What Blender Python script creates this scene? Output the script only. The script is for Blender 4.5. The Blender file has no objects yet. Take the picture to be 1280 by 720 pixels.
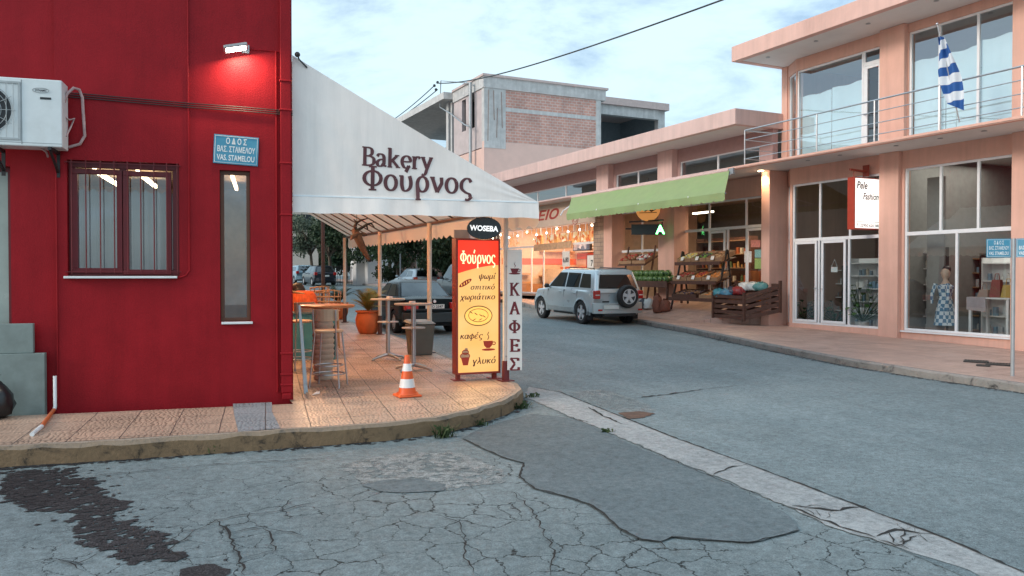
import bpy, bmesh, math, random
from mathutils import Vector, Matrix
random.seed(7)
C = bpy.context.scene.collection
sc = bpy.context.scene
R = math.radians

# ------------------------------------------------------------------ camera
YAW, PITCH, EYE, FOC = R(26.1), R(0.9), 1.55, 1000.0
cam = bpy.data.cameras.new("camera"); cam.sensor_width = 36; cam.lens = 36*FOC/1280
cam.clip_start = .05; cam.clip_end = 5000
co = bpy.data.objects.new("camera", cam); C.objects.link(co)
co.location = (0, 0, EYE); co.rotation_euler = (R(90)-PITCH, 0, -YAW)
sc.camera = co
# ------------------------------------------------------------------ sky
SUN_EL, SUN_AZ = R(22), R(268)          # azimuth clockwise from +Y: evening sun behind cloud, to the left of the camera
w = bpy.data.worlds.new("World"); sc.world = w; w.use_nodes = True
nt = w.node_tree; N = nt.nodes; L = nt.links
for n in list(N): N.remove(n)
out = N.new('ShaderNodeOutputWorld'); bg = N.new('ShaderNodeBackground'); bg.inputs[1].default_value = .12
sky = N.new('ShaderNodeTexSky'); sky.sky_type = 'NISHITA'; sky.sun_disc = False
sky.sun_elevation = SUN_EL; sky.sun_rotation = SUN_AZ; sky.air_density = 1.0; sky.dust_density = 1.6; sky.ozone_density = 2.0
tc = N.new('ShaderNodeTexCoord'); sep = N.new('ShaderNodeSeparateXYZ'); L.new(tc.outputs['Generated'], sep.inputs[0])
mx = N.new('ShaderNodeMath'); mx.operation = 'MAXIMUM'; mx.inputs[1].default_value = .06; L.new(sep.outputs[2], mx.inputs[0])
dv = N.new('ShaderNodeVectorMath'); dv.operation = 'SCALE'
iv = N.new('ShaderNodeMath'); iv.operation = 'DIVIDE'; iv.inputs[0].default_value = 1; 
ad = N.new('ShaderNodeMath'); ad.operation = 'ADD'; ad.inputs[1].default_value = .18; L.new(mx.outputs[0], ad.inputs[0])
L.new(ad.outputs[0], iv.inputs[1]); L.new(iv.outputs[0], dv.inputs['Scale']); L.new(tc.outputs['Generated'], dv.inputs[0])
def noise(nodes, links, vec, scale, det=6, rough=.55, dist=0):
    n = nodes.new('ShaderNodeTexNoise'); n.inputs['Scale'].default_value = scale; n.inputs['Detail'].default_value = det
    n.inputs['Roughness'].default_value = rough; n.inputs['Distortion'].default_value = dist
    if vec is not None: links.new(vec, n.inputs['Vector'])
    return n
def ramp(nodes, links, fac, stops, interp='LINEAR'):
    r = nodes.new('ShaderNodeValToRGB'); r.color_ramp.interpolation = interp
    e = r.color_ramp.elements
    while len(e) < len(stops): e.new(.5)
    for k, (p, c) in enumerate(stops):
        e[k].position = p; e[k].color = (*c, 1) if not isinstance(c, (int, float)) else (c, c, c, 1)
    links.new(fac, r.inputs[0]); return r
n1 = noise(N, L, dv.outputs[0], 1.7, 9, .62, .35); n2 = noise(N, L, dv.outputs[0], .55, 4, .5)
mm = N.new('ShaderNodeMath'); mm.operation = 'MULTIPLY_ADD'; mm.inputs[1].default_value = .6; L.new(n2.outputs[0], mm.inputs[0]); L.new(n1.outputs[0], mm.inputs[2])
cr = ramp(N, L, mm.outputs[0], [(.62, .0), (.95, .95)], 'EASE')
hz = N.new('ShaderNodeMapRange'); hz.inputs[1].default_value = 0; hz.inputs[2].default_value = .55; hz.inputs[3].default_value = .45; hz.inputs[4].default_value = 0
L.new(sep.outputs[2], hz.inputs[0])
mxx = N.new('ShaderNodeMath'); mxx.operation = 'MAXIMUM'; L.new(cr.outputs[0], mxx.inputs[0]); L.new(hz.outputs[0], mxx.inputs[1])
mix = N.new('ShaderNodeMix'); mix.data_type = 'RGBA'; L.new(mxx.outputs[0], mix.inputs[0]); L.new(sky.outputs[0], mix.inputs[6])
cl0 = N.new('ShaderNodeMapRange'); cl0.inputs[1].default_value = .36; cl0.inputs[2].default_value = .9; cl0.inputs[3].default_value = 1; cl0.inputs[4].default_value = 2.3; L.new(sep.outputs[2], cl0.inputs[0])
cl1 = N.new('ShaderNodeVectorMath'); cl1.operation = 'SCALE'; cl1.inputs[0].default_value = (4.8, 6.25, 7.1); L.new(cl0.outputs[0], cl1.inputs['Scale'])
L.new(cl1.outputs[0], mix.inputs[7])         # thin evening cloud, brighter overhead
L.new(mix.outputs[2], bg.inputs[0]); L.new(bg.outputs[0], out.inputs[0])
# ------------------------------------------------------------------ sun and exposure
sl = bpy.data.lights.new("sun", 'SUN'); sl.energy = 1.1; sl.angle = R(14); sl.color = (1, .93, .86)
so = bpy.data.objects.new("sun", sl); C.objects.link(so)
sd = Vector((math.sin(SUN_AZ)*math.cos(SUN_EL), math.cos(SUN_AZ)*math.cos(SUN_EL), math.sin(SUN_EL)))
so.rotation_euler = sd.to_track_quat('Z', 'Y').to_euler()
sc.view_settings.view_transform = 'Standard'; sc.view_settings.look = 'None'
sc.view_settings.exposure = 0.55; sc.view_settings.gamma = 1; sc.view_settings.use_curve_mapping = False
sc.cycles.max_bounces = 8; sc.cycles.transparent_max_bounces = 16; sc.cycles.sample_clamp_indirect = 6
sc.cycles.use_denoising = True

# ------------------------------------------------------------------ the lie of the land: the street climbs 2 % along +Y
SL = .02
def gz(y): return SL*(min(y, 78)-21)
def ray(px, py):
    u = (px-640)/FOC; v = (360-py)/FOC
    fw = math.cos(PITCH)+v*math.sin(PITCH); up = -math.sin(PITCH)+v*math.cos(PITCH)
    return Vector((fw*math.sin(YAW)+u*math.cos(YAW), fw*math.cos(YAW)-u*math.sin(YAW), up))
def G(px, py, dz=0):                     # survey: a point on the ground (dz above it)
    r = ray(px, py); t = (EYE+SL*21-dz)/(SL*r.y-r.z); return Vector((r.x*t, r.y*t, EYE+r.z*t))
def PX(px, py, X):                       # survey: a point on a facade x = X
    r = ray(px, py); t = X/r.x; return Vector((X, r.y*t, EYE+r.z*t))
def PY(px, py, Y):
    r = ray(px, py); t = Y/r.y; return Vector((r.x*t, Y, EYE+r.z*t))

# ------------------------------------------------------------------ materials
MATS = {}
def newmat(name):
    m = bpy.data.materials.new(name); m.use_nodes = True; return m, m.node_tree.nodes, m.node_tree.links, m.node_tree.nodes['Principled BSDF']
def pm(name, col, rough=.6, metal=0, var=.12, scale=6, bump=0, bscale=40, coat=0, spec=.5, dirt=None, dscale=1.2, damt=.5, coord='Object', alpha=None, streak=0):
    if name in MATS: return MATS[name]
    m, n, l, b = newmat(name)
    t = n.new('ShaderNodeTexCoord'); vec = t.outputs[coord]
    if coord == 'World':
        pass
    nz = noise(n, l, vec, scale, 5, .6)
    c0 = [max(0, c*(1-var)) for c in col]; c1 = [min(1, c*(1+var)) for c in col]
    r = ramp(n, l, nz.outputs[0], [(.3, c0), (.7, c1)])
    col_out = r.outputs[0]
    if dirt:
        dn = noise(n, l, vec, dscale, 8, .65, .4)
        dr = ramp(n, l, dn.outputs[0], [(.5, 0), (.72, damt)])
        mxn = n.new('ShaderNodeMix'); mxn.data_type = 'RGBA'; l.new(dr.outputs[0], mxn.inputs[0]); l.new(col_out, mxn.inputs[6]); mxn.inputs[7].default_value = (*dirt, 1)
        col_out = mxn.outputs[2]
    if streak:
        ge = n.new('ShaderNodeNewGeometry'); mp = n.new('ShaderNodeMapping'); mp.inputs['Scale'].default_value = (3.2,3.2,.22); l.new(ge.outputs['Position'], mp.inputs[0]); sn = noise(n, l, mp.outputs[0], 1.6, 7, .7); sr = ramp(n, l, sn.outputs[0], [(.42, 1), (.72, 1-streak)])
        ms = n.new('ShaderNodeMix'); ms.data_type = 'RGBA'; ms.blend_type = 'MULTIPLY'; ms.inputs[0].default_value = 1; l.new(col_out, ms.inputs[6]); l.new(sr.outputs[0], ms.inputs[7]); col_out = ms.outputs[2]
    l.new(col_out, b.inputs['Base Color'])
    rr = n.new('ShaderNodeMapRange'); rr.inputs[3].default_value = max(.02, rough-.08); rr.inputs[4].default_value = min(1, rough+.08)
    l.new(nz.outputs[0], rr.inputs[0]); l.new(rr.outputs[0], b.inputs['Roughness'])
    b.inputs['Metallic'].default_value = metal; b.inputs['Coat Weight'].default_value = coat; b.inputs['Coat Roughness'].default_value = .05
    b.inputs['Specular IOR Level'].default_value = spec
    if bump:
        bn = noise(n, l, vec, bscale, 6, .6); bp = n.new('ShaderNodeBump'); bp.inputs['Strength'].default_value = bump; bp.inputs['Distance'].default_value = .02
        l.new(bn.outputs[0], bp.inputs['Height']); l.new(bp.outputs[0], b.inputs['Normal'])
    MATS[name] = m; return m
def em(name, col, s):
    if name in MATS: return MATS[name]
    m, n, l, b = newmat(name); b.inputs['Base Color'].default_value = (*[c*.8 for c in col], 1)
    b.inputs['Emission Color'].default_value = (*col, 1); b.inputs['Emission Strength'].default_value = s; b.inputs['Roughness'].default_value = .4
    MATS[name] = m; return m
def glass(name, tint, refl, rough=.015, wob=.0):
    if name in MATS: return MATS[name]
    m, n, l, b = newmat(name); n.remove(b)
    o = n['Material Output']; tr = n.new('ShaderNodeBsdfTransparent'); tr.inputs[0].default_value = (*tint, 1)
    g = n.new('ShaderNodeBsdfGlossy'); g.inputs['Roughness'].default_value = rough; g.inputs[0].default_value = (.92, .97, 1, 1)
    ge = n.new('ShaderNodeNewGeometry'); dt_ = n.new('ShaderNodeVectorMath'); dt_.operation = 'DOT_PRODUCT'; l.new(ge.outputs['Incoming'], dt_.inputs[0]); l.new(ge.outputs['True Normal'], dt_.inputs[1])
    ab = n.new('ShaderNodeMath'); ab.operation = 'ABSOLUTE'; l.new(dt_.outputs['Value'], ab.inputs[0]); om = n.new('ShaderNodeMath'); om.operation = 'SUBTRACT'; om.inputs[0].default_value = 1; l.new(ab.outputs[0], om.inputs[1])
    pw5 = n.new('ShaderNodeMath'); pw5.operation = 'POWER'; pw5.inputs[1].default_value = 5; l.new(om.outputs[0], pw5.inputs[0])
    mr = n.new('ShaderNodeMath'); mr.operation = 'MULTIPLY_ADD'; mr.use_clamp = True; mr.inputs[1].default_value = .9; mr.inputs[2].default_value = refl+.04; l.new(pw5.outputs[0], mr.inputs[0])
    s = n.new('ShaderNodeMixShader'); l.new(mr.outputs[0], s.inputs[0]); l.new(tr.outputs[0], s.inputs[1]); l.new(g.outputs[0], s.inputs[2]); l.new(s.outputs[0], o.inputs[0])
    if wob:
        t = n.new('ShaderNodeTexCoord'); nz = noise(n, l, t.outputs['Object'], 1.3, 2, .4); bp = n.new('ShaderNodeBump'); bp.inputs['Strength'].default_value = wob; bp.inputs['Distance'].default_value = .02
        l.new(nz.outputs[0], bp.inputs['Height']); l.new(bp.outputs[0], g.inputs['Normal'])
    MATS[name] = m; return m
def leafmat(name, c0, c1):
    if name in MATS: return MATS[name]
    m, n, l, b = newmat(name); t = n.new('ShaderNodeTexCoord')
    nz = noise(n, l, t.outputs['Object'], 2.2, 4, .6); nf = noise(n, l, t.outputs['Object'], 30, 2, .6)
    a = n.new('ShaderNodeMath'); a.operation = 'MULTIPLY_ADD'; a.inputs[1].default_value = .5; l.new(nf.outputs[0], a.inputs[0]); l.new(nz.outputs[0], a.inputs[2])
    r = ramp(n, l, a.outputs[0], [(.5, c0), (1.0, c1)]); l.new(r.outputs[0], b.inputs['Base Color']); b.inputs['Roughness'].default_value = .6
    b.inputs['Specular IOR Level'].default_value = .3
    MATS[name] = m; return m

# ------------------------------------------------------------------ mesh builder and object helpers
class MB:
    def __init__(s, M=None): s.v = []; s.f = []; s.M = M; s.mi = []; s.cur = 0
    def add(s, p):
        p = Vector(p); s.v.append(s.M @ p if s.M else p); return len(s.v)-1
    def face(s, ids): s.f.append(tuple(ids)); s.mi.append(s.cur)
    def poly(s, pts): s.face([s.add(p) for p in pts]); return s
    def box(s, x0, x1, y0, y1, z0, z1):
        i = [s.add(p) for p in ((x0,y0,z0),(x1,y0,z0),(x1,y1,z0),(x0,y1,z0),(x0,y0,z1),(x1,y0,z1),(x1,y1,z1),(x0,y1,z1))]
        for q in ((3,2,1,0),(4,5,6,7),(0,1,5,4),(1,2,6,5),(2,3,7,6),(3,0,4,7)): s.face([i[k] for k in q])
        return s
    def hexa(s, b, t):
        i = [s.add(p) for p in b]; j = [s.add(p) for p in t]; n = len(b)
        s.face(i[::-1]); s.face(j)
        for k in range(n): s.face((i[k], i[(k+1) % n], j[(k+1) % n], j[k]))
        return s
    def prism(s, pts, d):                # polygon extruded along vector d
        d = Vector(d); return s.hexa([Vector(p) for p in pts], [Vector(p)+d for p in pts])
    def bar(s, a, b, w, h=None):         # square bar from a to b
        a = Vector(a); b = Vector(b); h = h or w; d = (b-a).normalized()
        x = d.cross(Vector((0,0,1))); x = Vector((1,0,0)) if x.length < 1e-4 else x.normalized(); y = x.cross(d)
        q = [x*(w/2)*i+y*(h/2)*j for i, j in ((-1,-1),(1,-1),(1,1),(-1,1))]
        return s.hexa([a+k for k in q], [b+k for k in q])
    def tube(s, pts, r, seg=8, cap=True):
        pts = [Vector(p) for p in pts]; rs = r if isinstance(r, (list, tuple)) else [r]*len(pts); rings = []
        up = None
        for k, p in enumerate(pts):
            d = ((pts[min(k+1, len(pts)-1)]-p).normalized()+(p-pts[max(k-1, 0)]).normalized())
            d = d.normalized() if d.length > 1e-6 else Vector((0,0,1))
            x = (up - d*up.dot(d)) if up is not None else d.orthogonal()
            x = x.normalized() if x.length > 1e-5 else d.orthogonal().normalized(); up = x; y = d.cross(x)
            rings.append([s.add(p+(x*math.cos(a)+y*math.sin(a))*rs[k]) for a in [2*math.pi*j/seg for j in range(seg)]])
        for a, b in zip(rings, rings[1:]):
            for j in range(seg): s.face((a[j], a[(j+1) % seg], b[(j+1) % seg], b[j]))
        if cap: s.face(rings[0][::-1]); s.face(rings[-1])
        return s
    def lathe(s, prof, c=(0,0,0), seg=24, ax=None, cap=True):   # prof: (r, z)
        c = Vector(c); rings = []; q = Vector((0,0,1)).rotation_difference(Vector(ax)).to_matrix() if ax else None
        for r, z in prof:
            ring = []
            for j in range(seg):
                a = 2*math.pi*j/seg; p = Vector((r*math.cos(a), r*math.sin(a), z)); p = q @ p if q else p
                ring.append(s.add(c+p))
            rings.append(ring)
        for a, b in zip(rings, rings[1:]):
            for j in range(seg): s.face((a[j], a[(j+1) % seg], b[(j+1) % seg], b[j]))
        if cap: s.face(rings[0][::-1]); s.face(rings[-1])
        return s
    def ball(s, c, r, seg=10, sq=(1,1,1)):
        c = Vector(c); rings = []
        for i in range(1, seg//2+1):
            t = math.pi*i/(seg//2+1)
            rings.append([s.add(c+Vector((sq[0]*r*math.sin(t)*math.cos(2*math.pi*j/seg), sq[1]*r*math.sin(t)*math.sin(2*math.pi*j/seg), sq[2]*r*math.cos(t)))) for j in range(seg)])
        for a, b in zip(rings, rings[1:]):
            for j in range(seg): s.face((a[(j+1) % seg], a[j], b[j], b[(j+1) % seg]))
        s.face(rings[0]); s.face(rings[-1][::-1]); return s
    def wall(s, u0, u1, z0, z1, holes, v0, v1):   # wall in the (u, z) plane with openings (a, b, c, d)
        us = sorted({u0, u1, *[h[0] for h in holes], *[h[1] for h in holes]}); zs = sorted({z0, z1, *[h[2] for h in holes], *[h[3] for h in holes]})
        us = [u for u in us if u0 <= u <= u1]; zs = [z for z in zs if z0 <= z <= z1]
        def solid(i, j):
            if i < 0 or j < 0 or i >= len(us)-1 or j >= len(zs)-1: return False
            cu = (us[i]+us[i+1])/2; cz = (zs[j]+zs[j+1])/2
            return not any(h[0] < cu < h[1] and h[2] < cz < h[3] for h in holes)
        for i in range(len(us)-1):
            for j in range(len(zs)-1):
                if not solid(i, j): continue
                a, b, c, d = us[i], us[i+1], zs[j], zs[j+1]
                s.poly([(a,v0,c),(b,v0,c),(b,v0,d),(a,v0,d)]); s.poly([(b,v1,c),(a,v1,c),(a,v1,d),(b,v1,d)])
                if not solid(i-1, j): s.poly([(a,v1,c),(a,v0,c),(a,v0,d),(a,v1,d)])
                if not solid(i+1, j): s.poly([(b,v0,c),(b,v1,c),(b,v1,d),(b,v0,d)])
                if not solid(i, j-1): s.poly([(a,v1,c),(b,v1,c),(b,v0,c),(a,v0,c)])
                if not solid(i, j+1): s.poly([(a,v0,d),(b,v0,d),(b,v1,d),(a,v1,d)])
        return s
    def build(s, name, mat, parent=None, smooth=False, bevel=0, local=False, merge=False, kind=None):
        me = bpy.data.meshes.new(name)
        org = Vector((0,0,0))
        if parent is None and s.v and not local:
            n = len(s.v); org = Vector((sum(v.x for v in s.v)/n, sum(v.y for v in s.v)/n, min(v.z for v in s.v)))
        elif parent is not None and not local:
            p = parent
            while p.parent: p = p.parent
            org = p.location.copy()
        me.from_pydata([tuple(v-org) for v in s.v], [], s.f)
        for m in (mat if isinstance(mat, (list, tuple)) else [mat]): me.materials.append(m)
        me.polygons.foreach_set('material_index', s.mi)
        if merge:
            bm = bmesh.new(); bm.from_mesh(me); bmesh.ops.remove_doubles(bm, verts=bm.verts, dist=1e-4); bmesh.ops.recalc_face_normals(bm, faces=bm.faces); bm.to_mesh(me); bm.free()
        if smooth:
            me.polygons.foreach_set('use_smooth', [True]*len(me.polygons))
            me.set_sharp_from_angle(angle=R(smooth if smooth is not True else 40))
        o = bpy.data.objects.new(name, me); C.objects.link(o)
        if parent is not None: o.parent = parent
        else: o.location = org
        if bevel:
            b = o.modifiers.new('b', 'BEVEL'); b.width = bevel; b.segments = 2; b.limit_method = 'ANGLE'; b.angle_limit = R(35)
        if kind: o['kind'] = kind
        return o
def thing(name, label, cat, loc=(0,0,0), rz=0, group=None):
    o = bpy.data.objects.new(name, None); C.objects.link(o); o.location = loc; o.rotation_euler = (0,0,rz); o.empty_display_size = .2
    o['label'] = label; o['category'] = cat
    if group: o['group'] = group
    return o
def tag(o, label, cat, group=None, kind=None):
    o['label'] = label; o['category'] = cat
    if group: o['group'] = group
    if kind: o['kind'] = kind
    return o
def struct(o): o['kind'] = 'structure'; return o
def dup(root, loc, rz=0, label=None, group=None, scale=None):
    r = root.copy(); C.objects.link(r); r.location = loc; r.rotation_euler = (0,0,rz)
    if scale: r.scale = scale
    if label: r['label'] = label
    if group: r['group'] = group
    for ch in list(root.children):
        c = ch.copy(); C.objects.link(c); c.parent = r
        for g in list(ch.children):
            d = g.copy(); C.objects.link(d); d.parent = c
    return r
def frame(o, xd, yd):                    # matrix: local x -> xd, local y -> yd, z up from their cross product
    xd = Vector(xd).normalized(); yd = Vector(yd).normalized(); zd = xd.cross(yd)
    M = Matrix((xd, yd, zd)).transposed().to_4x4(); M.translation = Vector(o); return M
def text(name, s, size, mat, parent, M, weight=0, shear=0, align='LEFT', width=None, local=False, part_top=None):
    cu = bpy.data.curves.new('t', 'FONT'); cu.body = s; cu.size = size; cu.offset = weight*size; cu.shear = shear; cu.align_x = align; cu.resolution_u = 3
    o = bpy.data.objects.new('t', cu); C.objects.link(o); bpy.context.view_layer.update()
    me = bpy.data.meshes.new_from_object(o.evaluated_get(bpy.context.evaluated_depsgraph_get()))
    xs = [v.co.x for v in me.vertices]; k = width/(max(xs)-min(xs)) if width else 1
    b = MB(M); 
    for v in me.vertices: b.add((v.co.x*k, v.co.y, 0))
    for p in me.polygons: b.face(p.vertices)
    bpy.data.objects.remove(o); bpy.data.curves.remove(cu)
    return b.build(name, mat, parent, local=local)
# --- a broad-nib serif hand for the painted lettering
def ell(cx, cy, rx, ry, n=22): return [(cx+rx*math.cos(2*math.pi*k/n+.6), cy+ry*math.sin(2*math.pi*k/n+.6)) for k in range(n+1)]
def cr_spline(p, n=6):
    q = [p[0]]+list(p)+[p[-1]]; o = []
    for i in range(1, len(q)-2):
        for k in range(n):
            t = k/n; o.append(tuple(.5*((2*q[i][a])+(-q[i-1][a]+q[i+1][a])*t+(2*q[i-1][a]-5*q[i][a]+4*q[i+1][a]-q[i+2][a])*t*t+(-q[i-1][a]+3*q[i][a]-3*q[i+1][a]+q[i+2][a])*t**3) for a in (0, 1)))
    return o+[p[-1]]
def S(*p): return cr_spline(p)
def Ln(*p): return list(p)
def H(x0, x1, y): return ('H', x0, x1, y)
ACC = lambda x: Ln((x, 1.2), (x+.2, 1.58))
GL = {
 'B': (1.12, [Ln((.25,0),(.25,1.45)), S((.25,1.4),(.6,1.4),(.82,1.25),(.82,.95),(.6,.78),(.25,.76)), S((.25,.76),(.7,.74),(.98,.55),(.95,.2),(.65,.05),(.25,.05)), H(.02,.4,.03), H(.02,.4,1.42)]),
 'a': (.98, [S((.15,.78),(.3,.96),(.55,.95),(.7,.75),(.7,.2)), Ln((.7,.5),(.7,.1),(.92,.05)), S((.7,.58),(.35,.52),(.15,.3),(.25,.06),(.5,.06),(.7,.3))]),
 'k': (1.1, [Ln((.22,0),(.22,1.5)), Ln((.82,.93),(.3,.45)), Ln((.42,.58),(.9,.04)), H(.02,.42,.03), H(.02,.3,1.47), H(.62,1.0,.95), H(.72,1.08,.03)]),
 'e': (.95, [S((.2,.52),(.8,.55),(.75,.85),(.5,.97),(.22,.8),(.14,.45),(.3,.1),(.55,.03),(.82,.2))]),
 'r': (.78, [Ln((.22,0),(.22,.97)), S((.22,.6),(.35,.88),(.55,.96),(.7,.84)), H(.02,.46,.03), H(.02,.3,.94)]),
 'y': (1.0, [Ln((.15,.97),(.5,.1)), S((.88,.97),(.55,.15),(.4,-.3),(.22,-.45),(.08,-.38)), H(0,.36,.95), H(.68,1.02,.95)]),
 'Φ': (1.45, [Ln((.72,0),(.72,1.45)), ell(.72,.72,.56,.44), H(.46,.98,.03), H(.46,.98,1.42)]),
 'ο': (1.02, [ell(.5,.5,.37,.46)]), 'ό': (1.02, [ell(.5,.5,.37,.46), ACC(.45)]),
 'ύ': (1.1, [S((.24,.95),(.24,.4),(.34,.1),(.55,.05),(.8,.25),(.86,.6),(.76,.97)), H(.05,.34,.95), ACC(.5)]),
 'ρ': (1.08, [ell(.56,.5,.35,.46), Ln((.21,.55),(.21,-.5)), H(.03,.4,-.48)]),
 'ν': (1.02, [Ln((.15,.97),(.5,.05)), Ln((.5,.05),(.82,.6),(.8,.97)), H(0,.34,.95)]),
 'ς': (1.0, [S((.85,.75),(.7,.95),(.45,.95),(.2,.7),(.2,.35),(.45,.12),(.74,.0),(.78,-.22),(.55,-.4),(.38,-.34))]),
 'ψ': (1.25, [S((.15,.97),(.18,.4),(.35,.08),(.6,.03),(.9,.12),(1.06,.5),(1.0,.97)), Ln((.6,1.25),(.6,-.5))]),
 'ω': (1.28, [S((.32,.95),(.15,.6),(.18,.2),(.38,.05),(.58,.3),(.62,.6),(.66,.3),(.86,.05),(1.06,.2),(1.1,.6),(.92,.95))]),
 'μ': (1.08, [Ln((.2,.97),(.2,-.5)), S((.2,.4),(.32,.08),(.55,.06),(.78,.3),(.8,.97)), Ln((.8,.97),(.82,.06),(1.0,.06))]),
 'ί': (.6, [S((.22,.97),(.22,.25),(.32,.05),(.5,.1)), ACC(.2)]), 'ι': (.58, [S((.22,.97),(.22,.25),(.32,.05),(.5,.1))]),
 'σ': (1.1, [ell(.48,.46,.36,.44), Ln((.48,.92),(1.02,.92))]),
 'π': (1.15, [Ln((.05,.92),(1.08,.92)), Ln((.32,.92),(.28,.0)), Ln((.78,.92),(.8,.1),(.95,.04))]),
 'τ': (.92, [Ln((.05,.92),(.88,.92)), S((.44,.92),(.43,.25),(.52,.05),(.68,.08))]),
 'κ': (1.0, [Ln((.2,.97),(.2,.0)), Ln((.8,.95),(.25,.45)), Ln((.38,.56),(.88,.02))]),
 'χ': (1.0, [Ln((.12,.97),(.88,-.45)), Ln((.88,.97),(.1,-.45))]),
 'α': (1.05, [ell(.42,.48,.32,.46), S((.82,.97),(.78,.3),(.86,.06),(1.0,.1))]), 'ά': (1.05, [ell(.42,.48,.32,.46), S((.82,.97),(.78,.3),(.86,.06),(1.0,.1)), ACC(.42)]),
 'φ': (1.25, [ell(.6,.48,.48,.46), Ln((.6,1.2),(.6,-.5))]),
 'έ': (.92, [S((.78,.78),(.5,.96),(.22,.85),(.27,.6),(.5,.53)), S((.5,.53),(.18,.45),(.14,.2),(.4,.03),(.8,.18)), ACC(.42)]),
 'γ': (.98, [Ln((.1,.95),(.46,.1)), S((.86,.97),(.6,.4),(.46,-.1),(.4,-.4),(.5,-.48),(.58,-.3),(.5,.1))]),
 'λ': (1.02, [S((.15,1.42),(.3,1.38),(.5,.9),(.82,.1),(.98,.05)), Ln((.52,.8),(.12,.02))]),
 'υ': (1.05, [S((.2,.97),(.22,.35),(.34,.08),(.55,.05),(.8,.25),(.86,.6),(.76,.97))]),
 'Κ': (1.4, [Ln((.3,0),(.3,1.45)), Ln((1.05,1.42),(.35,.7)), Ln((.55,.9),(1.15,.03)), H(.05,.58,.03), H(.05,.58,1.42), H(.85,1.3,1.42), H(.92,1.38,.03)]),
 'Α': (1.4, [Ln((.2,.03),(.7,1.42)), Ln((.68,1.42),(1.18,.03)), Ln((.38,.5),(1.0,.5)), H(.0,.42,.03), H(.92,1.42,.03)]),
 'Ε': (1.2, [Ln((.3,0),(.3,1.45)), Ln((.3,1.38),(1.02,1.38)), Ln((.3,.73),(.85,.73)), Ln((.3,.06),(1.05,.06)), H(.05,.4,.03), H(.05,.4,1.42), Ln((1.02,1.42),(1.02,1.12)), Ln((1.05,.03),(1.08,.36)), Ln((.85,.9),(.85,.56))]),
 'Σ': (1.25, [Ln((.15,1.4),(.65,.75)), Ln((.65,.75),(.12,.06)), Ln((.12,1.38),(1.02,1.38)), Ln((.12,.06),(1.08,.06)), Ln((1.02,1.42),(1.04,1.1)), Ln((1.08,.03),(1.12,.38))]),
}
def serif(name, s, xh, mat, parent, M, a=.125, b=.05, width=None, shear=0, local=False, center=False):
    adv = sum(GL[c][0] if c != ' ' else .6 for c in s); k = xh; kx = (width/adv) if width else xh
    mb = MB(M); x0 = -adv/2 if center else 0; lay = 0
    for ch in s:
        if ch == ' ': x0 += .6; continue
        ad_, strokes = GL[ch]
        for st in strokes:
            lay += 1; zz = .0004*(lay % 7)
            T = lambda x, y: ((x0+x+shear*y)*kx, y*k, zz)
            if st[0] == 'H':
                _, xa, xb, y = st; mb.poly([T(xa,y-.05),T(xb,y-.05),T(xb,y+.05),T(xa,y+.05)]); continue
            ls = []; rs = []
            for i, p in enumerate(st):
                q0 = st[max(i-1, 0)]; q1 = st[min(i+1, len(st)-1)]
                if len(st) > 12 and st[0] == st[-1] and i in (0, len(st)-1): q0, q1 = st[-2], st[1]
                dx, dy = q1[0]-q0[0], q1[1]-q0[1]; d = math.hypot(dx, dy) or 1; nx, ny = -dy/d, dx/d
                h = math.sqrt((a*nx)**2+(b*ny)**2)
                ls.append(mb.add(T(p[0]+nx*h, p[1]+ny*h))); rs.append(mb.add(T(p[0]-nx*h, p[1]-ny*h)))
            for i in range(len(st)-1): mb.face((rs[i], rs[i+1], ls[i+1], ls[i]))
        x0 += ad_
    return mb.build(name, mat, parent, local=local)

# common materials
M_red = pm('red_render', (.30,.010,.016), .5, var=.10, scale=2.5, bump=.2, bscale=60, dirt=(.21,.007,.011), dscale=.7, damt=.5, streak=.16, spec=.15)
M_redtrim = pm('dark_red_paint', (.13,.006,.010), .45, var=.15)
M_white = pm('white_paint', (.72,.74,.74), .4, var=.05)
M_alu = pm('white_aluminium', (.78,.79,.80), .35, var=.04)
M_steel = pm('brushed_steel', (.52,.53,.54), .33, metal=.85, var=.1, scale=14)
M_dark = pm('dark_plastic', (.02,.02,.022), .5, var=.2)
M_black = pm('black_rubber', (.015,.015,.016), .75, var=.3, scale=20, bump=.1)
M_peach = pm('peach_render', (.74,.43,.335), .7, var=.06, scale=1.6, bump=.08, bscale=90, dirt=(.63,.35,.265), dscale=.5, damt=.5, streak=.13)
M_pinkpale = pm('pale_pink_render', (.68,.47,.42), .75, var=.06, scale=1.6, bump=.06, bscale=90, dirt=(.46,.32,.30), dscale=.45, damt=.5, streak=.16)
M_soffit = pm('white_soffit', (.70,.69,.66), .75, var=.04, scale=2, dirt=(.55,.54,.52), dscale=.4, damt=.4)
M_conc = pm('bare_concrete', (.56,.545,.53), .85, var=.14, scale=3, bump=.25, bscale=30, dirt=(.40,.39,.38), dscale=.8, damt=.5, streak=.22)
M_glassup = glass('reflective_glass', (.80,.90,.92), .22, .012, .05)
M_glass = glass('shop_glass', (.80,.86,.86), .10, .01, .04)
M_glassdark = glass('tinted_car_glass', (.12,.14,.15), .10, .01)
M_fabric = pm('white_pvc_fabric', (.91,.815,.755), .55, var=.03, scale=2, bump=.25, bscale=3.5, dirt=(.70,.66,.62), dscale=.8, damt=.5, streak=.12)
M_text = pm('burgundy_lettering', (.10,.028,.032), .6, var=.2)
M_wood = pm('varnished_wood', (.50,.27,.12), .4, var=.2, scale=9)
M_terra = pm('terracotta', (.46,.115,.03), .7, var=.15, scale=5, bump=.1)
M_teal = pm('teal_paint', (.06,.25,.30), .5, var=.1)
M_iron = pm('dark_iron', (.03,.028,.028), .5, metal=.3, var=.2)
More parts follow.
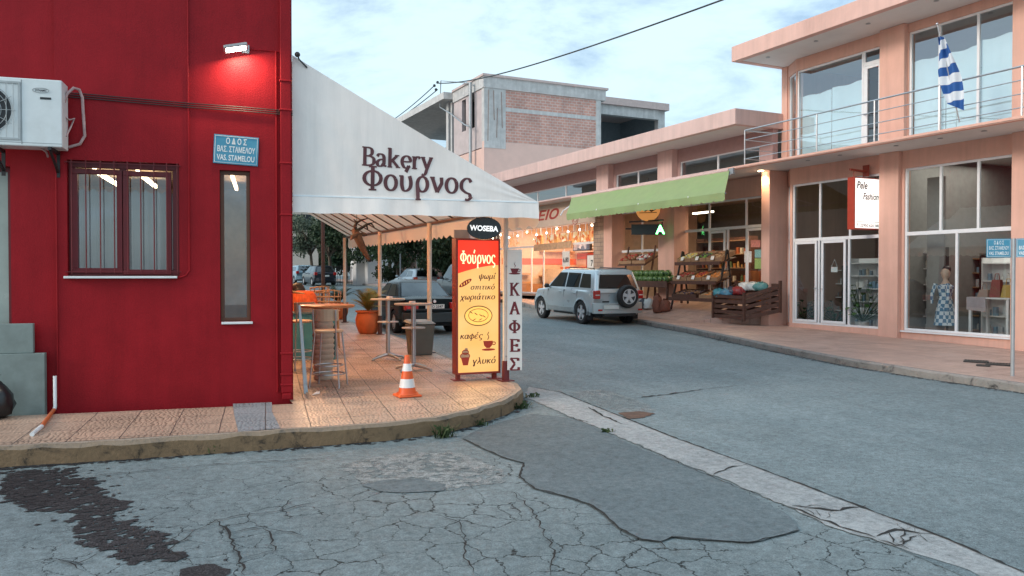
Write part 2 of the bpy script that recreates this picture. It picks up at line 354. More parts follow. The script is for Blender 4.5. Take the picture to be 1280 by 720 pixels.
M_galv = pm('galvanised_grey', (.36,.38,.39), .45, metal=.4, var=.1)

# ================================================================== GROUND
def asphalt(name, c0, c1, crack=0.0, pits=.5, seed=0.0, rough=.8, agg=.35, cscale=3.4, wear=0.0, broken=None):
    m, n, l, b = newmat(name); t = n.new('ShaderNodeNewGeometry'); P = t.outputs['Position']
    off = n.new('ShaderNodeVectorMath'); off.inputs[1].default_value = (seed, seed*.7, 0); l.new(P, off.inputs[0]); V = off.outputs[0]
    big = noise(n, l, V, .35, 5, .6, .3); mid = noise(n, l, V, 3.2, 6, .65); fine = noise(n, l, V, 95, 3, .7); spk = noise(n, l, V, 34, 4, .75)
    a = n.new('ShaderNodeMath'); a.operation = 'MULTIPLY_ADD'; a.inputs[1].default_value = .5; l.new(mid.outputs[0], a.inputs[0]); l.new(big.outputs[0], a.inputs[2])
    r = ramp(n, l, a.outputs[0], [(.52, c0), (.98, c1)])
    smp = n.new('ShaderNodeMapping'); smp.inputs['Scale'].default_value = (1.5,.10,1); l.new(V, smp.inputs[0]); swn = noise(n, l, smp.outputs[0], 1, 6, .6); swr = ramp(n, l, swn.outputs[0], [(.35,.78),(.6,1.1)])
    sw_ = n.new('ShaderNodeMix'); sw_.data_type = 'RGBA'; sw_.blend_type = 'MULTIPLY'; sw_.inputs[0].default_value = wear; l.new(r.outputs[0], sw_.inputs[6]); l.new(swr.outputs[0], sw_.inputs[7])
    # aggregate: light and dark grains
    gr = ramp(n, l, fine.outputs[0], [(.30, 1-agg), (.5, 1.0), (.70, 1+agg)]); 
    m1 = n.new('ShaderNodeMix'); m1.data_type = 'RGBA'; m1.blend_type = 'MULTIPLY'; m1.inputs[0].default_value = 1; l.new(sw_.outputs[2], m1.inputs[6]); l.new(gr.outputs[0], m1.inputs[7])
    pr = ramp(n, l, spk.outputs[0], [(.31, 1-pits), (.40, 1)])
    m2 = n.new('ShaderNodeMix'); m2.data_type = 'RGBA'; m2.blend_type = 'MULTIPLY'; m2.inputs[0].default_value = 1; l.new(m1.outputs[2], m2.inputs[6]); l.new(pr.outputs[0], m2.inputs[7])
    s2 = noise(n, l, V, 13, 9, .9); r2 = ramp(n, l, s2.outputs[0], [(.34, .50), (.5, 1), (.66, 1.45)]); m2b = n.new('ShaderNodeMix'); m2b.data_type = 'RGBA'; m2b.blend_type = 'MULTIPLY'; m2b.inputs[0].default_value = 1; l.new(m2.outputs[2], m2b.inputs[6]); l.new(r2.outputs[0], m2b.inputs[7])
    col = m2b.outputs[2]; hgt = fine.outputs[0]
    if crack:
        dn = noise(n, l, V, 2.3, 5, .6); dd = n.new('ShaderNodeVectorMath'); dd.operation = 'MULTIPLY_ADD'; dd.inputs[1].default_value = (.35, .35, 0); l.new(dn.outputs['Color'], dd.inputs[0]); l.new(V, dd.inputs[2])
        dn2 = noise(n, l, V, 13, 4, .7); d2 = n.new('ShaderNodeVectorMath'); d2.operation = 'MULTIPLY_ADD'; d2.inputs[1].default_value = (.10, .10, 0); l.new(dn2.outputs['Color'], d2.inputs[0]); l.new(dd.outputs[0], d2.inputs[2])
        vo = n.new('ShaderNodeTexVoronoi'); vo.feature = 'DISTANCE_TO_EDGE'; vo.voronoi_dimensions = '2D'; vo.inputs['Scale'].default_value = cscale; l.new(d2.outputs[0], vo.inputs['Vector'])
        wv = noise(n, l, V, 1.1, 4, .6); wr = n.new('ShaderNodeMapRange'); wr.inputs[1].default_value = .38; wr.inputs[2].default_value = .55; wr.inputs[3].default_value = 0; wr.inputs[4].default_value = .037; l.new(wv.outputs[0], wr.inputs[0])
        # only the worn part of the junction is crazed
        sp = n.new('ShaderNodeVectorMath'); sp.operation = 'DISTANCE'; sp.inputs[1].default_value = (2.1, 4.6, -.32); l.new(P, sp.inputs[0])
        sr = n.new('ShaderNodeMapRange'); sr.inputs[1].default_value = 2.1; sr.inputs[2].default_value = 3.7; sr.inputs[3].default_value = 1; sr.inputs[4].default_value = 0; l.new(sp.outputs['Value'], sr.inputs[0])
        ww = n.new('ShaderNodeMath'); ww.operation = 'MULTIPLY'; l.new(wr.outputs[0], ww.inputs[0]); l.new(sr.outputs[0], ww.inputs[1])
        lt = n.new('ShaderNodeMath'); lt.operation = 'DIVIDE'; l.new(vo.outputs['Distance'], lt.inputs[0])
        w2 = n.new('ShaderNodeMath'); w2.operation = 'MAXIMUM'; w2.inputs[1].default_value = 1e-5; l.new(ww.outputs[0], w2.inputs[0]); l.new(w2.outputs[0], lt.inputs[1])
        ck = ramp(n, l, lt.outputs[0], [(.30, .07), (.95, 1)])
        m3 = n.new('ShaderNodeMix'); m3.data_type = 'RGBA'; m3.blend_type = 'MULTIPLY'; m3.inputs[0].default_value = crack; l.new(col, m3.inputs[6]); l.new(ck.outputs[0], m3.inputs[7]); col = m3.outputs[2]
    l.new(col, b.inputs['Base Color']); b.inputs['Roughness'].default_value = rough; b.inputs['Specular IOR Level'].default_value = .35
    bp = n.new('ShaderNodeBump'); bp.inputs['Strength'].default_value = .55; bp.inputs['Distance'].default_value = .008; l.new(hgt, bp.inputs['Height'])
    b2 = n.new('ShaderNodeBump'); b2.inputs['Strength'].default_value = .35; b2.inputs['Distance'].default_value = .05; l.new(mid.outputs[0], b2.inputs['Height']); l.new(bp.outputs[0], b2.inputs['Normal'])
    l.new(b2.outputs[0], b.inputs['Normal'])
    if broken:
        bn = noise(n, l, V, 9, 9, .8); br_ = ramp(n, l, bn.outputs[0], [(broken-.02, 0), (broken+.03, 1)]); l.new(br_.outputs[0], b.inputs['Alpha'])
    return m
A_near = asphalt('old_asphalt', (.132,.162,.167), (.205,.238,.240), crack=1.0, pits=.3)
A_patch = asphalt('patch_asphalt', (.098,.122,.130), (.138,.165,.172), pits=.35, seed=9, agg=.22)
A_street = asphalt('street_asphalt', (.136,.169,.177), (.210,.246,.250), pits=.75, seed=31, agg=.45, wear=.4)
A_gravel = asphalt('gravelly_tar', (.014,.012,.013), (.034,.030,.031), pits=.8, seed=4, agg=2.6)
A_worn = asphalt('worn_pale_asphalt', (.175,.192,.19), (.26,.27,.262), pits=.45, seed=17, agg=.6, broken=.47)
A_gutter = asphalt('gutter_concrete', (.22,.228,.228), (.37,.37,.362), pits=.45, seed=23, agg=.14)
M_crack = pm('crack_dirt', (.018,.016,.015), .95, var=.4, scale=30)
M_rust = pm('rusty_soil', (.11,.06,.04), .95, var=.4, scale=12)

g = MB(); ys = [-80, 78, 900]; xs = [-500, 500]
for i in range(2):
    a, b = ys[i], ys[i+1]
    g.poly([(-500,a,gz(a)),(500,a,gz(a)),(500,b,gz(b)),(-500,b,gz(b))])
struct(g.build('ground', A_near, local=True))
def rough_line(pts, step=.12, jit=.02, closed=False, seed=1):
    rnd = random.Random(seed); o = []; n = len(pts)
    for i in range(n if closed else n-1):
        a, b = Vector(pts[i]), Vector(pts[(i+1) % n]); d = (b-a).length; k = max(1, int(d/step)); nx = Vector((-(b-a).y, (b-a).x)).normalized() if d else Vector((0,0))
        for j in range(k): o.append(a+(b-a)*(j/k)+nx*rnd.uniform(-jit, jit)*(1 if j else .5))
    if not closed: o.append(Vector(pts[-1]))
    return o
def sheet(name, pts, dz, mat, step=.1, jit=.02, seed=1):
    mb = MB(); mb.poly([(p.x, p.y, gz(p.y)+dz) for p in rough_line(pts, step, jit, True, seed)]); return struct(mb.build(name, mat, local=True))
def gxy(lst): return [G(*p).to_2d() for p in lst]
# the main street: its own asphalt, meeting the junction along the concrete gutter
sheet('road', [(5.0,-30),(13.5,-30),(12.9,2),(12.6,8),(12.7,11.1),(13.3,13.65),(14.4,17.8),(14.9,20.9),(15.3,29),(16.4,32.5),(16.7,40),(16.8,77),(-60,77),(-60,26),(5.7,25.5),(5.7,18.7),(5.3,14.4),(5.2,11.5),(5.3,10.3),(5.2,7),(4.95,4.9),(4.8,3.5),(4.7,2.5)], .004, A_street, .5, .0)
gut = [(661,484),(700,491),(742,508),(790,527),(840,547),(934,581),(1071,633),(1183,675),(1280,718),(1390,765),(1300,765),(1212,714),(1140,692),(1100,678),(1042,661),(984,634),(898,597),(840,575),(790,553),(705,518),(655,496)]
sheet('gutter', gxy(gut), .008, A_gutter, .07, .022, 3)
patch = [(578,549),(602,561),(629,573),(655,580),(649,596),(668,612),(704,621),(735,631),(754,643),(774,662),(801,676),(825,679),(840,673),(894,677),(937,680),(966,673),(1000,664),(985,645),(930,616),(880,592),(800,562),(745,536),(715,524),(665,518),(600,536)]
sheet('asphalt_patch', gxy(patch), .0115, A_patch, .08, .014, 5)
sheet('worn_patch', gxy([(424,582),(458,573),(516,565),(578,567),(632,590),(628,604),(555,612),(480,616),(452,606),(438,594)]), .004, A_worn, .06, .03, 8)
sheet('mended_hole', gxy([(452,607),(478,601),(522,599),(558,606),(555,614),(508,617),(473,615)]), .0075, A_patch, .05, .012, 9)
sheet('worn_street_patch', gxy([(708,492),(750,487),(790,498),(822,513),(790,518),(752,510)]), .0075, A_worn, .08, .04, 10)
sheet('washed_out_hole', gxy([(772,517),(800,515),(820,518),(803,523),(785,525)]), .0112, M_rust, .05, .02, 11)
stain = gxy([(12,590),(92,586),(92,598),(121,602),(131,621),(154,628),(154,640),(125,638),(148,651),(177,660),(212,674),(207,690),(228,697),(223,703),(197,701),(180,696),(177,703),(151,706),(144,687),(108,680),(98,664),(95,641),(36,636),(3,626)])
def inside(p, poly):
    r = False
    for a, b in zip(poly, poly[1:]+poly[:1]):
        if (a.y > p.y) != (b.y > p.y) and p.x < (b.x-a.x)*(p.y-a.y)/(b.y-a.y)+a.x: r = not r
    return r
st = MB(); rnd = random.Random(77); k = 0; x0_, x1_ = min(p.x for p in stain), max(p.x for p in stain); y0__, y1__ = min(p.y for p in stain), max(p.y for p in stain)
while k < 1500:
    p = Vector((rnd.uniform(x0_, x1_), rnd.uniform(y0__, y1__)))
    if not inside(p, stain): continue
    k += 1; sg = .035 if k % 4 else .13
    p += Vector((rnd.gauss(0, sg), rnd.gauss(0, sg*.7))); r = rnd.uniform(.012,.045) if k % 4 else rnd.uniform(.006,.02); n_ = 7; a0 = rnd.uniform(0, 6); z_ = gz(p.y)+.0045+.0025*rnd.random()
    st.poly([(p.x+r*rnd.uniform(.5,1.3)*math.cos(a0+6.283*j/n_)*1.3, p.y+r*rnd.uniform(.5,1.3)*math.sin(a0+6.283*j/n_), z_) for j in range(n_)])
struct(st.build('tar_stain', A_gravel, local=True))
sheet('tar_blot', gxy([(225,712),(270,705),(290,712),(280,722),(230,724)]), .0045, A_gravel, .05, .03, 13)
for k, pl in enumerate([[(2,604),(20,600),(30,606),(14,610)], [(150,628),(160,626),(158,634),(148,634)]]): sheet('tar_blot', gxy(pl), .0045, A_gravel, .04, .02, 40+k)
cb = MB()
def crack(px, w=.012, dz=.0135, seed=0, jit=.018):
    rnd = random.Random(seed); p = rough_line(gxy(px), .06, jit, False, seed); n = len(p)
    L_ = []; R_ = []
    for i, q in enumerate(p):
        d = (p[min(i+1, n-1)]-p[max(i-1, 0)]); nx = Vector((-d.y, d.x)).normalized(); h = w*.5*rnd.uniform(.35, 1.5)*(min(1, .25+i/4, .25+(n-1-i)/4))
        a = q+nx*h; b = q-nx*h; L_.append(cb.add((a.x, a.y, gz(a.y)+dz))); R_.append(cb.add((b.x, b.y, gz(b.y)+dz)))
    for i in range(n-1): cb.face((R_[i], R_[i+1], L_[i+1], L_[i]))
for k, (pl, wd) in enumerate([
    (patch[:12]+[(832,686)], .017), ([(825,679),(840,673),(894,677),(937,680),(966,673),(1000,664)], .012),
    ([(661,484),(700,491),(742,508),(790,527),(840,547),(934,581),(1071,633),(1183,675),(1290,722)], .022), ([(790,555),(860,585),(900,602),(950,622)], .010),
    ([(893,595),(908,587),(934,581)], .020), ([(876,573),(886,570)], .012), ([(990,634),(1010,636),(1040,640),(1082,634)], .03), ([(985,634),(1020,648),(1050,660),(1095,674)], .022), ([(1005,637),(1018,646)], .012), ([(1020,639),(1026,648)], .012), ([(1000,636),(1022,633),(1042,640)], .012), ([(1040,640),(1032,650)], .010),
    ([(1096,672),(1120,664),(1150,668),(1175,669)], .028), ([(1098,676),(1120,684),(1146,672)], .022), ([(1122,656),(1132,667),(1124,680)], .014), ([(1142,662),(1150,672)], .010), ([(1110,668),(1118,680),(1136,688)], .018), ([(1150,668),(1160,680),(1172,678)], .012), ([(1128,664),(1140,660),(1156,664)], .012), ([(1120,684),(1140,690)], .018),
    ([(797,498),(840,493),(880,487)], .035), ([(880,487),(925,483)], .012), ([(735,510),(752,520),(778,531)], .03), ([(700,519),(740,530)], .014),
    ([(100,598),(180,590),(262,582),(360,577),(420,572)], .012), ([(165,588),(158,596),(172,601)], .008),
    ([(545,645),(575,655),(582,672),(580,700),(600,722)], .010), ([(640,615),(665,640),(680,668),(692,690),(688,722)], .010),
    ([(200,668),(245,664),(270,652),(300,646),(350,640),(400,628)], .012), ([(270,652),(285,668),(300,700),(306,722)], .016), ([(285,668),(330,660),(380,672)], .012), ([(30,706),(70,700),(100,706),(130,690)], .012), ([(70,700),(105,716)], .01), ([(245,664),(210,690),(240,706)], .010), ([(330,660),(345,690),(372,692)], .011), ([(350,640),(365,625),(400,622)], .008), ([(300,700),(345,690)], .010)]):
    crack(pl, wd, seed=100+k, jit=.02 if k > 2 else .008)
cb_o = struct(cb.build('road_cracks', M_crack, local=True))

# ------------------------------------------------------------------ pavements and kerbs
def paving(name, c0, c1, size, ang, wave=0, rough=.6, patchcol=None, grime=.5, grout=(.10,.085,.075)):
    m, n, l, b = newmat(name); t = n.new('ShaderNodeNewGeometry'); mp = n.new('ShaderNodeMapping'); mp.inputs['Rotation'].default_value = (0,0,ang); l.new(t.outputs['Position'], mp.inputs[0])
    wob = noise(n, l, t.outputs['Position'], 3, 3, .5); wm = n.new('ShaderNodeVectorMath'); wm.operation = 'MULTIPLY_ADD'; wm.inputs[1].default_value = (.02,.02,0); l.new(wob.outputs['Color'], wm.inputs[0]); l.new(mp.outputs[0], wm.inputs[2])
    br = n.new('ShaderNodeTexBrick'); br.offset = 0; br.inputs['Scale'].default_value = 1; br.inputs['Brick Width'].default_value = size; br.inputs['Row Height'].default_value = size
    br.inputs['Mortar Size'].default_value = .006; br.inputs['Mortar Smooth'].default_value = .3; br.inputs['Color1'].default_value = (*c0,1); br.inputs['Color2'].default_value = (*c1,1); br.inputs['Mortar'].default_value = (*grout,1); br.inputs['Bias'].default_value = -.1
    l.new(wm.outputs[0], br.inputs['Vector'])
    dn = noise(n, l, t.outputs['Position'], 1.1, 8, .68, .5); dr = ramp(n, l, dn.outputs[0], [(.40, 1), (.75, 1-grime)])
    m1 = n.new('ShaderNodeMix'); m1.data_type = 'RGBA'; m1.blend_type = 'MULTIPLY'; m1.inputs[0].default_value = 1; l.new(br.outputs[0], m1.inputs[6]); l.new(dr.outputs[0], m1.inputs[7])
    fn = noise(n, l, t.outputs['Position'], 60, 3, .7); fr = ramp(n, l, fn.outputs[0], [(.3, .8), (.7, 1.15)])
    m2 = n.new('ShaderNodeMix'); m2.data_type = 'RGBA'; m2.blend_type = 'MULTIPLY'; m2.inputs[0].default_value = 1; l.new(m1.outputs[2], m2.inputs[6]); l.new(fr.outputs[0], m2.inputs[7]); col = m2.outputs[2]
    hsrc = br.outputs['Fac']
    bp = n.new('ShaderNodeBump'); bp.invert = True; bp.inputs['Strength'].default_value = .6; bp.inputs['Distance'].default_value = .008; l.new(hsrc, bp.inputs['Height']); nrm = bp.outputs[0]
    if wave:
        wv = n.new('ShaderNodeTexWave'); wv.wave_type = 'BANDS'; wv.inputs['Scale'].default_value = 6.2; wv.inputs['Distortion'].default_value = 7; wv.inputs['Detail'].default_value = .5; wv.inputs['Detail Scale'].default_value = 1.6; l.new(mp.outputs[0], wv.inputs['Vector'])
        wr = ramp(n, l, wv.outputs[0], [(.08, 1-wave), (.3, 1)]); am = noise(n, l, t.outputs['Position'], .8, 4, .6); ar = ramp(n, l, am.outputs[0], [(.40, 0), (.58, 1)])
        m3 = n.new('ShaderNodeMix'); m3.data_type = 'RGBA'; m3.blend_type = 'MULTIPLY'; l.new(ar.outputs[0], m3.inputs[0]); l.new(col, m3.inputs[6]); l.new(wr.outputs[0], m3.inputs[7]); col = m3.outputs[2]
        b2 = n.new('ShaderNodeBump'); b2.inputs['Strength'].default_value = .4; b2.inputs['Distance'].default_value = .006; l.new(wv.outputs[0], b2.inputs['Height']); l.new(nrm, b2.inputs['Normal']); nrm = b2.outputs[0]
    l.new(col, b.inputs['Base Color']); l.new(nrm, b.inputs['Normal'])
    rr = ramp(n, l, dn.outputs[0], [(.35, rough-.2), (.7, rough+.1)]); l.new(rr.outputs[0], b.inputs['Roughness']); return m
P_left = paving('peach_pavers', (.60,.40,.285), (.52,.355,.26), .46, R(9), wave=.55, rough=.55)
P_right = paving('salmon_pavers', (.53,.335,.265), (.49,.315,.255), .4, 0, wave=0, rough=.6, grime=.35, grout=(.25,.16,.13))
P_grey = paving('grey_pavers', (.32,.34,.35), (.29,.315,.33), .46, R(9), wave=.5, rough=.6)
def kerbmat(name, top, face, dark, mossy):
    m, n, l, b = newmat(name); t = n.new('ShaderNodeNewGeometry'); P = t.outputs['Position']
    sx = n.new('ShaderNodeSeparateXYZ'); l.new(t.outputs['True Normal'], sx.inputs[0])
    a = noise(n, l, P, 3.6, 9, .75, .8); f = noise(n, l, P, 22, 5, .7)
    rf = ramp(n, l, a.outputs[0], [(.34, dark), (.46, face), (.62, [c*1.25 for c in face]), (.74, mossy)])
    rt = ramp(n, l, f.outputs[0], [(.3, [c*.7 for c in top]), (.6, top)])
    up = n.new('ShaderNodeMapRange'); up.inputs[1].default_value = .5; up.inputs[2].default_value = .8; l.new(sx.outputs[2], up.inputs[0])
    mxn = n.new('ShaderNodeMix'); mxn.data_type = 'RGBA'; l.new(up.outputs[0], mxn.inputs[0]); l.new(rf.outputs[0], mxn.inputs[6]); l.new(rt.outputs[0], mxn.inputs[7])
    l.new(mxn.outputs[2], b.inputs['Base Color']); b.inputs['Roughness'].default_value = .85
    bp = n.new('ShaderNodeBump'); bp.inputs['Strength'].default_value = .7; bp.inputs['Distance'].default_value = .02; l.new(f.outputs[0], bp.inputs['Height']); l.new(bp.outputs[0], b.inputs['Normal']); return m
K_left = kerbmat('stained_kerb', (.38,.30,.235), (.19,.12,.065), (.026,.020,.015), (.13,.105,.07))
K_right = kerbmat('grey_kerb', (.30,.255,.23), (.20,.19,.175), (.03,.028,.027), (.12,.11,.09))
def offset(pts, d):
    o = []
    for i, p in enumerate(pts):
        q = pts[min(i+1, len(pts)-1)]-pts[max(i-1, 0)]; o.append(p+Vector((-q.y, q.x)).normalized()*d)
    return o
def kerb(name, pts, h, wdt, mat, side, jit=.012, seed=3):
    p = rough_line(pts, .16, jit, False, seed); rnd = random.Random(seed); mb = MB(); inn = offset(p, side*wdt); o2 = offset(p, side*.03); rows = []
    for a, b, c in zip(p, o2, inn):
        e = rnd.uniform(-.012, .012); rows.append([mb.add((a.x, a.y, gz(a.y)-.05)), mb.add((a.x, a.y, gz(a.y)+h*.45+e)), mb.add((a.x+e*.5, a.y+e*.5, gz(a.y)+h-.035+e)), mb.add((b.x, b.y, gz(b.y)+h+.002+e*.4)), mb.add((c.x, c.y, gz(c.y)+h-.004))])
    for r, s in zip(rows, rows[1:]):
        for k in range(4): mb.face((r[k], s[k], s[k+1], r[k+1]) if side > 0 else (s[k], r[k], r[k+1], s[k+1]))
    return struct(mb.build(name, mat, local=True, smooth=30))
KL = [Vector(p) for p in [(-14,10.7),(-6,9.5),(-1.02,8.77),(.34,8.6),(1.09,8.52),(1.88,8.44),(2.55,8.39),(3.2,8.46),(3.85,8.77),(4.5,9.27),(5.0,9.85),(5.2,10.35),(5.3,11.5),(5.38,13.1),(5.52,14.4),(5.66,16),(5.86,18.7),(5.96,22.5),(6.0,24.0)]]
HL, HR = .19, .15
kerb('kerb', KL, HL, .14, K_left, 1)
pv = MB(); inner = offset(KL, .10)
pv.poly([(p.x, p.y, gz(p.y)+HL) for p in inner]+[(2.6,24.0,gz(24)+HL),(1.9,10.0,gz(10)+HL),(-14,12.5,gz(12.5)+HL)])
struct(pv.build('pavement', P_left, local=True))
sheet('pavement_repair', [(1.08,8.60),(1.50,8.58),(1.58,9.6),(1.68,10.2),(1.23,10.28),(1.16,9.6)], HL+.004, P_grey, 1, .0)
KR = [Vector(p) for p in [(12.9,-12),(12.6,2),(12.5,8),(12.48,9.3),(12.6,11.1),(13.15,13.65),(14.25,17.8),(14.82,20.9),(15.0,24),(15.2,29),(16.2,32.5),(16.5,40),(16.6,52),(16.7,75)]]
kerb('kerb', KR, HR, .16, K_right, -1, seed=5)
def gr(y): return gz(y)+HR
pv = MB(); inner = offset(KR, -.10)
pv.poly([(p.x, p.y, gr(p.y)) for p in inner]+[(18.6,75,gr(75)),(18.6,-12,gr(-12))])
struct(pv.build('pavement', P_right, local=True))

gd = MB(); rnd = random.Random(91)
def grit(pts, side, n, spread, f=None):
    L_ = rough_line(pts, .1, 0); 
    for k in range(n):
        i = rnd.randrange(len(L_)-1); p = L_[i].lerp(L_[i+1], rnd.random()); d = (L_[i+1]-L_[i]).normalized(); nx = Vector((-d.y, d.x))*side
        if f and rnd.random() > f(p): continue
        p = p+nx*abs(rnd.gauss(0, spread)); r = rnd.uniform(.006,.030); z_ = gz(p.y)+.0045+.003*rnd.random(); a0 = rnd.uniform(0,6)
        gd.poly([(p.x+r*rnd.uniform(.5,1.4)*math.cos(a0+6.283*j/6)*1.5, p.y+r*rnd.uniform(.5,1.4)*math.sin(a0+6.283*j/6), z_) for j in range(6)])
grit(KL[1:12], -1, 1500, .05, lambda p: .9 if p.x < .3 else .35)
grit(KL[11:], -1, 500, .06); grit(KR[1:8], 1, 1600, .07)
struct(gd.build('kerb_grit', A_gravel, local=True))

# ================================================================== RED BUILDING
RA = R(9); RC = Vector((1.96, 10.3, 0)); RU = Vector((math.cos(RA), -math.sin(RA), 0)); RV = Vector((math.sin(RA), math.cos(RA), 0))
MR = Matrix((RU, RV, Vector((0,0,1)))).transposed().to_4x4(); MR.translation = RC       # local (u right, v into the wall, z up)
def RW(px, py, v=0):                     # survey: (u, z) on the red wall
    r = ray(px, py); o = RC+RV*v; t = (o-Vector((0,0,EYE))).dot(RV)/r.dot(RV); p = Vector((0,0,EYE))+r*t
    return (p-RC).dot(RU), p.z
def rrect(x0, y0, x1, y1):
    a, b = RW(x0, (y0+y1)/2)[0], RW(x1, (y0+y1)/2)[0]; return a, b, RW((x0+x1)/2, y1)[1], RW((x0+x1)/2, y0)[1]
rb = thing('red_building', 'dark red rendered corner building with barred window and narrow window', 'building', (RC.x, RC.y, gz(10.3)))
win = rrect(84, 202, 224, 345); nar = rrect(275, 213, 313, 402); dor = (RW(-95, 300)[0], RW(11.5, 300)[0], -.1, RW(6, 207)[1])
uj = RW(70, 350)[0]
mb = MB(MR)
mb.wall(uj, 0, -.3, 7.4, [win, nar], 0, .25)
mb.wall(-9, uj, -.3, 7.4, [dor], .06, .25)
mb.M = MR; q = RV
mb.wall(-9, 0, 7.4, 7.6, [], -.06, .4)
wo = mb.build('wall', M_red, rb)
sv = MB(); c0 = RC+RU*0; 
d = Vector((math.sin(R(3)), math.cos(R(3)), 0)); p0 = c0; p1 = c0+d*13
sv.hexa([p0+RV*.25-RU*.25+Vector((0,0,-.3)), p0+RV*.001+Vector((0,0,-.3)), p1+Vector((0,0,-.3)), p1-RU*.25+Vector((0,0,-.3))], [p0+RV*.25-RU*.25+Vector((0,0,7.5)), p0+RV*.001+Vector((0,0,7.5)), p1+Vector((0,0,7.5)), p1-RU*.25+Vector((0,0,7.5))])
sv.build('side_wall', M_red, rb)
rf = MB(MR); rf.box(-9, -.2, .27, 12, 7.2, 7.35); rf.build('roof', M_conc, rb)
bk = MB(MR); bk.wall(-9, -.3, -.3, 7.3, [], 12, 12.2); bk.box(-9.2,-9,.26,12,-.3,7.3); bk.build('rear_wall', M_red, rb)
# barred window
wb = MB(MR); a, b, c, d2 = win
fw = .075
def frame_box(mb, u0, u1, z0, z1, w, v0, v1):
    mb.box(u0,u1,v0,v1,z0,z0+w); mb.box(u0,u1,v0,v1,z1-w,z1); mb.box(u0,u0+w,v0,v1,z0+w,z1-w); mb.box(u1-w,u1,v0,v1,z0+w,z1-w)
frame_box(wb, a+.003, b-.003, c+.003, d2-.003, fw, .07, .13)
pl = rrect(96, 217, 145, 335); pr = rrect(160, 220, 207, 337); um = (pl[1]+pr[0])/2
for r_ in (pl, pr): frame_box(wb, r_[0]-.06, r_[1]+.06, r_[2]-.06, r_[3]+.06, .06, .05, .115)
wb.box(um-.035, um+.035, .085, .125, c+fw, d2-fw)
wd = wb.build('window', M_redtrim, rb, bevel=.004)
gm = MB(MR)
for r_ in (pl, pr): gm.poly([(r_[0],.09,r_[2]),(r_[1],.09,r_[2]),(r_[1],.09,r_[3]),(r_[0],.09,r_[3])])
gm.build('pane', glass('house_glass', (.85,.88,.88), .10, .02), wd)
gb = MB(MR)
for x in (90,108,126,143.5,160,176.5,193,209,222):
    u = RW(x, 280)[0]; gb.tube([(u,-.02,c+.03),(u,-.02,d2+.0)], .0075, 6)
for z in (c+.05, d2-.03): gb.bar((a-.02,-.02,z),(b+.02,-.02,z), .022, .008)
gb.build('window_grille', M_redtrim, wd)
sb = MB(MR); s0, s1 = RW(81, 347)[0], RW(222, 347)[0]; sb.box(s0, s1, -.07, .068, c-.028, c-.001); sb.build('sill', M_white, wd, bevel=.004)
cu = MB(MR); M_curt = pm('grey_curtain', (.42,.42,.42), .9, var=.08, scale=3)
n_ = 40; top = pl[3]-.17
for i in range(n_):
    ua, ub = a+.05+(b-a-.1)*i/n_, a+.05+(b-a-.1)*(i+1)/n_; va, vb = .30+.018*math.sin(i*1.1), .30+.018*math.sin((i+1)*1.1)
    cu.poly([(ua,va,c+.05),(ub,vb,c+.05),(ub,vb,top+.02*math.sin(i*1.5)),(ua,va,top+.02*math.sin(i*1.5-1.5))])
cu.build('curtain', M_curt, wd, smooth=60)
# narrow window
na = MB(MR); a, b, c, d2 = nar; frame_box(na, a+.002, b-.002, c+.002, d2-.002, .045, .06, .12); nw = na.build('window', pm('brown_window_wood', (.12,.045,.022), .5), rb, bevel=.004)
ng = MB(MR); ng.poly([(a+.045,.09,c+.045),(b-.045,.09,c+.045),(b-.045,.09,d2-.045),(a+.045,.09,d2-.045)]); ng.build('pane', glass('narrow_glass', (.75,.68,.58), .16, .02), nw)
sb = MB(MR); s0, s1 = RW(277, 403)[0], RW(316, 403)[0]; sb.box(s0, s1, -.035, .058, c-.03, c-.001); sb.build('sill', M_white, nw, bevel=.004)
# lit room behind the windows
rm = MB(MR); rm.box(-4.6,-3.9+3.7,.9,4.0,-.2,-.15); rm.wall(-5,-.3,-.2,3.2,[],4.0,4.1); rm.box(-5,-.3,.26,4.0,3.0,3.05); rm.box(-.32,-.26,.26,4.0,-.2,3.0); rm.box(-5.05,-5,.26,4.0,-.2,3.0)
rm.build('room', pm('room_plaster', (.62,.50,.38), .8), rb)
for u_, z_ in ((-2.4,2.86),(-1.9,2.86),(-.75,2.86)):  # the last tube is an added lamp that warms the narrow window
    t = MB(MR); t.box(u_-.02,u_+.02,.8,2.6,z_,z_+.05); t.build('tube_lamp', em('tube_light', (1,.78,.52), 5.0), rb)
# door far left
db = MB(MR); a, b, c, d2 = dor; frame_box(db, a+.002, b-.002, c+.1, d2-.002, .05, .16, .21); dd = db.build('door', M_redtrim, rb)
dg = MB(MR); dg.poly([(a+.05,.19,c+.15),(b-.05,.19,c+.15),(b-.05,.19,d2-.05),(a+.05,.19,d2-.05)]); dg.build('pane', pm('frosted_glass', (.34,.40,.36), .25, var=.15, scale=2), dd)
# pipes and cables fixed to the wall
cbm = MB(MR)
for dz in (0, .025, .05):
    pts = [RW(x, y) for x, y in ((84,116),(120,119),(180,124.5),(236,129.5),(300,134),(345,138),(366,139.5))]
    cbm.tube([(u,-.012-.003*k,z-dz) for k, (u, z) in enumerate(pts)], .006, 5)
cbm.build('wall_cable', M_iron, rb)
pp = MB(MR)
u = RW(236, 200)[0]; pp.tube([(u,-.012,7.3),(u,-.012,RW(236,338)[1]),(u-.04,-.012,RW(230,344)[1]),(RW(222,347)[0],-.012,RW(222,348)[1])], .010, 6)
ul = RW(345.5, 200)[0]; lz = RW(345, 64.5)[1]; pp.tube([(ul,-.015,RW(345,490)[1]),(ul,-.015,lz)], .012, 6)
pp.tube([(RW(309,63)[0],-.012,lz+.0),(ul,-.012,lz),(-.01,-.012,lz-.03)], .006, 6)
ub0 = RW(68,500)[0]; pp.tube([(uj+.012,-.01,.0),(uj+.012,-.01,RW(70,180)[1])], .008, 6)
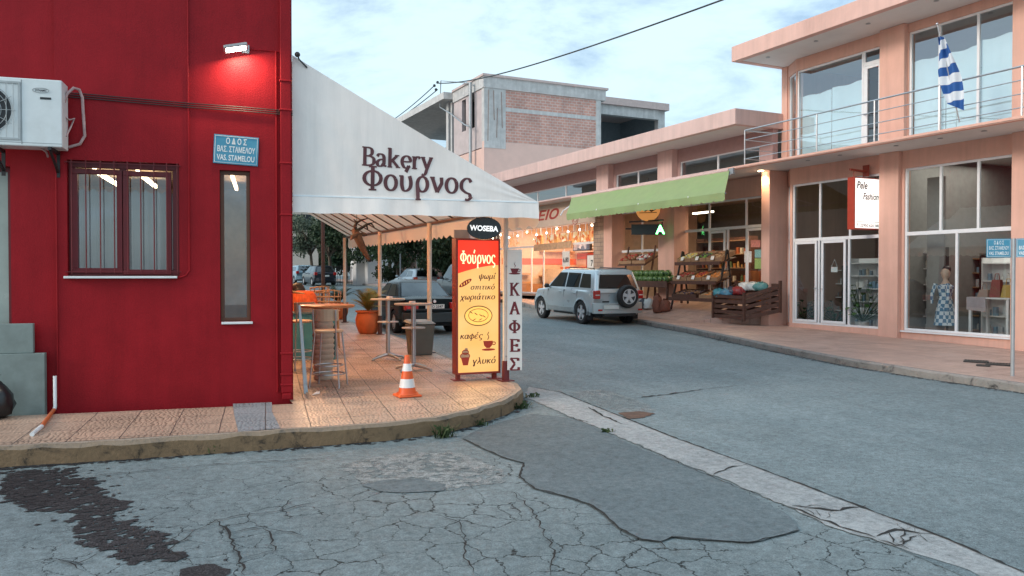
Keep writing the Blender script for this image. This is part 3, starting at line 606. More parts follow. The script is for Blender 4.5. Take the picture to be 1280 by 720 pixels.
pp.build('conduit', M_red, rb)
dp = MB(MR); u0, u1 = RW(351, 300)[0], RW(364, 300)[0]; zb = RW(357, 490)[1]
dp.box(u0, u1, -.09, -.004, zb, 7.35)
for yy in (103, 139, 205, 269, 441, 467, 480): z = RW(357, yy)[1]; dp.box(u0-.012, u1+.012, -.10, -.002, z-.012, z+.012)
dp.box(u0+.01, u1-.01, -.16, -.02, zb-.07, zb-.002); dp.build('downpipe', M_red, rb, bevel=.008)

# air conditioner
ac = thing('air_conditioner', 'white outdoor air conditioner unit hung high on the red wall', 'air conditioner', MR @ Vector((-3.3,-.2,RW(40,183)[1])))
a0, z0 = RW(-24, 183, -.36); a1, z1 = RW(77, 97, -.36); z0 = RW(70, 184, -.36)[1]; z1 = RW(70, 100, -.36)[1]
b_ = MB(MR); b_.box(a0, a1, -.36, -.06, z0, z1); M_ac = pm('ivory_white_metal', (.70,.72,.71), .35, var=.04, dirt=(.5,.5,.47), dscale=3, damt=.3)
acb = b_.build('casing', M_ac, ac, bevel=.012)
us = RW(27, 140, -.36)[0]
b_ = MB(MR); b_.box(us-.004, us+.004, -.3625, -.35, z0+.02, z1-.02); b_.box(a0+.01, a1-.005, -.3622, -.35, z0+.035, z0+.04); b_.build('seam', pm('seam_grey', (.3,.31,.31), .6), acb)
fc = ((RW(-19,137,-.36)[0]), (RW(0,137,-.36)[1])); fr_ = .255
b_ = MB(MR); b_.lathe([(fr_,0),(fr_,.004)], (fc[0],-.366,fc[1]), 36, (0,1,0)); b_.build('fan_opening', M_dark, ac)
b_ = MB(MR)
for k in range(5):
    r0 = .05+k*.055
    b_.tube([(fc[0]+r0*math.cos(t), -.372, fc[1]+r0*math.sin(t)) for t in [2*math.pi*j/32 for j in range(33)]], .0035, 5, cap=False)
for k in range(12):
    t = math.pi*k/6; b_.tube([(fc[0]+.04*math.cos(t),-.374,fc[1]+.04*math.sin(t)),(fc[0]+.30*math.cos(t),-.374,fc[1]+.30*math.sin(t))], .003, 5)
for k in range(9):
    u = fc[0]-.28+k*.07; b_.tube([(u,-.377,fc[1]-.3),(u,-.377,fc[1]+.3)], .0035, 5)
frame_box(b_, fc[0]-.33, fc[0]+.345, fc[1]-.325, fc[1]+.32, .022, -.372, -.361)
b_.build('fan_grille', pm('grille_grey', (.40,.42,.42), .5), ac)
for u in (a0+.12, a1-.12): b_ = MB(MR); b_.bar((u,-.40,z0-.02),(u,0,z0-.02),.035); b_.bar((u,-.36,z0-.04),(u,-.01,z0-.24),.025); b_.box(u-.02,u+.02,-.012,-.001,z0-.3,z0); b_.build('bracket', M_iron, ac)
eu, ez = RW(51, 113, -.362); Mt = frame(MR @ Vector((eu,-.3645,ez)), RU, (0,0,1))
b_ = MB(Mt); b_.tube([(.082*math.cos(t),.026*math.sin(t),0) for t in [2*math.pi*j/24 for j in range(25)]], .0025, 4, cap=False); b_.build('badge_ring', pm('badge_grey', (.2,.21,.22), .5), ac)
text('badge_lettering', 'DYNAMIC', .032, pm('badge_ink', (.06,.06,.07), .5), ac, frame(MR @ Vector((eu,-.3645,ez-.011)), RU, (0,0,1)), .03, .2, 'CENTER', .115)
b_ = MB(MR); eu, ez = RW(57, 123, -.362); b_.box(eu-.055, eu+.055, -.364, -.35, ez-.012, ez+.012); b_.build('label_plate', M_dark, ac)
b_ = MB(MR); P_ = lambda x, y, v: (RW(x, y, v)[0], v, RW(x, y, v)[1])
b_.tube([P_(80,128,-.2),P_(84,117,-.2),P_(92,110,-.14),(*P_(99,112,-.08),),P_(103,122,-.05),P_(104,140,-.04),P_(105,155,-.04),P_(106,170,-.035),P_(100,180,-.03),P_(86,184,-.03)], .017, 8); Mwp = pm('wrapped_pipe', (.45,.30,.29), .7, var=.3, scale=12); b_.build('pipe', Mwp, ac, smooth=60); b_ = MB(MR)
b_.tube([P_(80,146,-.2),P_(87,150,-.14),P_(93,148,-.08),P_(88,160,-.1),P_(83,170,-.18)], .010, 6); b_.build('pipe', Mwp, ac, smooth=60); b_ = MB(MR)
b_.tube([P_(50,184,-.25),P_(58,190,-.2),P_(60,196,-.12)], .012, 6)
b_.build('pipe', pm('wrapped_pipe', (.45,.30,.29), .7, var=.3, scale=12), ac, smooth=60)

# wall lamp (lit in the photo)
lu, lz_ = RW(295, 61, -.18)
lampM = MR @ Matrix.Translation((lu, -.17, lz_)) @ Matrix.Rotation(R(-12), 4, 'X') @ Matrix.Rotation(R(-14), 4, 'Y')
wl = thing('wall_lamp', 'lit white floodlight on a short arm high on the red wall', 'lamp', MR @ Vector((lu, 0, lz_)))
b_ = MB(lampM); b_.box(-.14,.14,-.065,.065,.0,.045); hd = b_.build('lamp_head', pm('grey_lamp_body', (.35,.34,.33), .4, metal=.5), wl, bevel=.012)
b_ = MB(lampM); b_.box(-.115,.115,-.048,.048,-.006,.002); b_.build('lamp_glass', em('lamp_glow', (1,.93,.82), 22), hd)
b_ = MB(MR); b_.bar((lu+.06,-.14,lz_+.05),(lu+.10,-.002,lz_+.06),.03); b_.box(lu+.06,lu+.15,-.02,-.001,lz_,lz_+.10); b_.build('arm', M_galv, wl)
ld = bpy.data.lights.new('wall_lamp_light', 'AREA'); ld.shape = 'RECTANGLE'; ld.size = .22; ld.size_y = .09; ld.energy = 13; ld.color = (1, .78, .52)
lo = bpy.data.objects.new('wall_lamp_light', ld); C.objects.link(lo); lo.matrix_world = lampM @ Matrix.Translation((0,0,-.012))

# street name plate on the wall
def name_plate(name, M, wd_, ht, lines, label, parent=None):
    t = thing(name, label, 'street sign', M.translation) if parent is None else parent
    b = MB(M); b.box(-wd_/2, wd_/2, -ht/2, ht/2, -.008, .0); pb = b.build('plate', pm('sign_blue', (.055,.25,.38), .35, var=.1, dirt=(.10,.28,.36), dscale=6, damt=.4), t, bevel=.003)
    b = MB(M); e = .016
    b.tube([(-wd_/2+e,-ht/2+e,.001),(wd_/2-e,-ht/2+e,.001),(wd_/2-e,ht/2-e,.001),(-wd_/2+e,ht/2-e,.001),(-wd_/2+e,-ht/2+e,.001)], .0035, 4); b.build('border', M_white, t)
    for (s, y, sz, ww) in lines: text('lettering', s, sz, M_white, t, M @ Matrix.Translation((0,y,.0025)), .02, 0, 'CENTER', ww)
    return t
c_ = rrect(267, 170, 323, 206); uc, zc = (c_[0]+c_[1])/2, (c_[2]+c_[3])/2; pw, ph = c_[1]-c_[0], c_[3]-c_[2]
name_plate('street_name_plate', frame(MR @ Vector((uc,-.014,zc)), (RU+Vector((0,0,-.045))), Vector((0,0,1))+RU*.045), pw, ph,
   [('Ο Δ Ο Σ', ph*.20, ph*.28, pw*.46), ('ΒΑΣ. ΣΤΑΜΕΛΟΥ', -ph*.08, ph*.27, pw*.84), ('VAS. STAMELOU', -ph*.37, ph*.27, pw*.84)], 'blue enamel street name plate on the red wall above the narrow window')

# stepped block and rubbish bag at the far left
sp0 = MR @ Vector((0,0,0)); b_ = MB(MR); zf = gz(10.5)+HL
u0, u1 = RW(-60, 470, -.06)[0], RW(57, 470, -.06)[0]; zt = RW(57, 441, -.06)[1]; u2 = RW(43, 420, -.02)[0]; zt2 = RW(43, 404, -.02)[1]
b_.box(u0, u1, -.10, -.003, zf-.05, zt)
b_.box(u0, u2, -.075, -.003, zt+.002, zt2); 
M_grst = pm('grey_green_stone', (.20,.24,.225), .6, var=.14, scale=5, dirt=(.12,.14,.13), dscale=2.0, damt=.7)
tag(b_.build('stone_step_block', M_grst, bevel=.006), 'grey green stepped stone block against the red wall under the air conditioner', 'step block')
bg_ = MB(); c = G(2, 521, HL)
for k in range(9):
    pass
bg_.lathe([(.10,0),(.17,.04),(.20,.14),(.18,.25),(.12,.34),(.05,.40),(.03,.43),(.06,.47)], (c.x-.06, c.y-.05, c.z), 14)
for i in range(len(bg_.v)): bg_.v[i] += Vector((random.uniform(-.02,.02), random.uniform(-.02,.02), 0 if bg_.v[i].z < c.z+.01 else random.uniform(-.012,.012)))
tag(bg_.build('rubbish_bag', pm('black_bin_bag', (.012,.012,.013), .3, var=.3), smooth=50), 'knotted black rubbish bag on the pavement beside the stone block', 'rubbish bag')
# drain pipe on the pavement
b_ = MB(); a = G(69, 515, HL); a2 = PY(69, 470, a.y)
b_.tube([(a.x,a.y,a2.z),(a.x,a.y,a.z+.06),(a.x-.01,a.y-.02,a.z+.03)], .019, 10)
e1 = G(52, 533, HL+.02); e2 = G(40, 543, HL+.02)
dpz = thing('drain_pipe', 'thin white plastic drain pipe with an orange length lying on the pavement', 'drain pipe', (a.x, a.y, a.z))
b_.build('pipe', M_white, dpz, smooth=50); b_ = MB(); b_.tube([e1, e2], .022, 10); b_.build('pipe_end', M_white, dpz, smooth=50)
b_ = MB(); b_.tube([(a.x-.012,a.y-.025,a.z+.03),e1], .021, 10); b_.build('elbow_pipe', pm('orange_pvc', (.55,.13,.04), .5), dpz, smooth=50)

# ================================================================== CONCRETE AND BRICK BUILDING (unfinished)
def bricks(name, c0, c1, mort, bw, bh, rot=None, msize=.012):
    m, n, l, b = newmat(name); t = n.new('ShaderNodeNewGeometry'); s = n.new('ShaderNodeSeparateXYZ'); l.new(t.outputs['Position'], s.inputs[0]); cmb = n.new('ShaderNodeCombineXYZ')
    sm = n.new('ShaderNodeMath'); sm.operation = 'ADD'; l.new(s.outputs[0], sm.inputs[0]); l.new(s.outputs[1], sm.inputs[1]); l.new(sm.outputs[0], cmb.inputs[0]); l.new(s.outputs[2], cmb.inputs[1])
    br = n.new('ShaderNodeTexBrick'); br.inputs['Scale'].default_value = 1; br.inputs['Brick Width'].default_value = bw; br.inputs['Row Height'].default_value = bh; br.inputs['Mortar Size'].default_value = msize
    br.inputs['Color1'].default_value = (*c0,1); br.inputs['Color2'].default_value = (*c1,1); br.inputs['Mortar'].default_value = (*mort,1); l.new(cmb.outputs[0], br.inputs['Vector'])
    nz = noise(n, l, t.outputs['Position'], 1.4, 7, .65); r = ramp(n, l, nz.outputs[0], [(.3, .75), (.7, 1.2)])
    mm_ = n.new('ShaderNodeMix'); mm_.data_type = 'RGBA'; mm_.blend_type = 'MULTIPLY'; mm_.inputs[0].default_value = 1; l.new(br.outputs[0], mm_.inputs[6]); l.new(r.outputs[0], mm_.inputs[7])
    l.new(mm_.outputs[2], b.inputs['Base Color']); b.inputs['Roughness'].default_value = .9
    bp = n.new('ShaderNodeBump'); bp.invert = True; bp.inputs['Strength'].default_value = .5; bp.inputs['Distance'].default_value = .015; l.new(br.outputs['Fac'], bp.inputs['Height']); l.new(bp.outputs[0], b.inputs['Normal']); return m
M_brick = bricks('hollow_red_brick', (.58,.30,.24), (.50,.26,.215), (.56,.43,.38), .30, .15, msize=.022)
bx, by = 17.0, 38.0
bb = thing('brick_building', 'unfinished grey concrete building with red brick upper storey behind the shops', 'building', (bx, by, gz(by)))
zt_ = PY(612, 93, by).z; zb1 = PY(640, 113, by).z; zbm1, zbm2 = PY(680, 139, by).z, PY(680, 144, by).z; zb0 = PY(632, 178, by).z
xa, xb_, xr = PY(632,150,by).x, PY(745,150,by).x, PY(751,150,by).x
yl = PX(567, 160, bx).y; ye = PX(492, 160, bx).y
b_ = MB(); b_.box(xa, xb_, by+.02, by+.2, zb0, zb1); b_.build('brick_wall', M_brick, bb)
b_ = MB(); b_.box(xa-.02, xb_+.02, by-.0, by+.10, zbm1, zbm2); b_.box(bx-.05, xr+.3, by-.05, yl, zb1, zt_-.12); b_.box(bx+.003, xa, by-.02, by+.3, zb0-.35, zb1); b_.box(xb_, xr, by-.02, by+.3, zb0-.35, zb1)
b_.build('concrete_frame', M_conc, bb)
M_capst = pm('pinkish_concrete', (.56,.44,.41), .85, var=.1)
b_ = MB(); b_.box(bx-.12, xr+.42, by-.14, yl+.0, zt_-.12, zt_); b_.build('roof', M_capst, bb)
# steel left standing on the corner column
b_ = MB()
for k, (px, y0_, y1_) in enumerate(((611,112,176),(617,113,150),(622,135,172),(627,115,160))):
    p = PY(px, y0_, by-.05); q_ = PY(px+(k % 2)*2-1, y1_, by-.05); b_.tube([p, q_], .018, 5)
b_.build('starter_bar', pm('rusty_bar', (.30,.22,.19), .8), bb, kind=None)
# left face: rendered panels with dark openings
hol = []
for px0, px1, py0, py1 in ((577,582,126,163),(586,593,119,159)):
    p, q_ = PX(px1, py1, bx), PX(px0, py0, bx); hol.append((p.y, q_.y, p.z, q_.z))
MXf = Matrix(((0,1,0,bx),(1,0,0,0),(0,0,1,0),(0,0,0,1)))        # (u, v, z) -> (bx+v, u, z)
b_ = MB(MXf); b_.wall(by+.32, yl, zb0-.3, zb1, hol, .02, .2); b_.build('panel_wall', pm('grey_pink_render', (.50,.42,.41), .85, var=.12, scale=2), bb)
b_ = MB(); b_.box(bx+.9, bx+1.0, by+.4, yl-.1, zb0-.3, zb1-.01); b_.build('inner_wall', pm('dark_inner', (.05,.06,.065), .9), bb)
b_ = MB(); b_.box(bx, xr, by, by+.25, -.5, zb0-.002); b_.box(bx, bx+.25, by+.25, ye, -.5, zb0-.36); b_.box(bx+.26, xr, by+.26, ye, zb0-1.0, zb0-.37); b_.build('plaster_wall', pm('salmon_plaster', (.70,.47,.40), .8, var=.06, scale=1.5), bb)
# open frame further along the street
zs_ = PX(565, 117, bx).z
b_ = MB(); b_.box(bx-.6, xr, yl+.003, ye+2, zs_-.38, zs_-.0); b_.box(bx-.2, xr, yl, ye+2, zb0-.65, zb0-.37)
b_.build('roof_slab', M_conc, bb)
b_ = MB()
for y_ in (yl+.8, ye-1.2): b_.box(bx, bx+.35, y_, y_+.35, zb0-.37, zs_-.38)
b_.box(bx+3.0, bx+3.2, yl+.01, ye+2, zb0-.37, zs_-1.6); b_.box(bx+3.0, bx+3.2, yl+.01, yl+4, zs_-1.6, zs_-.38); b_.box(bx, xr, yl+.25, yl+.45, zb0-.37, zs_-.39)
b_.build('column', M_conc, bb)
# lower wing to the right, open and roofed
by2 = 40.5; zr = PY(790, 126, by2).z; xw0, xw1 = xr+.31, PY(833, 131, by2).x; xc0 = PY(822,160,by2).x
b_ = MB(); b_.box(xw0-.5, xw1, by2-.3, by2+9, zr-.42, zr); b_.build('wing_slab', M_capst, bb)
b_ = MB(); b_.box(xc0+.05, xw1-.12, by2, by2+.4, 4, zr-.42); b_.box(xw0-.4, xw0-.1, by2, by2+.3, 4, zr-.42); b_.box(xw0-.5, xc0, by2-.12, by2+.3, zr-1.0, zr-.425); b_.build('wing_column', M_conc, bb)
b_ = MB(); b_.box(xw0-.5, xw1-.2, by2+4.5, by2+4.7, 4, zr-.43); b_.box(xw1-.4, xw1-.2, by2+.41, by2+4.5, 4, zr-.43); b_.build('wing_wall', pm('shade_blue_plaster', (.20,.25,.28), .8), bb)  # dark blue grey colour paints in the shade under the wing slab
# service mast with its bracket
sm = PX(588, 150, 16.7); smz0 = PX(588, 212, 16.7).z; smz1 = PX(588, 103, 16.7).z
sp_ = thing('service_mast', 'thin grey steel electric service mast with square bracket beside the brick building', 'mast', (sm.x, sm.y, smz0))
b_ = MB(); b_.tube([(sm.x,sm.y,smz0-3),(sm.x,sm.y,smz1)], .085, 10); b_.build('pole', M_galv, sp_, smooth=50)
pb_ = [PX(x, y, 16.7-.05*k) for k, (x, y) in enumerate(((588,104),(551,101),(550,134),(563,142),(581,156),(586,158)))]
b_ = MB(); b_.tube(pb_, .035, 6); b_.build('bracket', M_galv, sp_, smooth=50)
il = MB(); 
for x, y in ((547,103),(543,107),(545,112)): il.ball(PX(x,y,16.7), .09, 8)
il.v and il.build('insulator', M_dark, sp_)
wn = PX(547,104,16.7)
M_cable = pm('black_cable', (.03,.035,.035), .6)
b_ = MB(); q_ = Vector((0,0,EYE))+ray(930,-10)*9.5; pts = []
for k in range(25):
    t = k/24; p = wn.lerp(q_, t); pts.append(p-Vector((0,0,1))*(.55*4*t*(1-t)*.55))
b_.tube(pts, [.032-.021*k/24 for k in range(25)], 6)
tag(b_.build('power_line', M_cable, smooth=60), 'black overhead power line rising from the mast across the sky', 'cable')
for k, (x, y) in enumerate(((543,107),(547,112))):
    b_ = MB(); p0 = PX(x, y, 16.7); p1 = Vector((0,0,EYE))+ray(470-k*6, 163+k*5)*62; b_.tube([p0.lerp(p1, t/10)-Vector((0,0,.8*t/10*(1-t/10))) for t in range(11)], .03, 5)
    tag(b_.build('power_line', M_cable, smooth=60), ('upper' if k == 0 else 'lower')+' of two black cables dropping from the mast behind the bakery awning', 'cable')

# ================================================================== PEACH SHOP BUILDING (two storeys, near)
XF = 17.4; XS = 15.9                       # facade plane, slab edge plane
MF = Matrix(((0,1,0,XF),(1,0,0,0),(0,0,1,0),(0,0,0,1)))     # (u = Y, v = into the building, z)
def FY(px, py=300): return PX(px, py, XF).y
def FZ(px, py): return PX(px, py, XF).z
YE = 17.95                                # end wall of the two-storey part
Y0 = 2.0                                  # runs out of the picture to the right
pb = thing('peach_shop_building', 'peach two storey shop building with large windows and railed balcony', 'building', (XF, 12, gr(12)))
zsl1 = PX(930, 205, XS).z; zsl0 = PX(1060, 187.5, XS).z
zsl1 = (PX(930,205,XS).z+PX(1270,146.5,XS).z)/2; 
zsoff = FZ(1103, 193); zsl0 = zsoff
zro0, zro1 = PX(912.5, 77.8, XS).z, PX(912.5, 59.4, XS).z
print('zs', zsl0, zsl1, zro0, zro1)
def fr4(x0, x1, ytop, ybot):              # opening on the facade from left px, right px, top/bottom given at mid px
    return FY(x1), FY(x0), ybot, ytop
# ground storey openings
zA0, zA1, zAm = FZ(1195, 417.5), FZ(1195, 202), FZ(1195, 289)
zB0, zB1, zBm = FZ(1050, 408), FZ(1050, 223.0), FZ(1050, 297.5)
wA = (FY(1266), FY(1130), zA0, zA1); wB = (FY(1099.5), FY(990), zB0, zB1)
yCh = FY(988); ych1 = 17.78; vch = .42       # splayed end: from (v 0, yCh) back to (v vch, ych1)
wC = (3.0, 8.35, zA0, zA1)
u1W = FY(996, 90); wU1 = (FY(1102.5, 100), u1W, zsl1+.02, FZ(1050, 72.6)); wU2 = (FY(1269.5, 60), FY(1136, 60), zsl1+.02, FZ(1200, 21)); wU3 = (3.0, 8.2, zsl1+.02, wU2[3])
b_ = MB(MF); b_.wall(Y0, yCh+.02, -.6, zsl0, [wA, wB, wC], 0, .22)
b_.wall(Y0, u1W+.02, zsl0-.0, zro0, [wU1, wU2, wU3], .0, .22)
yUc, yGc = 17.75, ych1
def splay(mb, ya, yb, v1, z0, z1, hz0, hz1, m=.1):     # splayed wall piece with one tall opening
    D = Vector((v1, yb-ya)); ln = D.length; d = D/ln; P3 = lambda s, off, z: (ya+d.y*s-d.x*off, d.x*s+d.y*off, z)
    old = mb.M; mb.M = old @ Matrix(((d.y,-d.x,0,ya),(d.x,d.y,0,0),(0,0,1,0),(0,0,0,1))); mb.wall(0, ln, z0, z1, [(m*.3, ln-m, hz0, hz1)], 0, .2); MM = mb.M; mb.M = old; return MM, ln
spU, lnU = splay(b_, u1W+.02, yUc, .38, zsl1, zro0, zsl1+.02, wU1[3]); spG, lnG = splay(b_, yCh+.02, yGc, vch, -.6, zsl0, zB0, zB1)
b_.box(yUc-.02, YE, .34, .62, -.6, zro0); b_.box(YE-.2, YE, .62, 9, -.6, zro0)
b_.build('wall', M_peach, pb)
# columns standing proud of the wall
for px0, px1 in ((1103,1127),(1268.5,1296)):
    ya, yb = FY(px1), FY(px0); MB(MF).box(ya, yb, -.14, -.002, -.6, zsl0+.0).build('column', M_peach, pb, bevel=.012)
for px0, px1 in ((1104,1135),(1270,1300)):
    ya, yb = FY(px1, 80), FY(px0, 80); MB(MF).box(ya, yb, -.14, -.002, zsl1+.001, zro0).build('column', M_peach, pb, bevel=.012)
b_ = MB(); b_.box(XS, XF-.003, Y0, 37.9, zsl0, zsl0+.012); 
b_.box(XS+.02, 26, Y0, YE+.2, zsl0+.014, zsl1-.01)
b_.build('floor_slab', M_soffit, pb)
b_ = MB(); b_.box(XS, XS+.16, Y0, YE+.25, zsl0-.01, zsl1); b_.box(XS+.161, XF+.0, Y0, YE+.2, zsl1-.008, zsl1-.002); b_.build('slab_fascia', M_peach, pb, bevel=.008)
b_ = MB(); b_.box(XS+.03, 27, Y0, YE+.05, zro0+.004, zro1-.01); b_.build('roof_slab', M_soffit, pb)
b_ = MB(); b_.box(XS, XS+.2, Y0, YE+.1, zro0-.01, zro1); b_.box(XS+.2, 27, YE-.1, YE+.1, zro0-.01, zro1); b_.build('roof_fascia', pm('pale_peach_render', (.70,.44,.37), .72, var=.06, scale=1.6, dirt=(.48,.28,.23), dscale=.5, damt=.5, streak=.13), pb, bevel=.01)
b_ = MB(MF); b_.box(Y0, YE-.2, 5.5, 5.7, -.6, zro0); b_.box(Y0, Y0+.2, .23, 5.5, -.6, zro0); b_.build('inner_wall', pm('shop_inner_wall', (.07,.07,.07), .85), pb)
b_ = MB(MF); b_.box(Y0, YE-.2, .0+.23, 5.5, -.2, -.05); b_.build('shop_floor', pm('shop_floor_tile', (.20,.18,.16), .35), pb)
b_ = MB(MF); b_.box(FY(1101)-.02, FY(1101)+.06, .6, 5.5, -.05, zsl0-.01); b_.box(FY(1150)-.1, FY(1133), .75, .8, -.05, zA1-.2); b_.build('partition_wall', pm('shop_partition', (.20,.195,.19), .8), pb)

def fbar(mb, u0, u1, z0, z1, v0=-.0, v1=.07): mb.box(u0, u1, v0, v1, z0, z1)
def glaze(name, op, vs_top, vs_bot, zm, mat, parent, fw=.055, doors=(), mullrange=None, gl='pane', top=True, v=.03):
    """opening with frame, a transom at zm, mullions above and below; frame and panes are parts"""
    a, b, c, d = op; mb = MB(MF); frame_box(mb, a+.002, b-.002, c+.002, d-.002, fw, v, v+.07)
    if zm: mb.box(a+fw, b-fw, v-.004, v+.066, zm-.045, zm+.045)
    for u in vs_top: mb.box(u-.03, u+.03, v+.003, v+.063, (zm+.045 if zm else c+fw), d-fw)
    for u in vs_bot: mb.box(u-.03, u+.03, v+.003, v+.063, c+fw, zm-.045)
    f = mb.build(name, M_alu, parent, bevel=.004)
    def pane(u0, u1, z0, z1): MB(MF).poly([(u0,v+.03,z0),(u1,v+.03,z0),(u1,v+.03,z1),(u0,v+.03,z1)]).build(gl, mat, f)
    us = [a+fw]+sorted(vs_top)+[b-fw]
    for x, y in zip(us, us[1:]): pane(x, y, (zm if zm else c+fw), d-fw)
    if zm:
        us = [a+fw]+sorted(vs_bot)+[b-fw]
        for x, y in zip(us, us[1:]): pane(x, y, c+fw, zm)
    return f
glaze('shop_window', wA, [FY(1174), FY(1221)], [FY(1194.5)], zAm, M_glass, pb)
b_ = MB(MF); b_.box(wA[0]-.06, wA[1]+.06, -.05, .03, zA0-.04, zA0-.001); b_.build('sill', M_alu, pb, bevel=.004)
fB = glaze('shop_front', wB, [FY(1023.5), FY(1061)], [FY(1022.5), FY(1060)], zBm, M_glass, pb)
for d0, d1 in ((993,1020.5),(1026,1056.5)):           # double door leaves
    mb = MB(MF); ya, yb = FY(d1), FY(d0); frame_box(mb, ya, yb, zB0+.06, zBm-.05, .07, .012, .05); dl = mb.build('door', M_alu, pb, bevel=.004)
    hx = yb-.05 if d0 > 1000 else ya+.03
    MB(MF).tube([(hx,.005,zB0+1.0),(hx,-.05,zB0+1.0),(hx,-.05,zB0+1.02),(hx-.12 if d0 < 1000 else hx, -.05, zB0+1.02)], .012, 6).build('handle', M_steel, dl)
def splayglass(M, ln, z0, z1, zm, mat, nm):
    mb = MB(pb_M(M)); frame_box(mb, .035, ln-.105, z0+.002, z1-.002, .05, .03, .1)
    if zm: mb.box(.085, ln-.155, .03, .1, zm-.045, zm+.045)
    f = mb.build(nm, M_alu, pb, bevel=.004); MB(pb_M(M)).poly([(.08,.06,z0+.05),(ln-.15,.06,z0+.05),(ln-.15,.06,z1-.05),(.08,.06,z1-.05)]).build('pane', mat, f)
def pb_M(M): return M
splayglass(spG, lnG, zB0, zB1, zBm, M_glass, 'shop_window'); splayglass(spU, lnU, zsl1+.02, wU1[3], None, M_glassup, 'upper_window')
yd = FY(1078, 150); 
f1 = glaze('upper_window', (yd, wU1[1], wU1[2], wU1[3]), [], [], None, M_glassup, pb)
mb = MB(MF); zd = FZ(1090, 78); frame_box(mb, wU1[0]+.003, yd-.003, wU1[2], wU1[3], .05, .03, .1); mb.box(wU1[0]+.05, yd-.05, .026, .096, zd-.05, zd+.05); frame_box(mb, wU1[0]+.055, yd-.055, wU1[2]+.06, zd-.055, .07, .02, .075); dk = mb.build('balcony_door', M_alu, pb, bevel=.004)
MB(MF).poly([(wU1[0]+.05,.06,wU1[2]+.05),(yd-.05,.06,wU1[2]+.05),(yd-.05,.06,wU1[3]-.05),(wU1[0]+.05,.06,wU1[3]-.05)]).build('pane', glass('door_glass', (.35,.45,.48), .10, .012), dk)
MB(MF).tube([(yd-.09,.0,wU1[2]+1.0),(yd-.09,-.05,wU1[2]+1.0),(yd-.2,-.05,wU1[2]+1.0)], .012, 6).build('handle', M_steel, dk)
glaze('upper_window', wU2, [FY(1173, 100), FY(1221, 100)], [], None, M_glassup, pb); glaze('upper_window', wU3, [5.5], [], None, M_glassup, pb); glaze('shop_window', wC, [5.5], [5.5], zAm, M_glass, pb)
M_sheet = pm('window_sheet_white', (.78,.86,.88), .85, var=.06, scale=1.2)
def sheet_up(px0, px1, pys, M=MF):
    a, b = FY(px1, 80), FY(px0, 80); n = len(pys); q = MB(MF)
    for k, py in enumerate(pys):
        ua, ub = b-(b-a)*k/n-.012, b-(b-a)*(k+1)/n+.012; z = FZ(px0+(px1-px0)*(k+.5)/n, py); q.cur = 0
        m_ = 8
        for j in range(m_):
            x, y = ua+(ub-ua)*j/m_, ua+(ub-ua)*(j+1)/m_; q.poly([(x,.16+.012*math.sin(j*1.7),zsl1+.02),(y,.16+.012*math.sin(j*1.7+1.7),zsl1+.02),(y,.16+.012*math.sin(j*1.7+1.7),z+.02*math.sin(j+1+k)),(x,.16+.012*math.sin(j*1.7),z+.02*math.sin(j+k))])
        q.build('window_sheet', M_sheet, pb, smooth=60, merge=True); q = MB(MF)
sheet_up(997, 1076, (116, 104)); sheet_up(1137, 1268, (71, 60, 43)); sheet_up(1270, 1420, (40, 25))
# soffit spotlights (small dark recessed) and the one that is lit
for k, px in enumerate((1010, 1050, 1120, 1175, 1230)):
    y = PX(px, 190, 16.5).y; MB().lathe([(.05,0),(.06,-.012),(.045,-.014)], (16.5, y, zsl0-.001), 14).build('soffit_spot', M_galv, pb)
for px in (960, 1020, 1085, 1170):
    y = PX(px, 60, 16.5).y; MB().lathe([(.05,0),(.06,-.012),(.045,-.014)], (16.5, y, zro0-.001), 14).build('soffit_spot', M_galv, pb)
ys_ = PX(951, 219, 16.9)
MB().lathe([(.07,0),(.075,-.012),(.05,-.016)], (16.9, ys_.y, zsl0-.002), 14).build('lit_spot', em('spot_glow', (1,.80,.52), 25), pb)
lp = bpy.data.lights.new('soffit_light', 'SPOT'); lp.energy = 85; lp.color = (1,.66,.36); lp.spot_size = R(120); lp.spot_blend = .7; lp.shadow_soft_size = .06
lo = bpy.data.objects.new('soffit_light', lp); C.objects.link(lo); lo.location = (16.9, ys_.y, zsl0-.04)

# balcony railing
rl = thing('balcony_railing', 'thin steel balcony railing with horizontal bars along the upper floor', 'railing', (XS+.1, 12, zsl1))
b_ = MB(); rx = XS+.08; yR = PX(931, 180, rx).y
zT = zsl1+.98
for k in range(4): b_.tube([(XF-.25,yR,zT-.27*k),(rx,yR,zT-.27*k),(rx,Y0,zT-.27*k)], .022 if k == 0 else .012, 6)
b_.build('rail', M_steel, rl, smooth=50)
for px in (932, 1021, 1093, 1174, 1277):
    y = PX(px, 160, rx).y if px > 932 else yR
    MB().tube([(rx+.001,y,zsl1),(rx+.001,y,zT)], .02, 6).build('post', M_steel, rl)
for y in (8.2, 6.5, 4.8): MB().tube([(rx,y,zsl1),(rx,y,zT)], .02, 6).build('post', M_steel, rl)

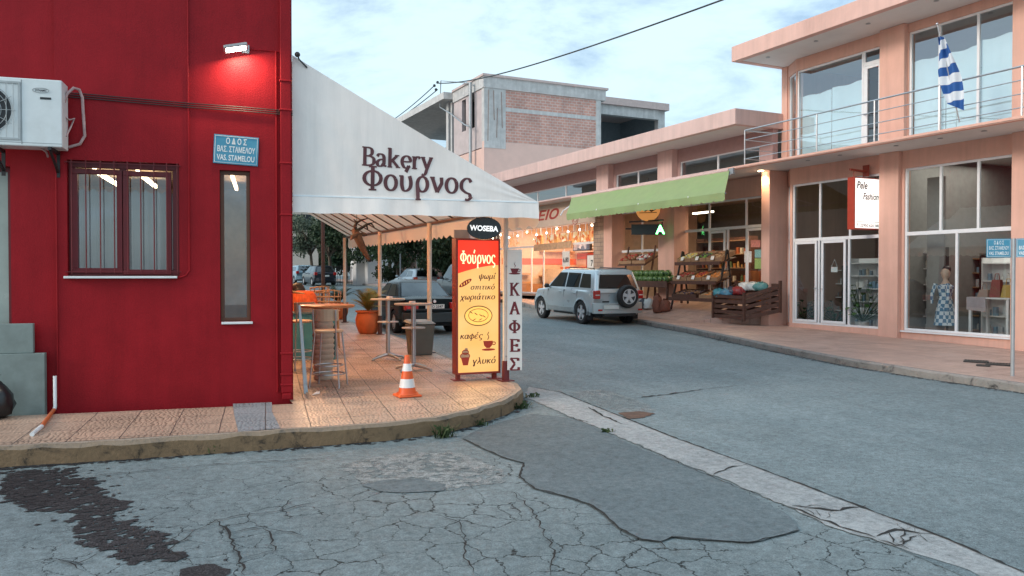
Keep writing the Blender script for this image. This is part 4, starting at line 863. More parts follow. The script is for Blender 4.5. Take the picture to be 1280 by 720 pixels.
# flag on its tilted pole
fl = thing('flag', 'blue and white striped flag hanging limp from a pole on the balcony', 'flag', PX(1199, 153, 15.95))
p0 = PX(1199.5, 153, XS+.1); p1 = PX(1171.5, 30, XS-.35)
b_ = MB(); b_.tube([p0, p1], .014, 8); b_.ball(p1, .03, 8); b_.build('pole', M_steel, fl, smooth=60)
def flagmat():
    m, n, l, b = newmat('flag_stripes'); t = n.new('ShaderNodeUVMap'); s = n.new('ShaderNodeSeparateXYZ'); l.new(t.outputs[0], s.inputs[0])
    a = n.new('ShaderNodeMath'); a.operation = 'MULTIPLY'; a.inputs[1].default_value = 9; l.new(s.outputs[1], a.inputs[0]); f = n.new('ShaderNodeMath'); f.operation = 'FLOOR'; l.new(a.outputs[0], f.inputs[0])
    md = n.new('ShaderNodeMath'); md.operation = 'MODULO'; md.inputs[1].default_value = 2; l.new(f.outputs[0], md.inputs[0])
    mi = n.new('ShaderNodeMix'); mi.data_type = 'RGBA'; l.new(md.outputs[0], mi.inputs[0]); mi.inputs[6].default_value = (.02,.10,.33,1); mi.inputs[7].default_value = (.72,.76,.8,1)
    # canton: white cross on blue
    c1 = n.new('ShaderNodeMath'); c1.operation = 'LESS_THAN'; c1.inputs[1].default_value = .37; l.new(s.outputs[0], c1.inputs[0]); c2 = n.new('ShaderNodeMath'); c2.operation = 'GREATER_THAN'; c2.inputs[1].default_value = 4/9; l.new(s.outputs[1], c2.inputs[0])
    c3 = n.new('ShaderNodeMath'); c3.operation = 'MULTIPLY'; l.new(c1.outputs[0], c3.inputs[0]); l.new(c2.outputs[0], c3.inputs[1])
    def near(sock, val, wd):
        d = n.new('ShaderNodeMath'); d.operation = 'SUBTRACT'; d.inputs[1].default_value = val; l.new(sock, d.inputs[0]); e = n.new('ShaderNodeMath'); e.operation = 'ABSOLUTE'; l.new(d.outputs[0], e.inputs[0]); g = n.new('ShaderNodeMath'); g.operation = 'LESS_THAN'; g.inputs[1].default_value = wd; l.new(e.outputs[0], g.inputs[0]); return g.outputs[0]
    cx = n.new('ShaderNodeMath'); cx.operation = 'MAXIMUM'; l.new(near(s.outputs[0], .185, .037), cx.inputs[0]); l.new(near(s.outputs[1], 6.5/9, .055), cx.inputs[1])
    cc = n.new('ShaderNodeMix'); cc.data_type = 'RGBA'; l.new(cx.outputs[0], cc.inputs[0]); cc.inputs[6].default_value = (.02,.10,.33,1); cc.inputs[7].default_value = (.72,.76,.8,1)
    m2 = n.new('ShaderNodeMix'); m2.data_type = 'RGBA'; l.new(c3.outputs[0], m2.inputs[0]); l.new(mi.outputs[2], m2.inputs[6]); l.new(cc.outputs[2], m2.inputs[7]); l.new(m2.outputs[2], b.inputs['Base Color']); b.inputs['Roughness'].default_value = .7; return m
nu, nv = 14, 26; b_ = MB()
tipc, botc = PX(1177, 46, XS-.30), PX(1195, 134, XS-.05)
for i in range(nu+1):
    for j in range(nv+1):
        u, t_ = i/nu, j/nv; wd_f = (.14+.30*min(1, t_*1.9))*(1-.25*max(0, t_-.75)/.25)
        c_ = tipc.lerp(botc, t_); s_ = u-.5; fo_ = .075*math.sin(u*11+t_*6)*(1-.4*t_)
        b_.add(c_+Vector((.25, -1, -.30))*(wd_f*s_)+Vector((fo_, fo_*.35, -.10*s_*t_)))
for i in range(nu):
    for j in range(nv): b_.face((i*(nv+1)+j, (i+1)*(nv+1)+j, (i+1)*(nv+1)+j+1, i*(nv+1)+j+1))
fo = b_.build('cloth', flagmat(), fl, smooth=180)
uvl = fo.data.uv_layers.new(name='UVMap')
for lp_ in fo.data.loops:
    i, j = divmod(lp_.vertex_index, nv+1); uvl.data[lp_.index].uv = (.5+.4*i/nu, min(.999, max(.001, 1-(j/nv*.9+.14*(i/nu)))))

# lit box sign on a bracket
hs = thing('hanging_shop_sign', 'lit white box sign with red sides hanging from the middle column', 'sign', PX(1084, 253, 16.6))
yS = PX(1084, 253, 16.65).y
yS = FY(1103)+.28; Xs0 = PY(1068, 253, yS).x; Xs1 = PY(1101.5, 253, yS).x
zS0, zS1 = PY(1084, 287, yS).z, PY(1084, 222, yS).z
b_ = MB(); b_.box(Xs0, Xs1, yS, yS+.22, zS0, zS1); b_.build('sign_box', pm('sign_red', (.42,.045,.02), .45), hs, bevel=.006)
b_ = MB(); b_.box(Xs0+.03, Xs1-.03, yS-.006, yS-.001, zS0+.035, zS1-.03); b_.build('lit_panel', em('sign_white_glow', (1,.95,.90), .78), hs)
sx, sw = (Xs0+Xs1)/2, Xs1-Xs0; inkd = pm('sign_ink', (.015,.012,.012), .6)
MT = lambda x, z: frame((x, yS-.009, z), (1,0,0), (0,0,1))
text('lettering', 'Pele', .26, inkd, hs, MT(Xs0+.06, zS1-.29), .02, .25, 'LEFT', sw*.40)
text('lettering', 'Fashion', .24, inkd, hs, MT(Xs0+sw*.30, zS1-.56), .02, .25, 'LEFT', sw*.58)
text('lettering', 'Τ: 22950 620 080', .10, inkd, hs, MT(sx, zS0+.07), .02, 0, 'CENTER', sw*.86)
b_ = MB(); b_.box(Xs0+.05, Xs1-.05, yS-.009, yS-.007, zS0+.19, zS0+.20); b_.build('rule_line', inkd, hs)
zb_ = PY(1084, 212.5, yS).z; b_ = MB(); b_.bar((PY(1067,212,yS).x, yS+.11, zb_), (XF-.14, yS+.11, zb_-.03), .05); b_.box(XF-.16, XF-.13, yS+.02, yS+.2, zb_-.15, zb_+.14)
for x in (Xs0+.1, Xs1-.1): b_.tube([(x,yS+.11,zb_),(x,yS+.11,zS1)], .012, 6)
b_.build('bracket', pm('sign_bracket_red', (.30,.05,.03), .5), hs)

# street-name signs on a pole, right edge
gp = G(1265.5, 470, HR)
ns = thing('street_sign_pole', 'galvanised pole carrying two blue street name plates on the right pavement', 'street sign', (gp.x, gp.y, gr(gp.y)))
zt2 = PY(1265.5, 298, gp.y).z
b_ = MB(); b_.tube([(gp.x,gp.y,gr(gp.y)-.02),(gp.x,gp.y,zt2)], .03, 10); b_.build('pole', M_galv, ns, smooth=50)
r_ = ray(1265.5, 310).xy.normalized(); Rt = Vector((r_.y, -r_.x, 0)); Bk = Vector((r_.x, r_.y, 0))
for k, (px0, px1, tilt) in enumerate(((1234,1266,.35),(1267,1302,-.35))):
    dr_ = (Rt+Bk*tilt).normalized(); pc = PY((px0+px1)/2, 310, gp.y); wdt = abs((PY(px1,310,gp.y)-PY(px0,310,gp.y)).dot(Rt))*1.06; hh = PY(1265,298,gp.y).z-PY(1265,321.5,gp.y).z
    pc = Vector((gp.x,gp.y,0))+dr_*((-1 if k == 0 else 1)*(wdt/2+.035)); pc.z = PY(1265,310,gp.y).z
    name_plate('name_plate', frame(pc, dr_, (0,0,1)), wdt, hh, [('Ο Δ Ο Σ', hh*.20, hh*.26, wdt*.4), ('ΒΑΣ. ΣΤΑΜΕΛΟΥ', -hh*.08, hh*.25, wdt*.8), ('VAS. STAMELOU', -hh*.36, hh*.25, wdt*.8)], '', ns)
# drain grates
for k, (x0, x1, y) in enumerate(((1207,1233,452.5),(1235,1262,456),(1222,1236,457.5))):
    p, q_ = G(x0, y, HR), G(x1, y, HR); cx, cy = (p.x+q_.x)/2, (p.y+q_.y)/2; ln = (q_-p).length*.94; b_ = MB(frame((cx,cy,gr(cy)+.004), Rt, Bk))
    hw = .17 if k < 2 else .1; frame_w = .02
    b_.box(-ln/2,ln/2,-hw,-hw+frame_w,0,.02); b_.box(-ln/2,ln/2,hw-frame_w,hw,0,.02)
    for j in range(9): u = -ln/2+ln*j/8; b_.box(u-.012,u+.012,-hw+frame_w,hw-frame_w,0,.017)
    b_.box(-ln/2+.001,ln/2-.001,-hw+.001,hw-.001,-.01,.009)
    tag(b_.build('drain_grate', M_iron), ['left of two long black drain grates on the right pavement', 'right long black drain grate beside the sign pole', 'short black drain grate in front of the two long ones'][k], 'drain grate', 'drain grates on the pavement')

# ================================================================== LOW SHOP BUILDING (with produce shop and bakery)
lb = thing('low_shop_building', 'low pink shop building with flat projecting roof and clerestory windows', 'building', (XF, 27, gr(27)))
ze0, ze1 = PX(919, 154.5, XS).z, PX(919, 135, XS).z; YL1 = 37.97; ye0 = PX(919, 145, XS).y
b_ = MB(); b_.box(XS+.02, 25, ye0+.02, YL1, ze0+.004, ze1-.01); b_.build('roof_slab', M_soffit, lb)
b_ = MB(); b_.box(XS, XS+.2, ye0, YL1, ze0-.008, ze1); b_.box(XS+.2, 25, ye0, ye0+.2, ze0-.008, ze1); b_.build('roof_fascia', M_pinkpale, lb, bevel=.01)
zc0, zc1 = FZ(700, 248), FZ(700, 231.5)
cl = [(FY(747,235)+.0, FY(640,235), 0, 0), (FY(826,215), FY(770,225), 0, 0), (FY(925,200)+.5, FY(850,210), 0, 0)]
zcl = zsl1+.08; zch = zsl1+.78
ops = [(o[0], o[1], zcl, zch) for o in cl]; ops[2] = (18.5, FY(850,210), zcl, zch)
b_ = MB(MF); b_.wall(YE+.003, YL1, zsl1+.001, ze0, ops, 0, .2); b_.build('clerestory_wall', pm('mauve_pink_render', (.42,.27,.25), .8, var=.06), lb)
for o, nm in zip(ops, ([2,], [1], [1])):
    k = 3 if o[1]-o[0] > 5 else 2; glaze('clerestory_window', o, [o[0]+(o[1]-o[0])*j/k for j in range(1, k)], [], None, M_glassup, lb, fw=.04)
for a, b in ((752,767),(829,847)): MB(MF).box(FY(b,220), FY(a,220), -.25, -.003, zsl1+.002, ze0).build('pilaster', M_pinkpale, lb)
b_ = MB(); b_.box(XS, XS+.16, YE+.253, YL1, zsl0-.01, zsl1); b_.box(XS+.161, 25, YE+.21, YL1, zsl0+.014, zsl1-.01); b_.build('slab_fascia', M_pinkpale, lb, bevel=.008)
# ground-floor columns
for a, b in ((962.5,973),): MB(MF).box(FY(b), FY(a), -.35, .33, -.6, zsl0).build('column', M_peach, lb, bevel=.012)
for a, b in ((826,846),(757.5,768)): MB(MF).box(FY(b), FY(a), -.12, .5, -.6, zsl0).build('column', M_peach, lb, bevel=.012)
M_stone = bricks('stone_cladding', (.42,.30,.22), (.34,.24,.18), (.22,.16,.13), .45, .16, msize=.012)
b_ = MB(MF); b_.box(FY(757.3), FY(744.5), -.10, .5, -.6, zsl0); b_.build('stone_pier', M_stone, lb)
b_ = MB(MF); b_.box(FY(962.5)-.3, YL1, 6.5, 6.7, -.4, zsl0); b_.box(YL1-.2, YL1, .0, 6.5, -.4, zsl0); b_.build('inner_wall', pm('store_inner_wall', (.22,.19,.17), .85), lb)
b_ = MB(MF); b_.box(YE, YL1-.2, .2, 6.5, .1, .2); b_.build('shop_floor', pm('store_floor_tile', (.28,.24,.21), .4), lb)
# header beam above the shopfronts
MF2 = MF @ Matrix.Translation((0,.35,0))
def FY2(px): return PX(px, 320, XF+.35).y
def FZ2(px, py): return PX(px, py, XF+.35).z
zh = FZ2(900, 252)
b_ = MB(MF); b_.box(FY(962.3), FY(846.5), .30, .5, zh+.03, zsl0); b_.box(FY(825.8), FY(768.3), .30, .5, zh+.03, zsl0); b_.build('header_beam', M_peach, lb)
zfl = gr(20)+.03
def glz2(op, vt, vb, zm, parent, mat):
    global MF
    keep = MF; MF = MF2; f = glaze('shop_front', op, vt, vb, zm, mat, parent, fw=.06, v=.0); MF = keep; return f
M_gl2 = glass('produce_glass', (.82,.84,.82), .03, .01, .03)
opR = (FY2(963), FY2(846), zfl, zh+.03); opL = (FY2(826), FY2(768), zfl, zh+.03)
zm2 = FZ2(900, 286)
glz2(opR, [FY2(932), FY2(886)], [FY2(932.5), FY2(909), FY2(886)], zm2, lb, M_gl2); glz2(opL, [FY2(802)], [FY2(802)], zm2-.6, lb, M_gl2)
for a, b in ((887,907),(934,958)):
    mb = MB(MF2); frame_box(mb, FY2(b), FY2(a), zfl+.03, zm2-.06, .08, -.03, .0-.002); dr_ = mb.build('door', M_alu, lb, bevel=.004)
# notices on the door
for (x0, x1, y0, y1, c) in ((931,940,314,328,(.7,.7,.68)),(944,952,312,322,(.25,.5,.5)),(944,952,323,336,(.3,.45,.15)),(939,951,300,309,(.75,.3,.25))):
    b_ = MB(); X_ = XF+.33; b_.poly([(X_,FY2(x0),FZ2(x0,y1)),(X_,FY2(x1),FZ2(x1,y1)),(X_,FY2(x1),FZ2(x1,y0)),(X_,FY2(x0),FZ2(x0,y0))]); b_.build('notice', pm('notice_%d' % x0 if y0 != 323 else 'notice_green', c, .6, var=.25, scale=25), lb)

# ================================================================== BAKERY ACROSS THE STREET (lit)
yb0, yb1 = FY(744.3), 37.7
M_cream = pm('warm_cream_wall', (.66,.50,.38), .7); M_orange = pm('orange_band', (.62,.10,.02), .5)
bk = thing('lit_food_shop', 'brightly lit shop with orange band and cream walls behind glass under the beige sign board', 'shop', (XF, 30, gr(30)))
zb_f = gr(30)+.35
b_ = MB(MF); b_.box(yb0, yb1, .25, 5.2, zb_f-.1, zb_f); b_.build('floor', pm('bakery_floor', (.45,.33,.25), .35), bk)
b_ = MB(MF); b_.box(yb0, yb1, 5.0, 5.2, zb_f, zsl0); b_.box(yb0-.001, yb0+.1, .52, 5.0, zb_f, zsl0-.02); b_.box(yb1-.1, yb1, .3, 5.0, zb_f, zsl0-.02); b_.box(yb0, yb1, .25, 5.0, zsl0-.3, zsl0-.02); b_.build('inner_wall', M_cream, bk)
zo = FZ(690, 325); b_ = MB(MF); b_.box(yb0+.15, yb1-.15, 3.9, 4.99, zo-.6, zo-.25); b_.box(yb0+.15, yb1-.15, 4.93, 4.995, zo+.2, zo+.5); b_.build('orange_band', M_orange, bk)
b_ = MB(MF); b_.box(yb0+.6, yb1-.6, 2.6, 3.3, zb_f, zb_f+1.15); b_.box(yb0+.6, yb1-.6, 2.55, 2.6, zb_f+.5, zb_f+1.2); b_.build('counter', pm('counter_cream', (.68,.55,.42), .4), bk)
b_ = MB(MF); 
for z in (.0,.35,.7): b_.box(yb0+.7, yb1-.7, 4.5, 4.9, zo+.55+z*.5, zo+.58+z*.5)
b_.build('shelf', M_alu, bk)
glb = (yb0+.05, yb1-.05, zb_f, FZ(700, 293)); keep = MF; MF = MF @ Matrix.Translation((0,.3,0))
gfr = glaze('shop_front', (yb0+.05, yb1-.05, zb_f, zsl0-.32), [FY(728),FY(711),FY(686),FY(668)], [FY(697),FY(672),FY(657)], FZ(690, 306), glass('bakery_glass', (.95,.93,.9), .03), bk, fw=.07, v=0)
MF = keep
al = bpy.data.lights.new('bakery_light', 'AREA'); al.shape = 'RECTANGLE'; al.size = 6; al.size_y = 3; al.energy = 430; al.color = (1,.70,.45)
ao = bpy.data.objects.new('bakery_light', al); C.objects.link(ao); ao.location = (XF+2.4, (yb0+yb1)/2, zsl0-.36); ao.rotation_euler = (0,0,R(90)); ao.parent = None
b_ = MB(MF); b_.box((yb0+yb1)/2-2.4,(yb0+yb1)/2+2.4,1.2,1.45,zsl0-.34,zsl0-.303); b_.build('ceiling_lamp', em('bakery_tube', (1,.75,.45), 14), bk)
# food pictures along the transom, a hanging plank, posters and a screen
rnd = random.Random(5); zt0, zt1 = FZ(700, 303.5), FZ(700, 291)
def mottled(name, a, b, c, s):
    m, n, l, bs = newmat(name); t = n.new('ShaderNodeTexCoord'); v = n.new('ShaderNodeTexVoronoi'); v.inputs['Scale'].default_value = s; l.new(t.outputs['Object'], v.inputs['Vector'])
    r = ramp(n, l, v.outputs['Color'], [(.2, a), (.5, b), (.85, c)]); l.new(r.outputs[0], bs.inputs['Base Color']); l.new(r.outputs[0], bs.inputs['Emission Color']); bs.inputs['Emission Strength'].default_value = .35; return m
zsb = PY(690, 327, yb1-.1).z
q = MB(MF); q.box(yb1-.13, yb1-.101, .45, 4.9, zsb-.16, zsb+.16); q.build('orange_band', M_orange, bk)
for kk, (v0_, v1_, za_, zb__) in enumerate(((.9,2.0,zb_f+.9,zb_f+1.0),(.9,2.0,zb_f+.45,zb_f+.55),(2.6,4.6,zsb+.5,zsb+.56),(2.6,4.6,zsb-.8,zsb-.74))): q = MB(MF); q.box(yb1-.55, yb1-.131, v0_, v1_, za_, zb__); q.build('shelf', M_wood, bk)
q = MB(MF); q.box(yb1-.9, yb1-.14, 1.0, 2.4, zb_f, zb_f+.44); q.build('display_case', pm('case_brown', (.30,.14,.06), .5), bk)
mf = mottled('food_picture', (.6,.12,.03), (.75,.4,.12), (.85,.75,.55), 7)
for a, b in ((663,671),(677,690),(692,706),(709,717),(720,730),(733,740)):
    q = MB(MF); q.box(FY(b), FY(a), .26, .29, zt0, zt1); q.build('food_poster', mf, bk)
q = MB(MF); ya, yb2 = FY(709.5), FY(663); za, zb3 = FZ(709,301), FZ(663,306); q.hexa([(ya,.18,za-.3),(yb2,.18,zb3-.3),(yb2,.22,zb3-.3),(ya,.22,za-.3)], [(ya,.18,za),(yb2,.18,zb3),(yb2,.22,zb3),(ya,.22,za)]); q.build('plank_sign', pm('pale_plank', (.55,.36,.22), .7, var=.2), bk)
q = MB(MF); q.box(FY(720.5), FY(699), .7, .78, FZ(710,313), FZ(710,303.5)); tv = q.build('screen', M_dark, bk); q = MB(MF); q.box(FY(719.5), FY(700), .69, .699, FZ(710,312), FZ(710,304.5)); q.build('screen_picture', mottled('screen_picture_mat', (.02,.03,.06), (.1,.12,.2), (.6,.55,.6), 5), tv)
def poster(px0, px1, py0, py1, s, sz, red=False):
    q = MB(MF); q.box(FY(px1), FY(px0), .20, .22, FZ((px0+px1)/2,py1), FZ((px0+px1)/2,py0)); p = q.build('poster', pm('paper_white', (.70,.66,.60), .7), bk)
    if red: q = MB(MF); frame_box(q, FY(px1)-.03, FY(px0)+.03, FZ((px0+px1)/2,py1)-.03, FZ((px0+px1)/2,py0)+.03, .06, .19, .199); q.build('poster_frame', pm('red_frame', (.45,.06,.03), .5), p)
    text('lettering', s, sz, pm('poster_ink', (.05,.05,.05), .6), p, frame((XF+.195, (FY(px0)+FY(px1))/2, FZ((px0+px1)/2, py0+(py1-py0)*.72)), (0,-1,0), (0,0,1)), .03, 0, 'CENTER')
poster(698, 707, 314, 333, '6,80', .30); poster(728.5, 741, 318, 338, '7', .35, True)
# sign board over the shop
XB = 16.55
sb_ = thing('shop_sign_board', 'long beige fabric sign board with red letters ΕΙΟ over the lit shop', 'sign', PX(690, 284, XB))
y0_, y1_ = PX(744, 270, XB).y, 37.0; zbb, zbt = PX(690, 283, XB).z, PX(690, 254, XB).z
q = MB(); q.box(XB, XB+.08, y0_, y1_, zbb, min(zbt, zsl0-.02)); q.build('board', pm('beige_board', (.56,.40,.30), .7, var=.06, dirt=(.48,.34,.24), dscale=.8), sb_, bevel=.01)
Mb = lambda px, py: frame(PX(px, py, XB-.006), (0,-1,0), (0,0,1))
red = pm('sign_red_ink', (.36,.03,.015), .5)
wE = (PX(671,275,XB)-PX(698,275,XB)).length
text('lettering', 'ΕΙΟ', .56, red, sb_, Mb(671, 276), .03, .3, 'LEFT', wE)
text('lettering', 'κρέατα', .26, red, sb_, Mb(645, 282), .0, .1, 'LEFT', .8)
q = MB(frame(PX(719,273,XB-.006), (0,-1,0), (0,0,1))); 
for r_ in (.24, .15): q.tube([(r_*math.cos(t), r_*math.sin(t), 0) for t in [2*math.pi*j/24 for j in range(25)]], .012, 4, cap=False)
q.build('round_emblem', red, sb_)
# icicle lights hung under the board
ic = thing('icicle_lights', 'string of small white icicle lights under the beige sign board', 'string lights', (XB, 30, zbb))
q = MB(); q.tube([(XB+.04,y0_+.1,zbb-.03),(XB+.04,y1_-.2,zbb-.03)], .008, 5); q.build('cable', M_white, ic)
gl = em('icicle_glow', (1,.86,.66), 14); gt = pm('icicle_tube', (.85,.80,.74), .3)
n_i = 22
for k in range(n_i):
    y = y0_+.3+(y1_-y0_-.8)*k/(n_i-1); ln = (.18,.32,.5,.26,.6,.22)[k % 6]
    q = MB(); q.tube([(XB+.04,y,zbb-.035),(XB+.04,y,zbb-.03-ln)], .016, 5); q.build('icicle', gt, ic)
    if k % 2 == 0: q = MB(); q.ball((XB+.04,y,zbb-.05-ln*.4), .042, 6); q.build('bulb', gl, ic)

# ================================================================== GREEN FOLDING AWNING
XA = 14.95
ga = thing('green_awning', 'long green folding awning with scalloped edge over the produce display', 'awning', PX(810, 260, XS))
ya, yb_ = PX(913, 219, XS).y, PX(716, 252, XS).y; zA = zsl0+.0; zA2 = PX(906, 240, XA).z; yo0, yo1 = PX(906, 245, XA).y, PX(708, 268, XA).y
zA2 = (PX(906,241,XA).z+PX(710,267,XA).z)/2
Mgf = pm('green_fabric', (.28,.35,.15), .8, var=.06, scale=3, bump=.15, bscale=4, dirt=(.26,.40,.13), dscale=1, damt=.5)
q = MB(); n = 40; 
for i in range(n):
    t0, t1 = i/n, (i+1)/n; s0 = .03*math.sin(t0*math.pi*6)**2; s1 = .03*math.sin(t1*math.pi*6)**2
    A0 = Vector((XS-.03, ya+(yb_-ya)*t0, zA)); A1 = Vector((XS-.03, ya+(yb_-ya)*t1, zA)); B0 = Vector((XA, yo0+(yo1-yo0)*t0, zA2)); B1 = Vector((XA, yo0+(yo1-yo0)*t1, zA2))
    m0 = A0.lerp(B0, .5)-Vector((0,0,s0+.03)); m1 = A1.lerp(B1, .5)-Vector((0,0,s1+.03))
    q.poly([A0, A1, m1, m0]); q.poly([m0, m1, B1, B0])
q.build('canopy', Mgf, ga, smooth=60, merge=True)
q = MB(); n = 90
for i in range(n):
    t0, t1 = i/n, (i+1)/n; y0__, y1__ = yo0+(yo1-yo0)*t0, yo0+(yo1-yo0)*t1
    def lo_(t): return .20+.045*abs(math.sin(t*math.pi*36))
    dx = lambda t: .02*math.sin(t*40)
    q.poly([(XA-.005,y0__,zA2),(XA-.005,y1__,zA2),(XA+dx(t1),y1__,zA2-lo_(t1)),(XA+dx(t0),y0__,zA2-lo_(t0))])
q.build('valance', Mgf, ga, smooth=60, merge=True)
q = MB(); q.tube([(XA+.03,yo0,zA2-.02),(XA+.03,yo1,zA2-.02)], .025, 8); q.build('front_bar', M_galv, ga)
for t in (.08,.36,.64,.92):
    y = ya+(yb_-ya)*t; q = MB(); q.bar((XS-.03,y,zA-.10),(XA+.4,y+.5,(zA+zA2)/2-.18),.04); q.bar((XA+.4,y+.5,(zA+zA2)/2-.18),(XA,y,zA2-.01),.035); q.build('folding_arm', M_alu, ga)
q = MB(); q.tube([(XS-.05,ya,zA-.03),(XS-.05,yb_,zA-.03)], .05, 8); q.build('roller', M_pinkpale, ga)
q = MB(); q.box(XS-.08, XS-.01, ya-.2, ya-.02, zA-.16, zA+.02); q.tube([(XS-.05,ya-.1,zA-.1),(XS-.16,ya-.12,zA-.2)], .03, 6); q.build('crank_box', M_galv, ga)
# signs hanging below it: round orange board and dark LED display
yc = PX(810, 265, 16.6); 
rs = thing('round_orange_sign', 'round orange shop sign hanging behind the green awning', 'sign', PX(810, 262, 16.6))
nrm = Vector((-.55,-.83,0)).normalized(); rgt = Vector((.83,-.55,0)).normalized(); Mo = frame(PX(810, 261.5, 16.6), rgt, (0,0,1))
q = MB(Mo); ro = .42; q.lathe([(ro,-.04),(ro,.04),(ro-.02,.05)], (0,0,0), 32, (0,0,1)); 
for v in q.v: pass
q.build('disc', em('sign_orange_glow', (.85,.36,.10), .35), rs, bevel=.005)  # disc glows by itself, in place of lamplight falling on it
q = MB(Mo); q.tube([(-.26,.02,.055),(-.1,-.06,.055),(0,-.02,.055),(.12,-.07,.055),(.28,.0,.055)], [.015,.035,.02,.035,.012], 6); q.tube([(-.3,-.13,.055),(.3,-.12,.055)], .012, 5); q.build('emblem', pm('sign_brown', (.06,.02,.01), .6), rs)
q = MB(); p = PX(810, 277, 16.6); q.bar(PX(787,277.5,16.6), PX(829,275,16.6), .05); q.tube([Mo @ Vector((0,.3,0)), Mo @ Vector((0,1.1,0))], .015, 6); q.build('bracket', M_dark, rs)
Ml = frame(PX(808, 287, 16.5), rgt, (0,0,1))
le = thing('led_display', 'dark led display box with a green letter under the round orange sign', 'display', PX(808, 295, 16.5))
q = MB(Ml); q.box(-.52,.52,-.18,.18,-.08,.08); q.build('display_box', pm('led_black', (.012,.018,.016), .3), le, bevel=.006)
text('lettering', 'A', .42, em('led_green', (.15,1,.25), 6), le, Ml @ Matrix.Translation((.33,-.15,.083)), .03)
q = MB(Ml); q.bar((-.72,.03,-.0),(-.522,.03,0),.05); q.box(.522,.56,-.2,.26,-.02,.02); q.build('bracket', M_dark, le)

# ================================================================== RAMP AND PRODUCE DISPLAY
RR = .55
def rz(x, y): return gr(y)+.004+RR*max(0, min(1, (x-15.7)/1.9))
q = MB(); ys2 = [19.6, 21, 23, 25, 27.2]
def rp(x, y, ye=None): return (x, y, rz(x, y))
for a, b in zip(ys2, ys2[1:]): q.poly([rp(15.7,a), rp(17.8,a), rp(17.8,b), rp(15.7,b)])
q.poly([rp(15.7,19.6), rp(17.38,17.98), rp(17.8,17.98), rp(17.8,19.6)]); q.poly([(15.7,19.6,gr(19.6)),(17.38,17.98,gr(18)),rp(17.38,17.98)]); q.poly([(17.38,17.98,gr(18)),(17.8,17.98,gr(18)),rp(17.8,17.98),rp(17.38,17.98)])
struct(q.build('ramp', P_right, local=True))
M_dkwood = pm('dark_brown_wood', (.085,.035,.022), .6, var=.3, scale=8, bump=.1); M_crate = pm('crate_wood', (.30,.17,.09), .7, var=.25, scale=8)
def MFr(X): 
    return Matrix(((0,1,0,X),(1,0,0,0),(0,0,1,0),(0,0,0,1)))
def heap(name, u0, u1, v0, v1, z0, slope, r, n, mats, label, cat, M, seed):
    """fruit lying in a crate: one uncountable heap"""
    rnd = random.Random(seed); mb = MB(M); k = 0
    for i in range(n):
        u = rnd.uniform(u0+r, u1-r); v = rnd.uniform(v0+r, v1-r); mb.cur = rnd.randrange(len(mats)); mb.ball((u, v, z0+(v-v0)*slope+r*.6+rnd.uniform(0, r*.9)), r*rnd.uniform(.85,1.15), 7)
    return tag(mb.build(name, mats, smooth=180), label, cat, kind='stuff')
def crate(u0, u1, v0, v1, z0, slope, h, M, mat, label, group=None):
    t = MB(M); f = lambda u, v, z: (u, v, z0+(v-v0)*slope+z)
    def slab(ua, ub, va, vb, za, zb): t.hexa([f(ua,va,za),f(ub,va,za),f(ub,vb,za),f(ua,vb,za)],[f(ua,va,zb),f(ub,va,zb),f(ub,vb,zb),f(ua,vb,zb)])
    slab(u0,u1,v0,v1,0,.012)
    for za in (.02, h*.55):
        slab(u0,u1,v0,v0+.012,za,za+h*.38); slab(u0,u1,v1-.012,v1,za,za+h*.38); slab(u0,u0+.012,v0+.012,v1-.012,za,za+h*.38); slab(u1-.012,u1,v0+.012,v1-.012,za,za+h*.38)
    return tag(t.build('crate', mat), label, 'crate', group)
fruit = {k: pm('fruit_'+k, c, .5, var=.25, scale=12) for k, c in dict(orange=(.62,.20,.03), red=(.35,.03,.02), yellow=(.62,.48,.10), green=(.14,.28,.05), potato=(.42,.27,.14), pale=(.55,.52,.35), dark=(.06,.03,.05), brown=(.26,.13,.06), white=(.6,.6,.55)).items()}
Xr = 16.55
# two-tier produce rack
M2 = MFr(Xr); yr0, yr1 = PX(892,350,Xr).y, PX(836,350,Xr).y; zr0 = rz(Xr+.3, (yr0+yr1)/2)-.02
zU, zL, zD = PX(862,329,Xr).z, PX(862,353,Xr).z, PX(862,374,Xr).z
rk = thing('produce_rack', 'dark two tier produce rack with slanted crates beside the column of the produce shop', 'rack', (Xr+.3, (yr0+yr1)/2, zr0))
for u in (yr0+.03, yr1-.03):
    q = MB(M2); q.bar((u,.05,zr0-.12),(u,.55,zU+.42),.05); q.build('side_post', M_iron, rk); q = MB(M2); q.bar((u,.8,zr0),(u,.58,zU+.40),.05); q.build('rear_post', M_iron, rk)
for z, v in ((zU,.28),(zL,.12),(zD,.02)):
    q = MB(M2); q.hexa([(yr0,v,z-.03),(yr1,v,z-.03),(yr1,v+.62,z+.16),(yr0,v+.62,z+.16)],[(yr0,v,z),(yr1,v,z),(yr1,v+.62,z+.19),(yr0,v+.62,z+.19)]); q.box(yr0,yr1,v-.04,v-.005,z-.06,z+.05); q.build('shelf', M_dkwood, rk)
wd_ = (yr1-yr0)/3
upk = [('brown','potato','pile of brown onions in the right crate of the upper tier'),('green','dark','heap of green and purple fruit in the middle crate of the upper tier'),('yellow','pale','heap of yellow lemons in the left crate of the upper tier')]
lok = [('potato','orange','heap of pale carrots in the right crate of the lower tier'),('orange','red','heap of orange fruit in the middle crate of the lower tier'),('red','brown','heap of red peppers in the left crate of the lower tier')]
pos3 = ['right', 'middle', 'left']
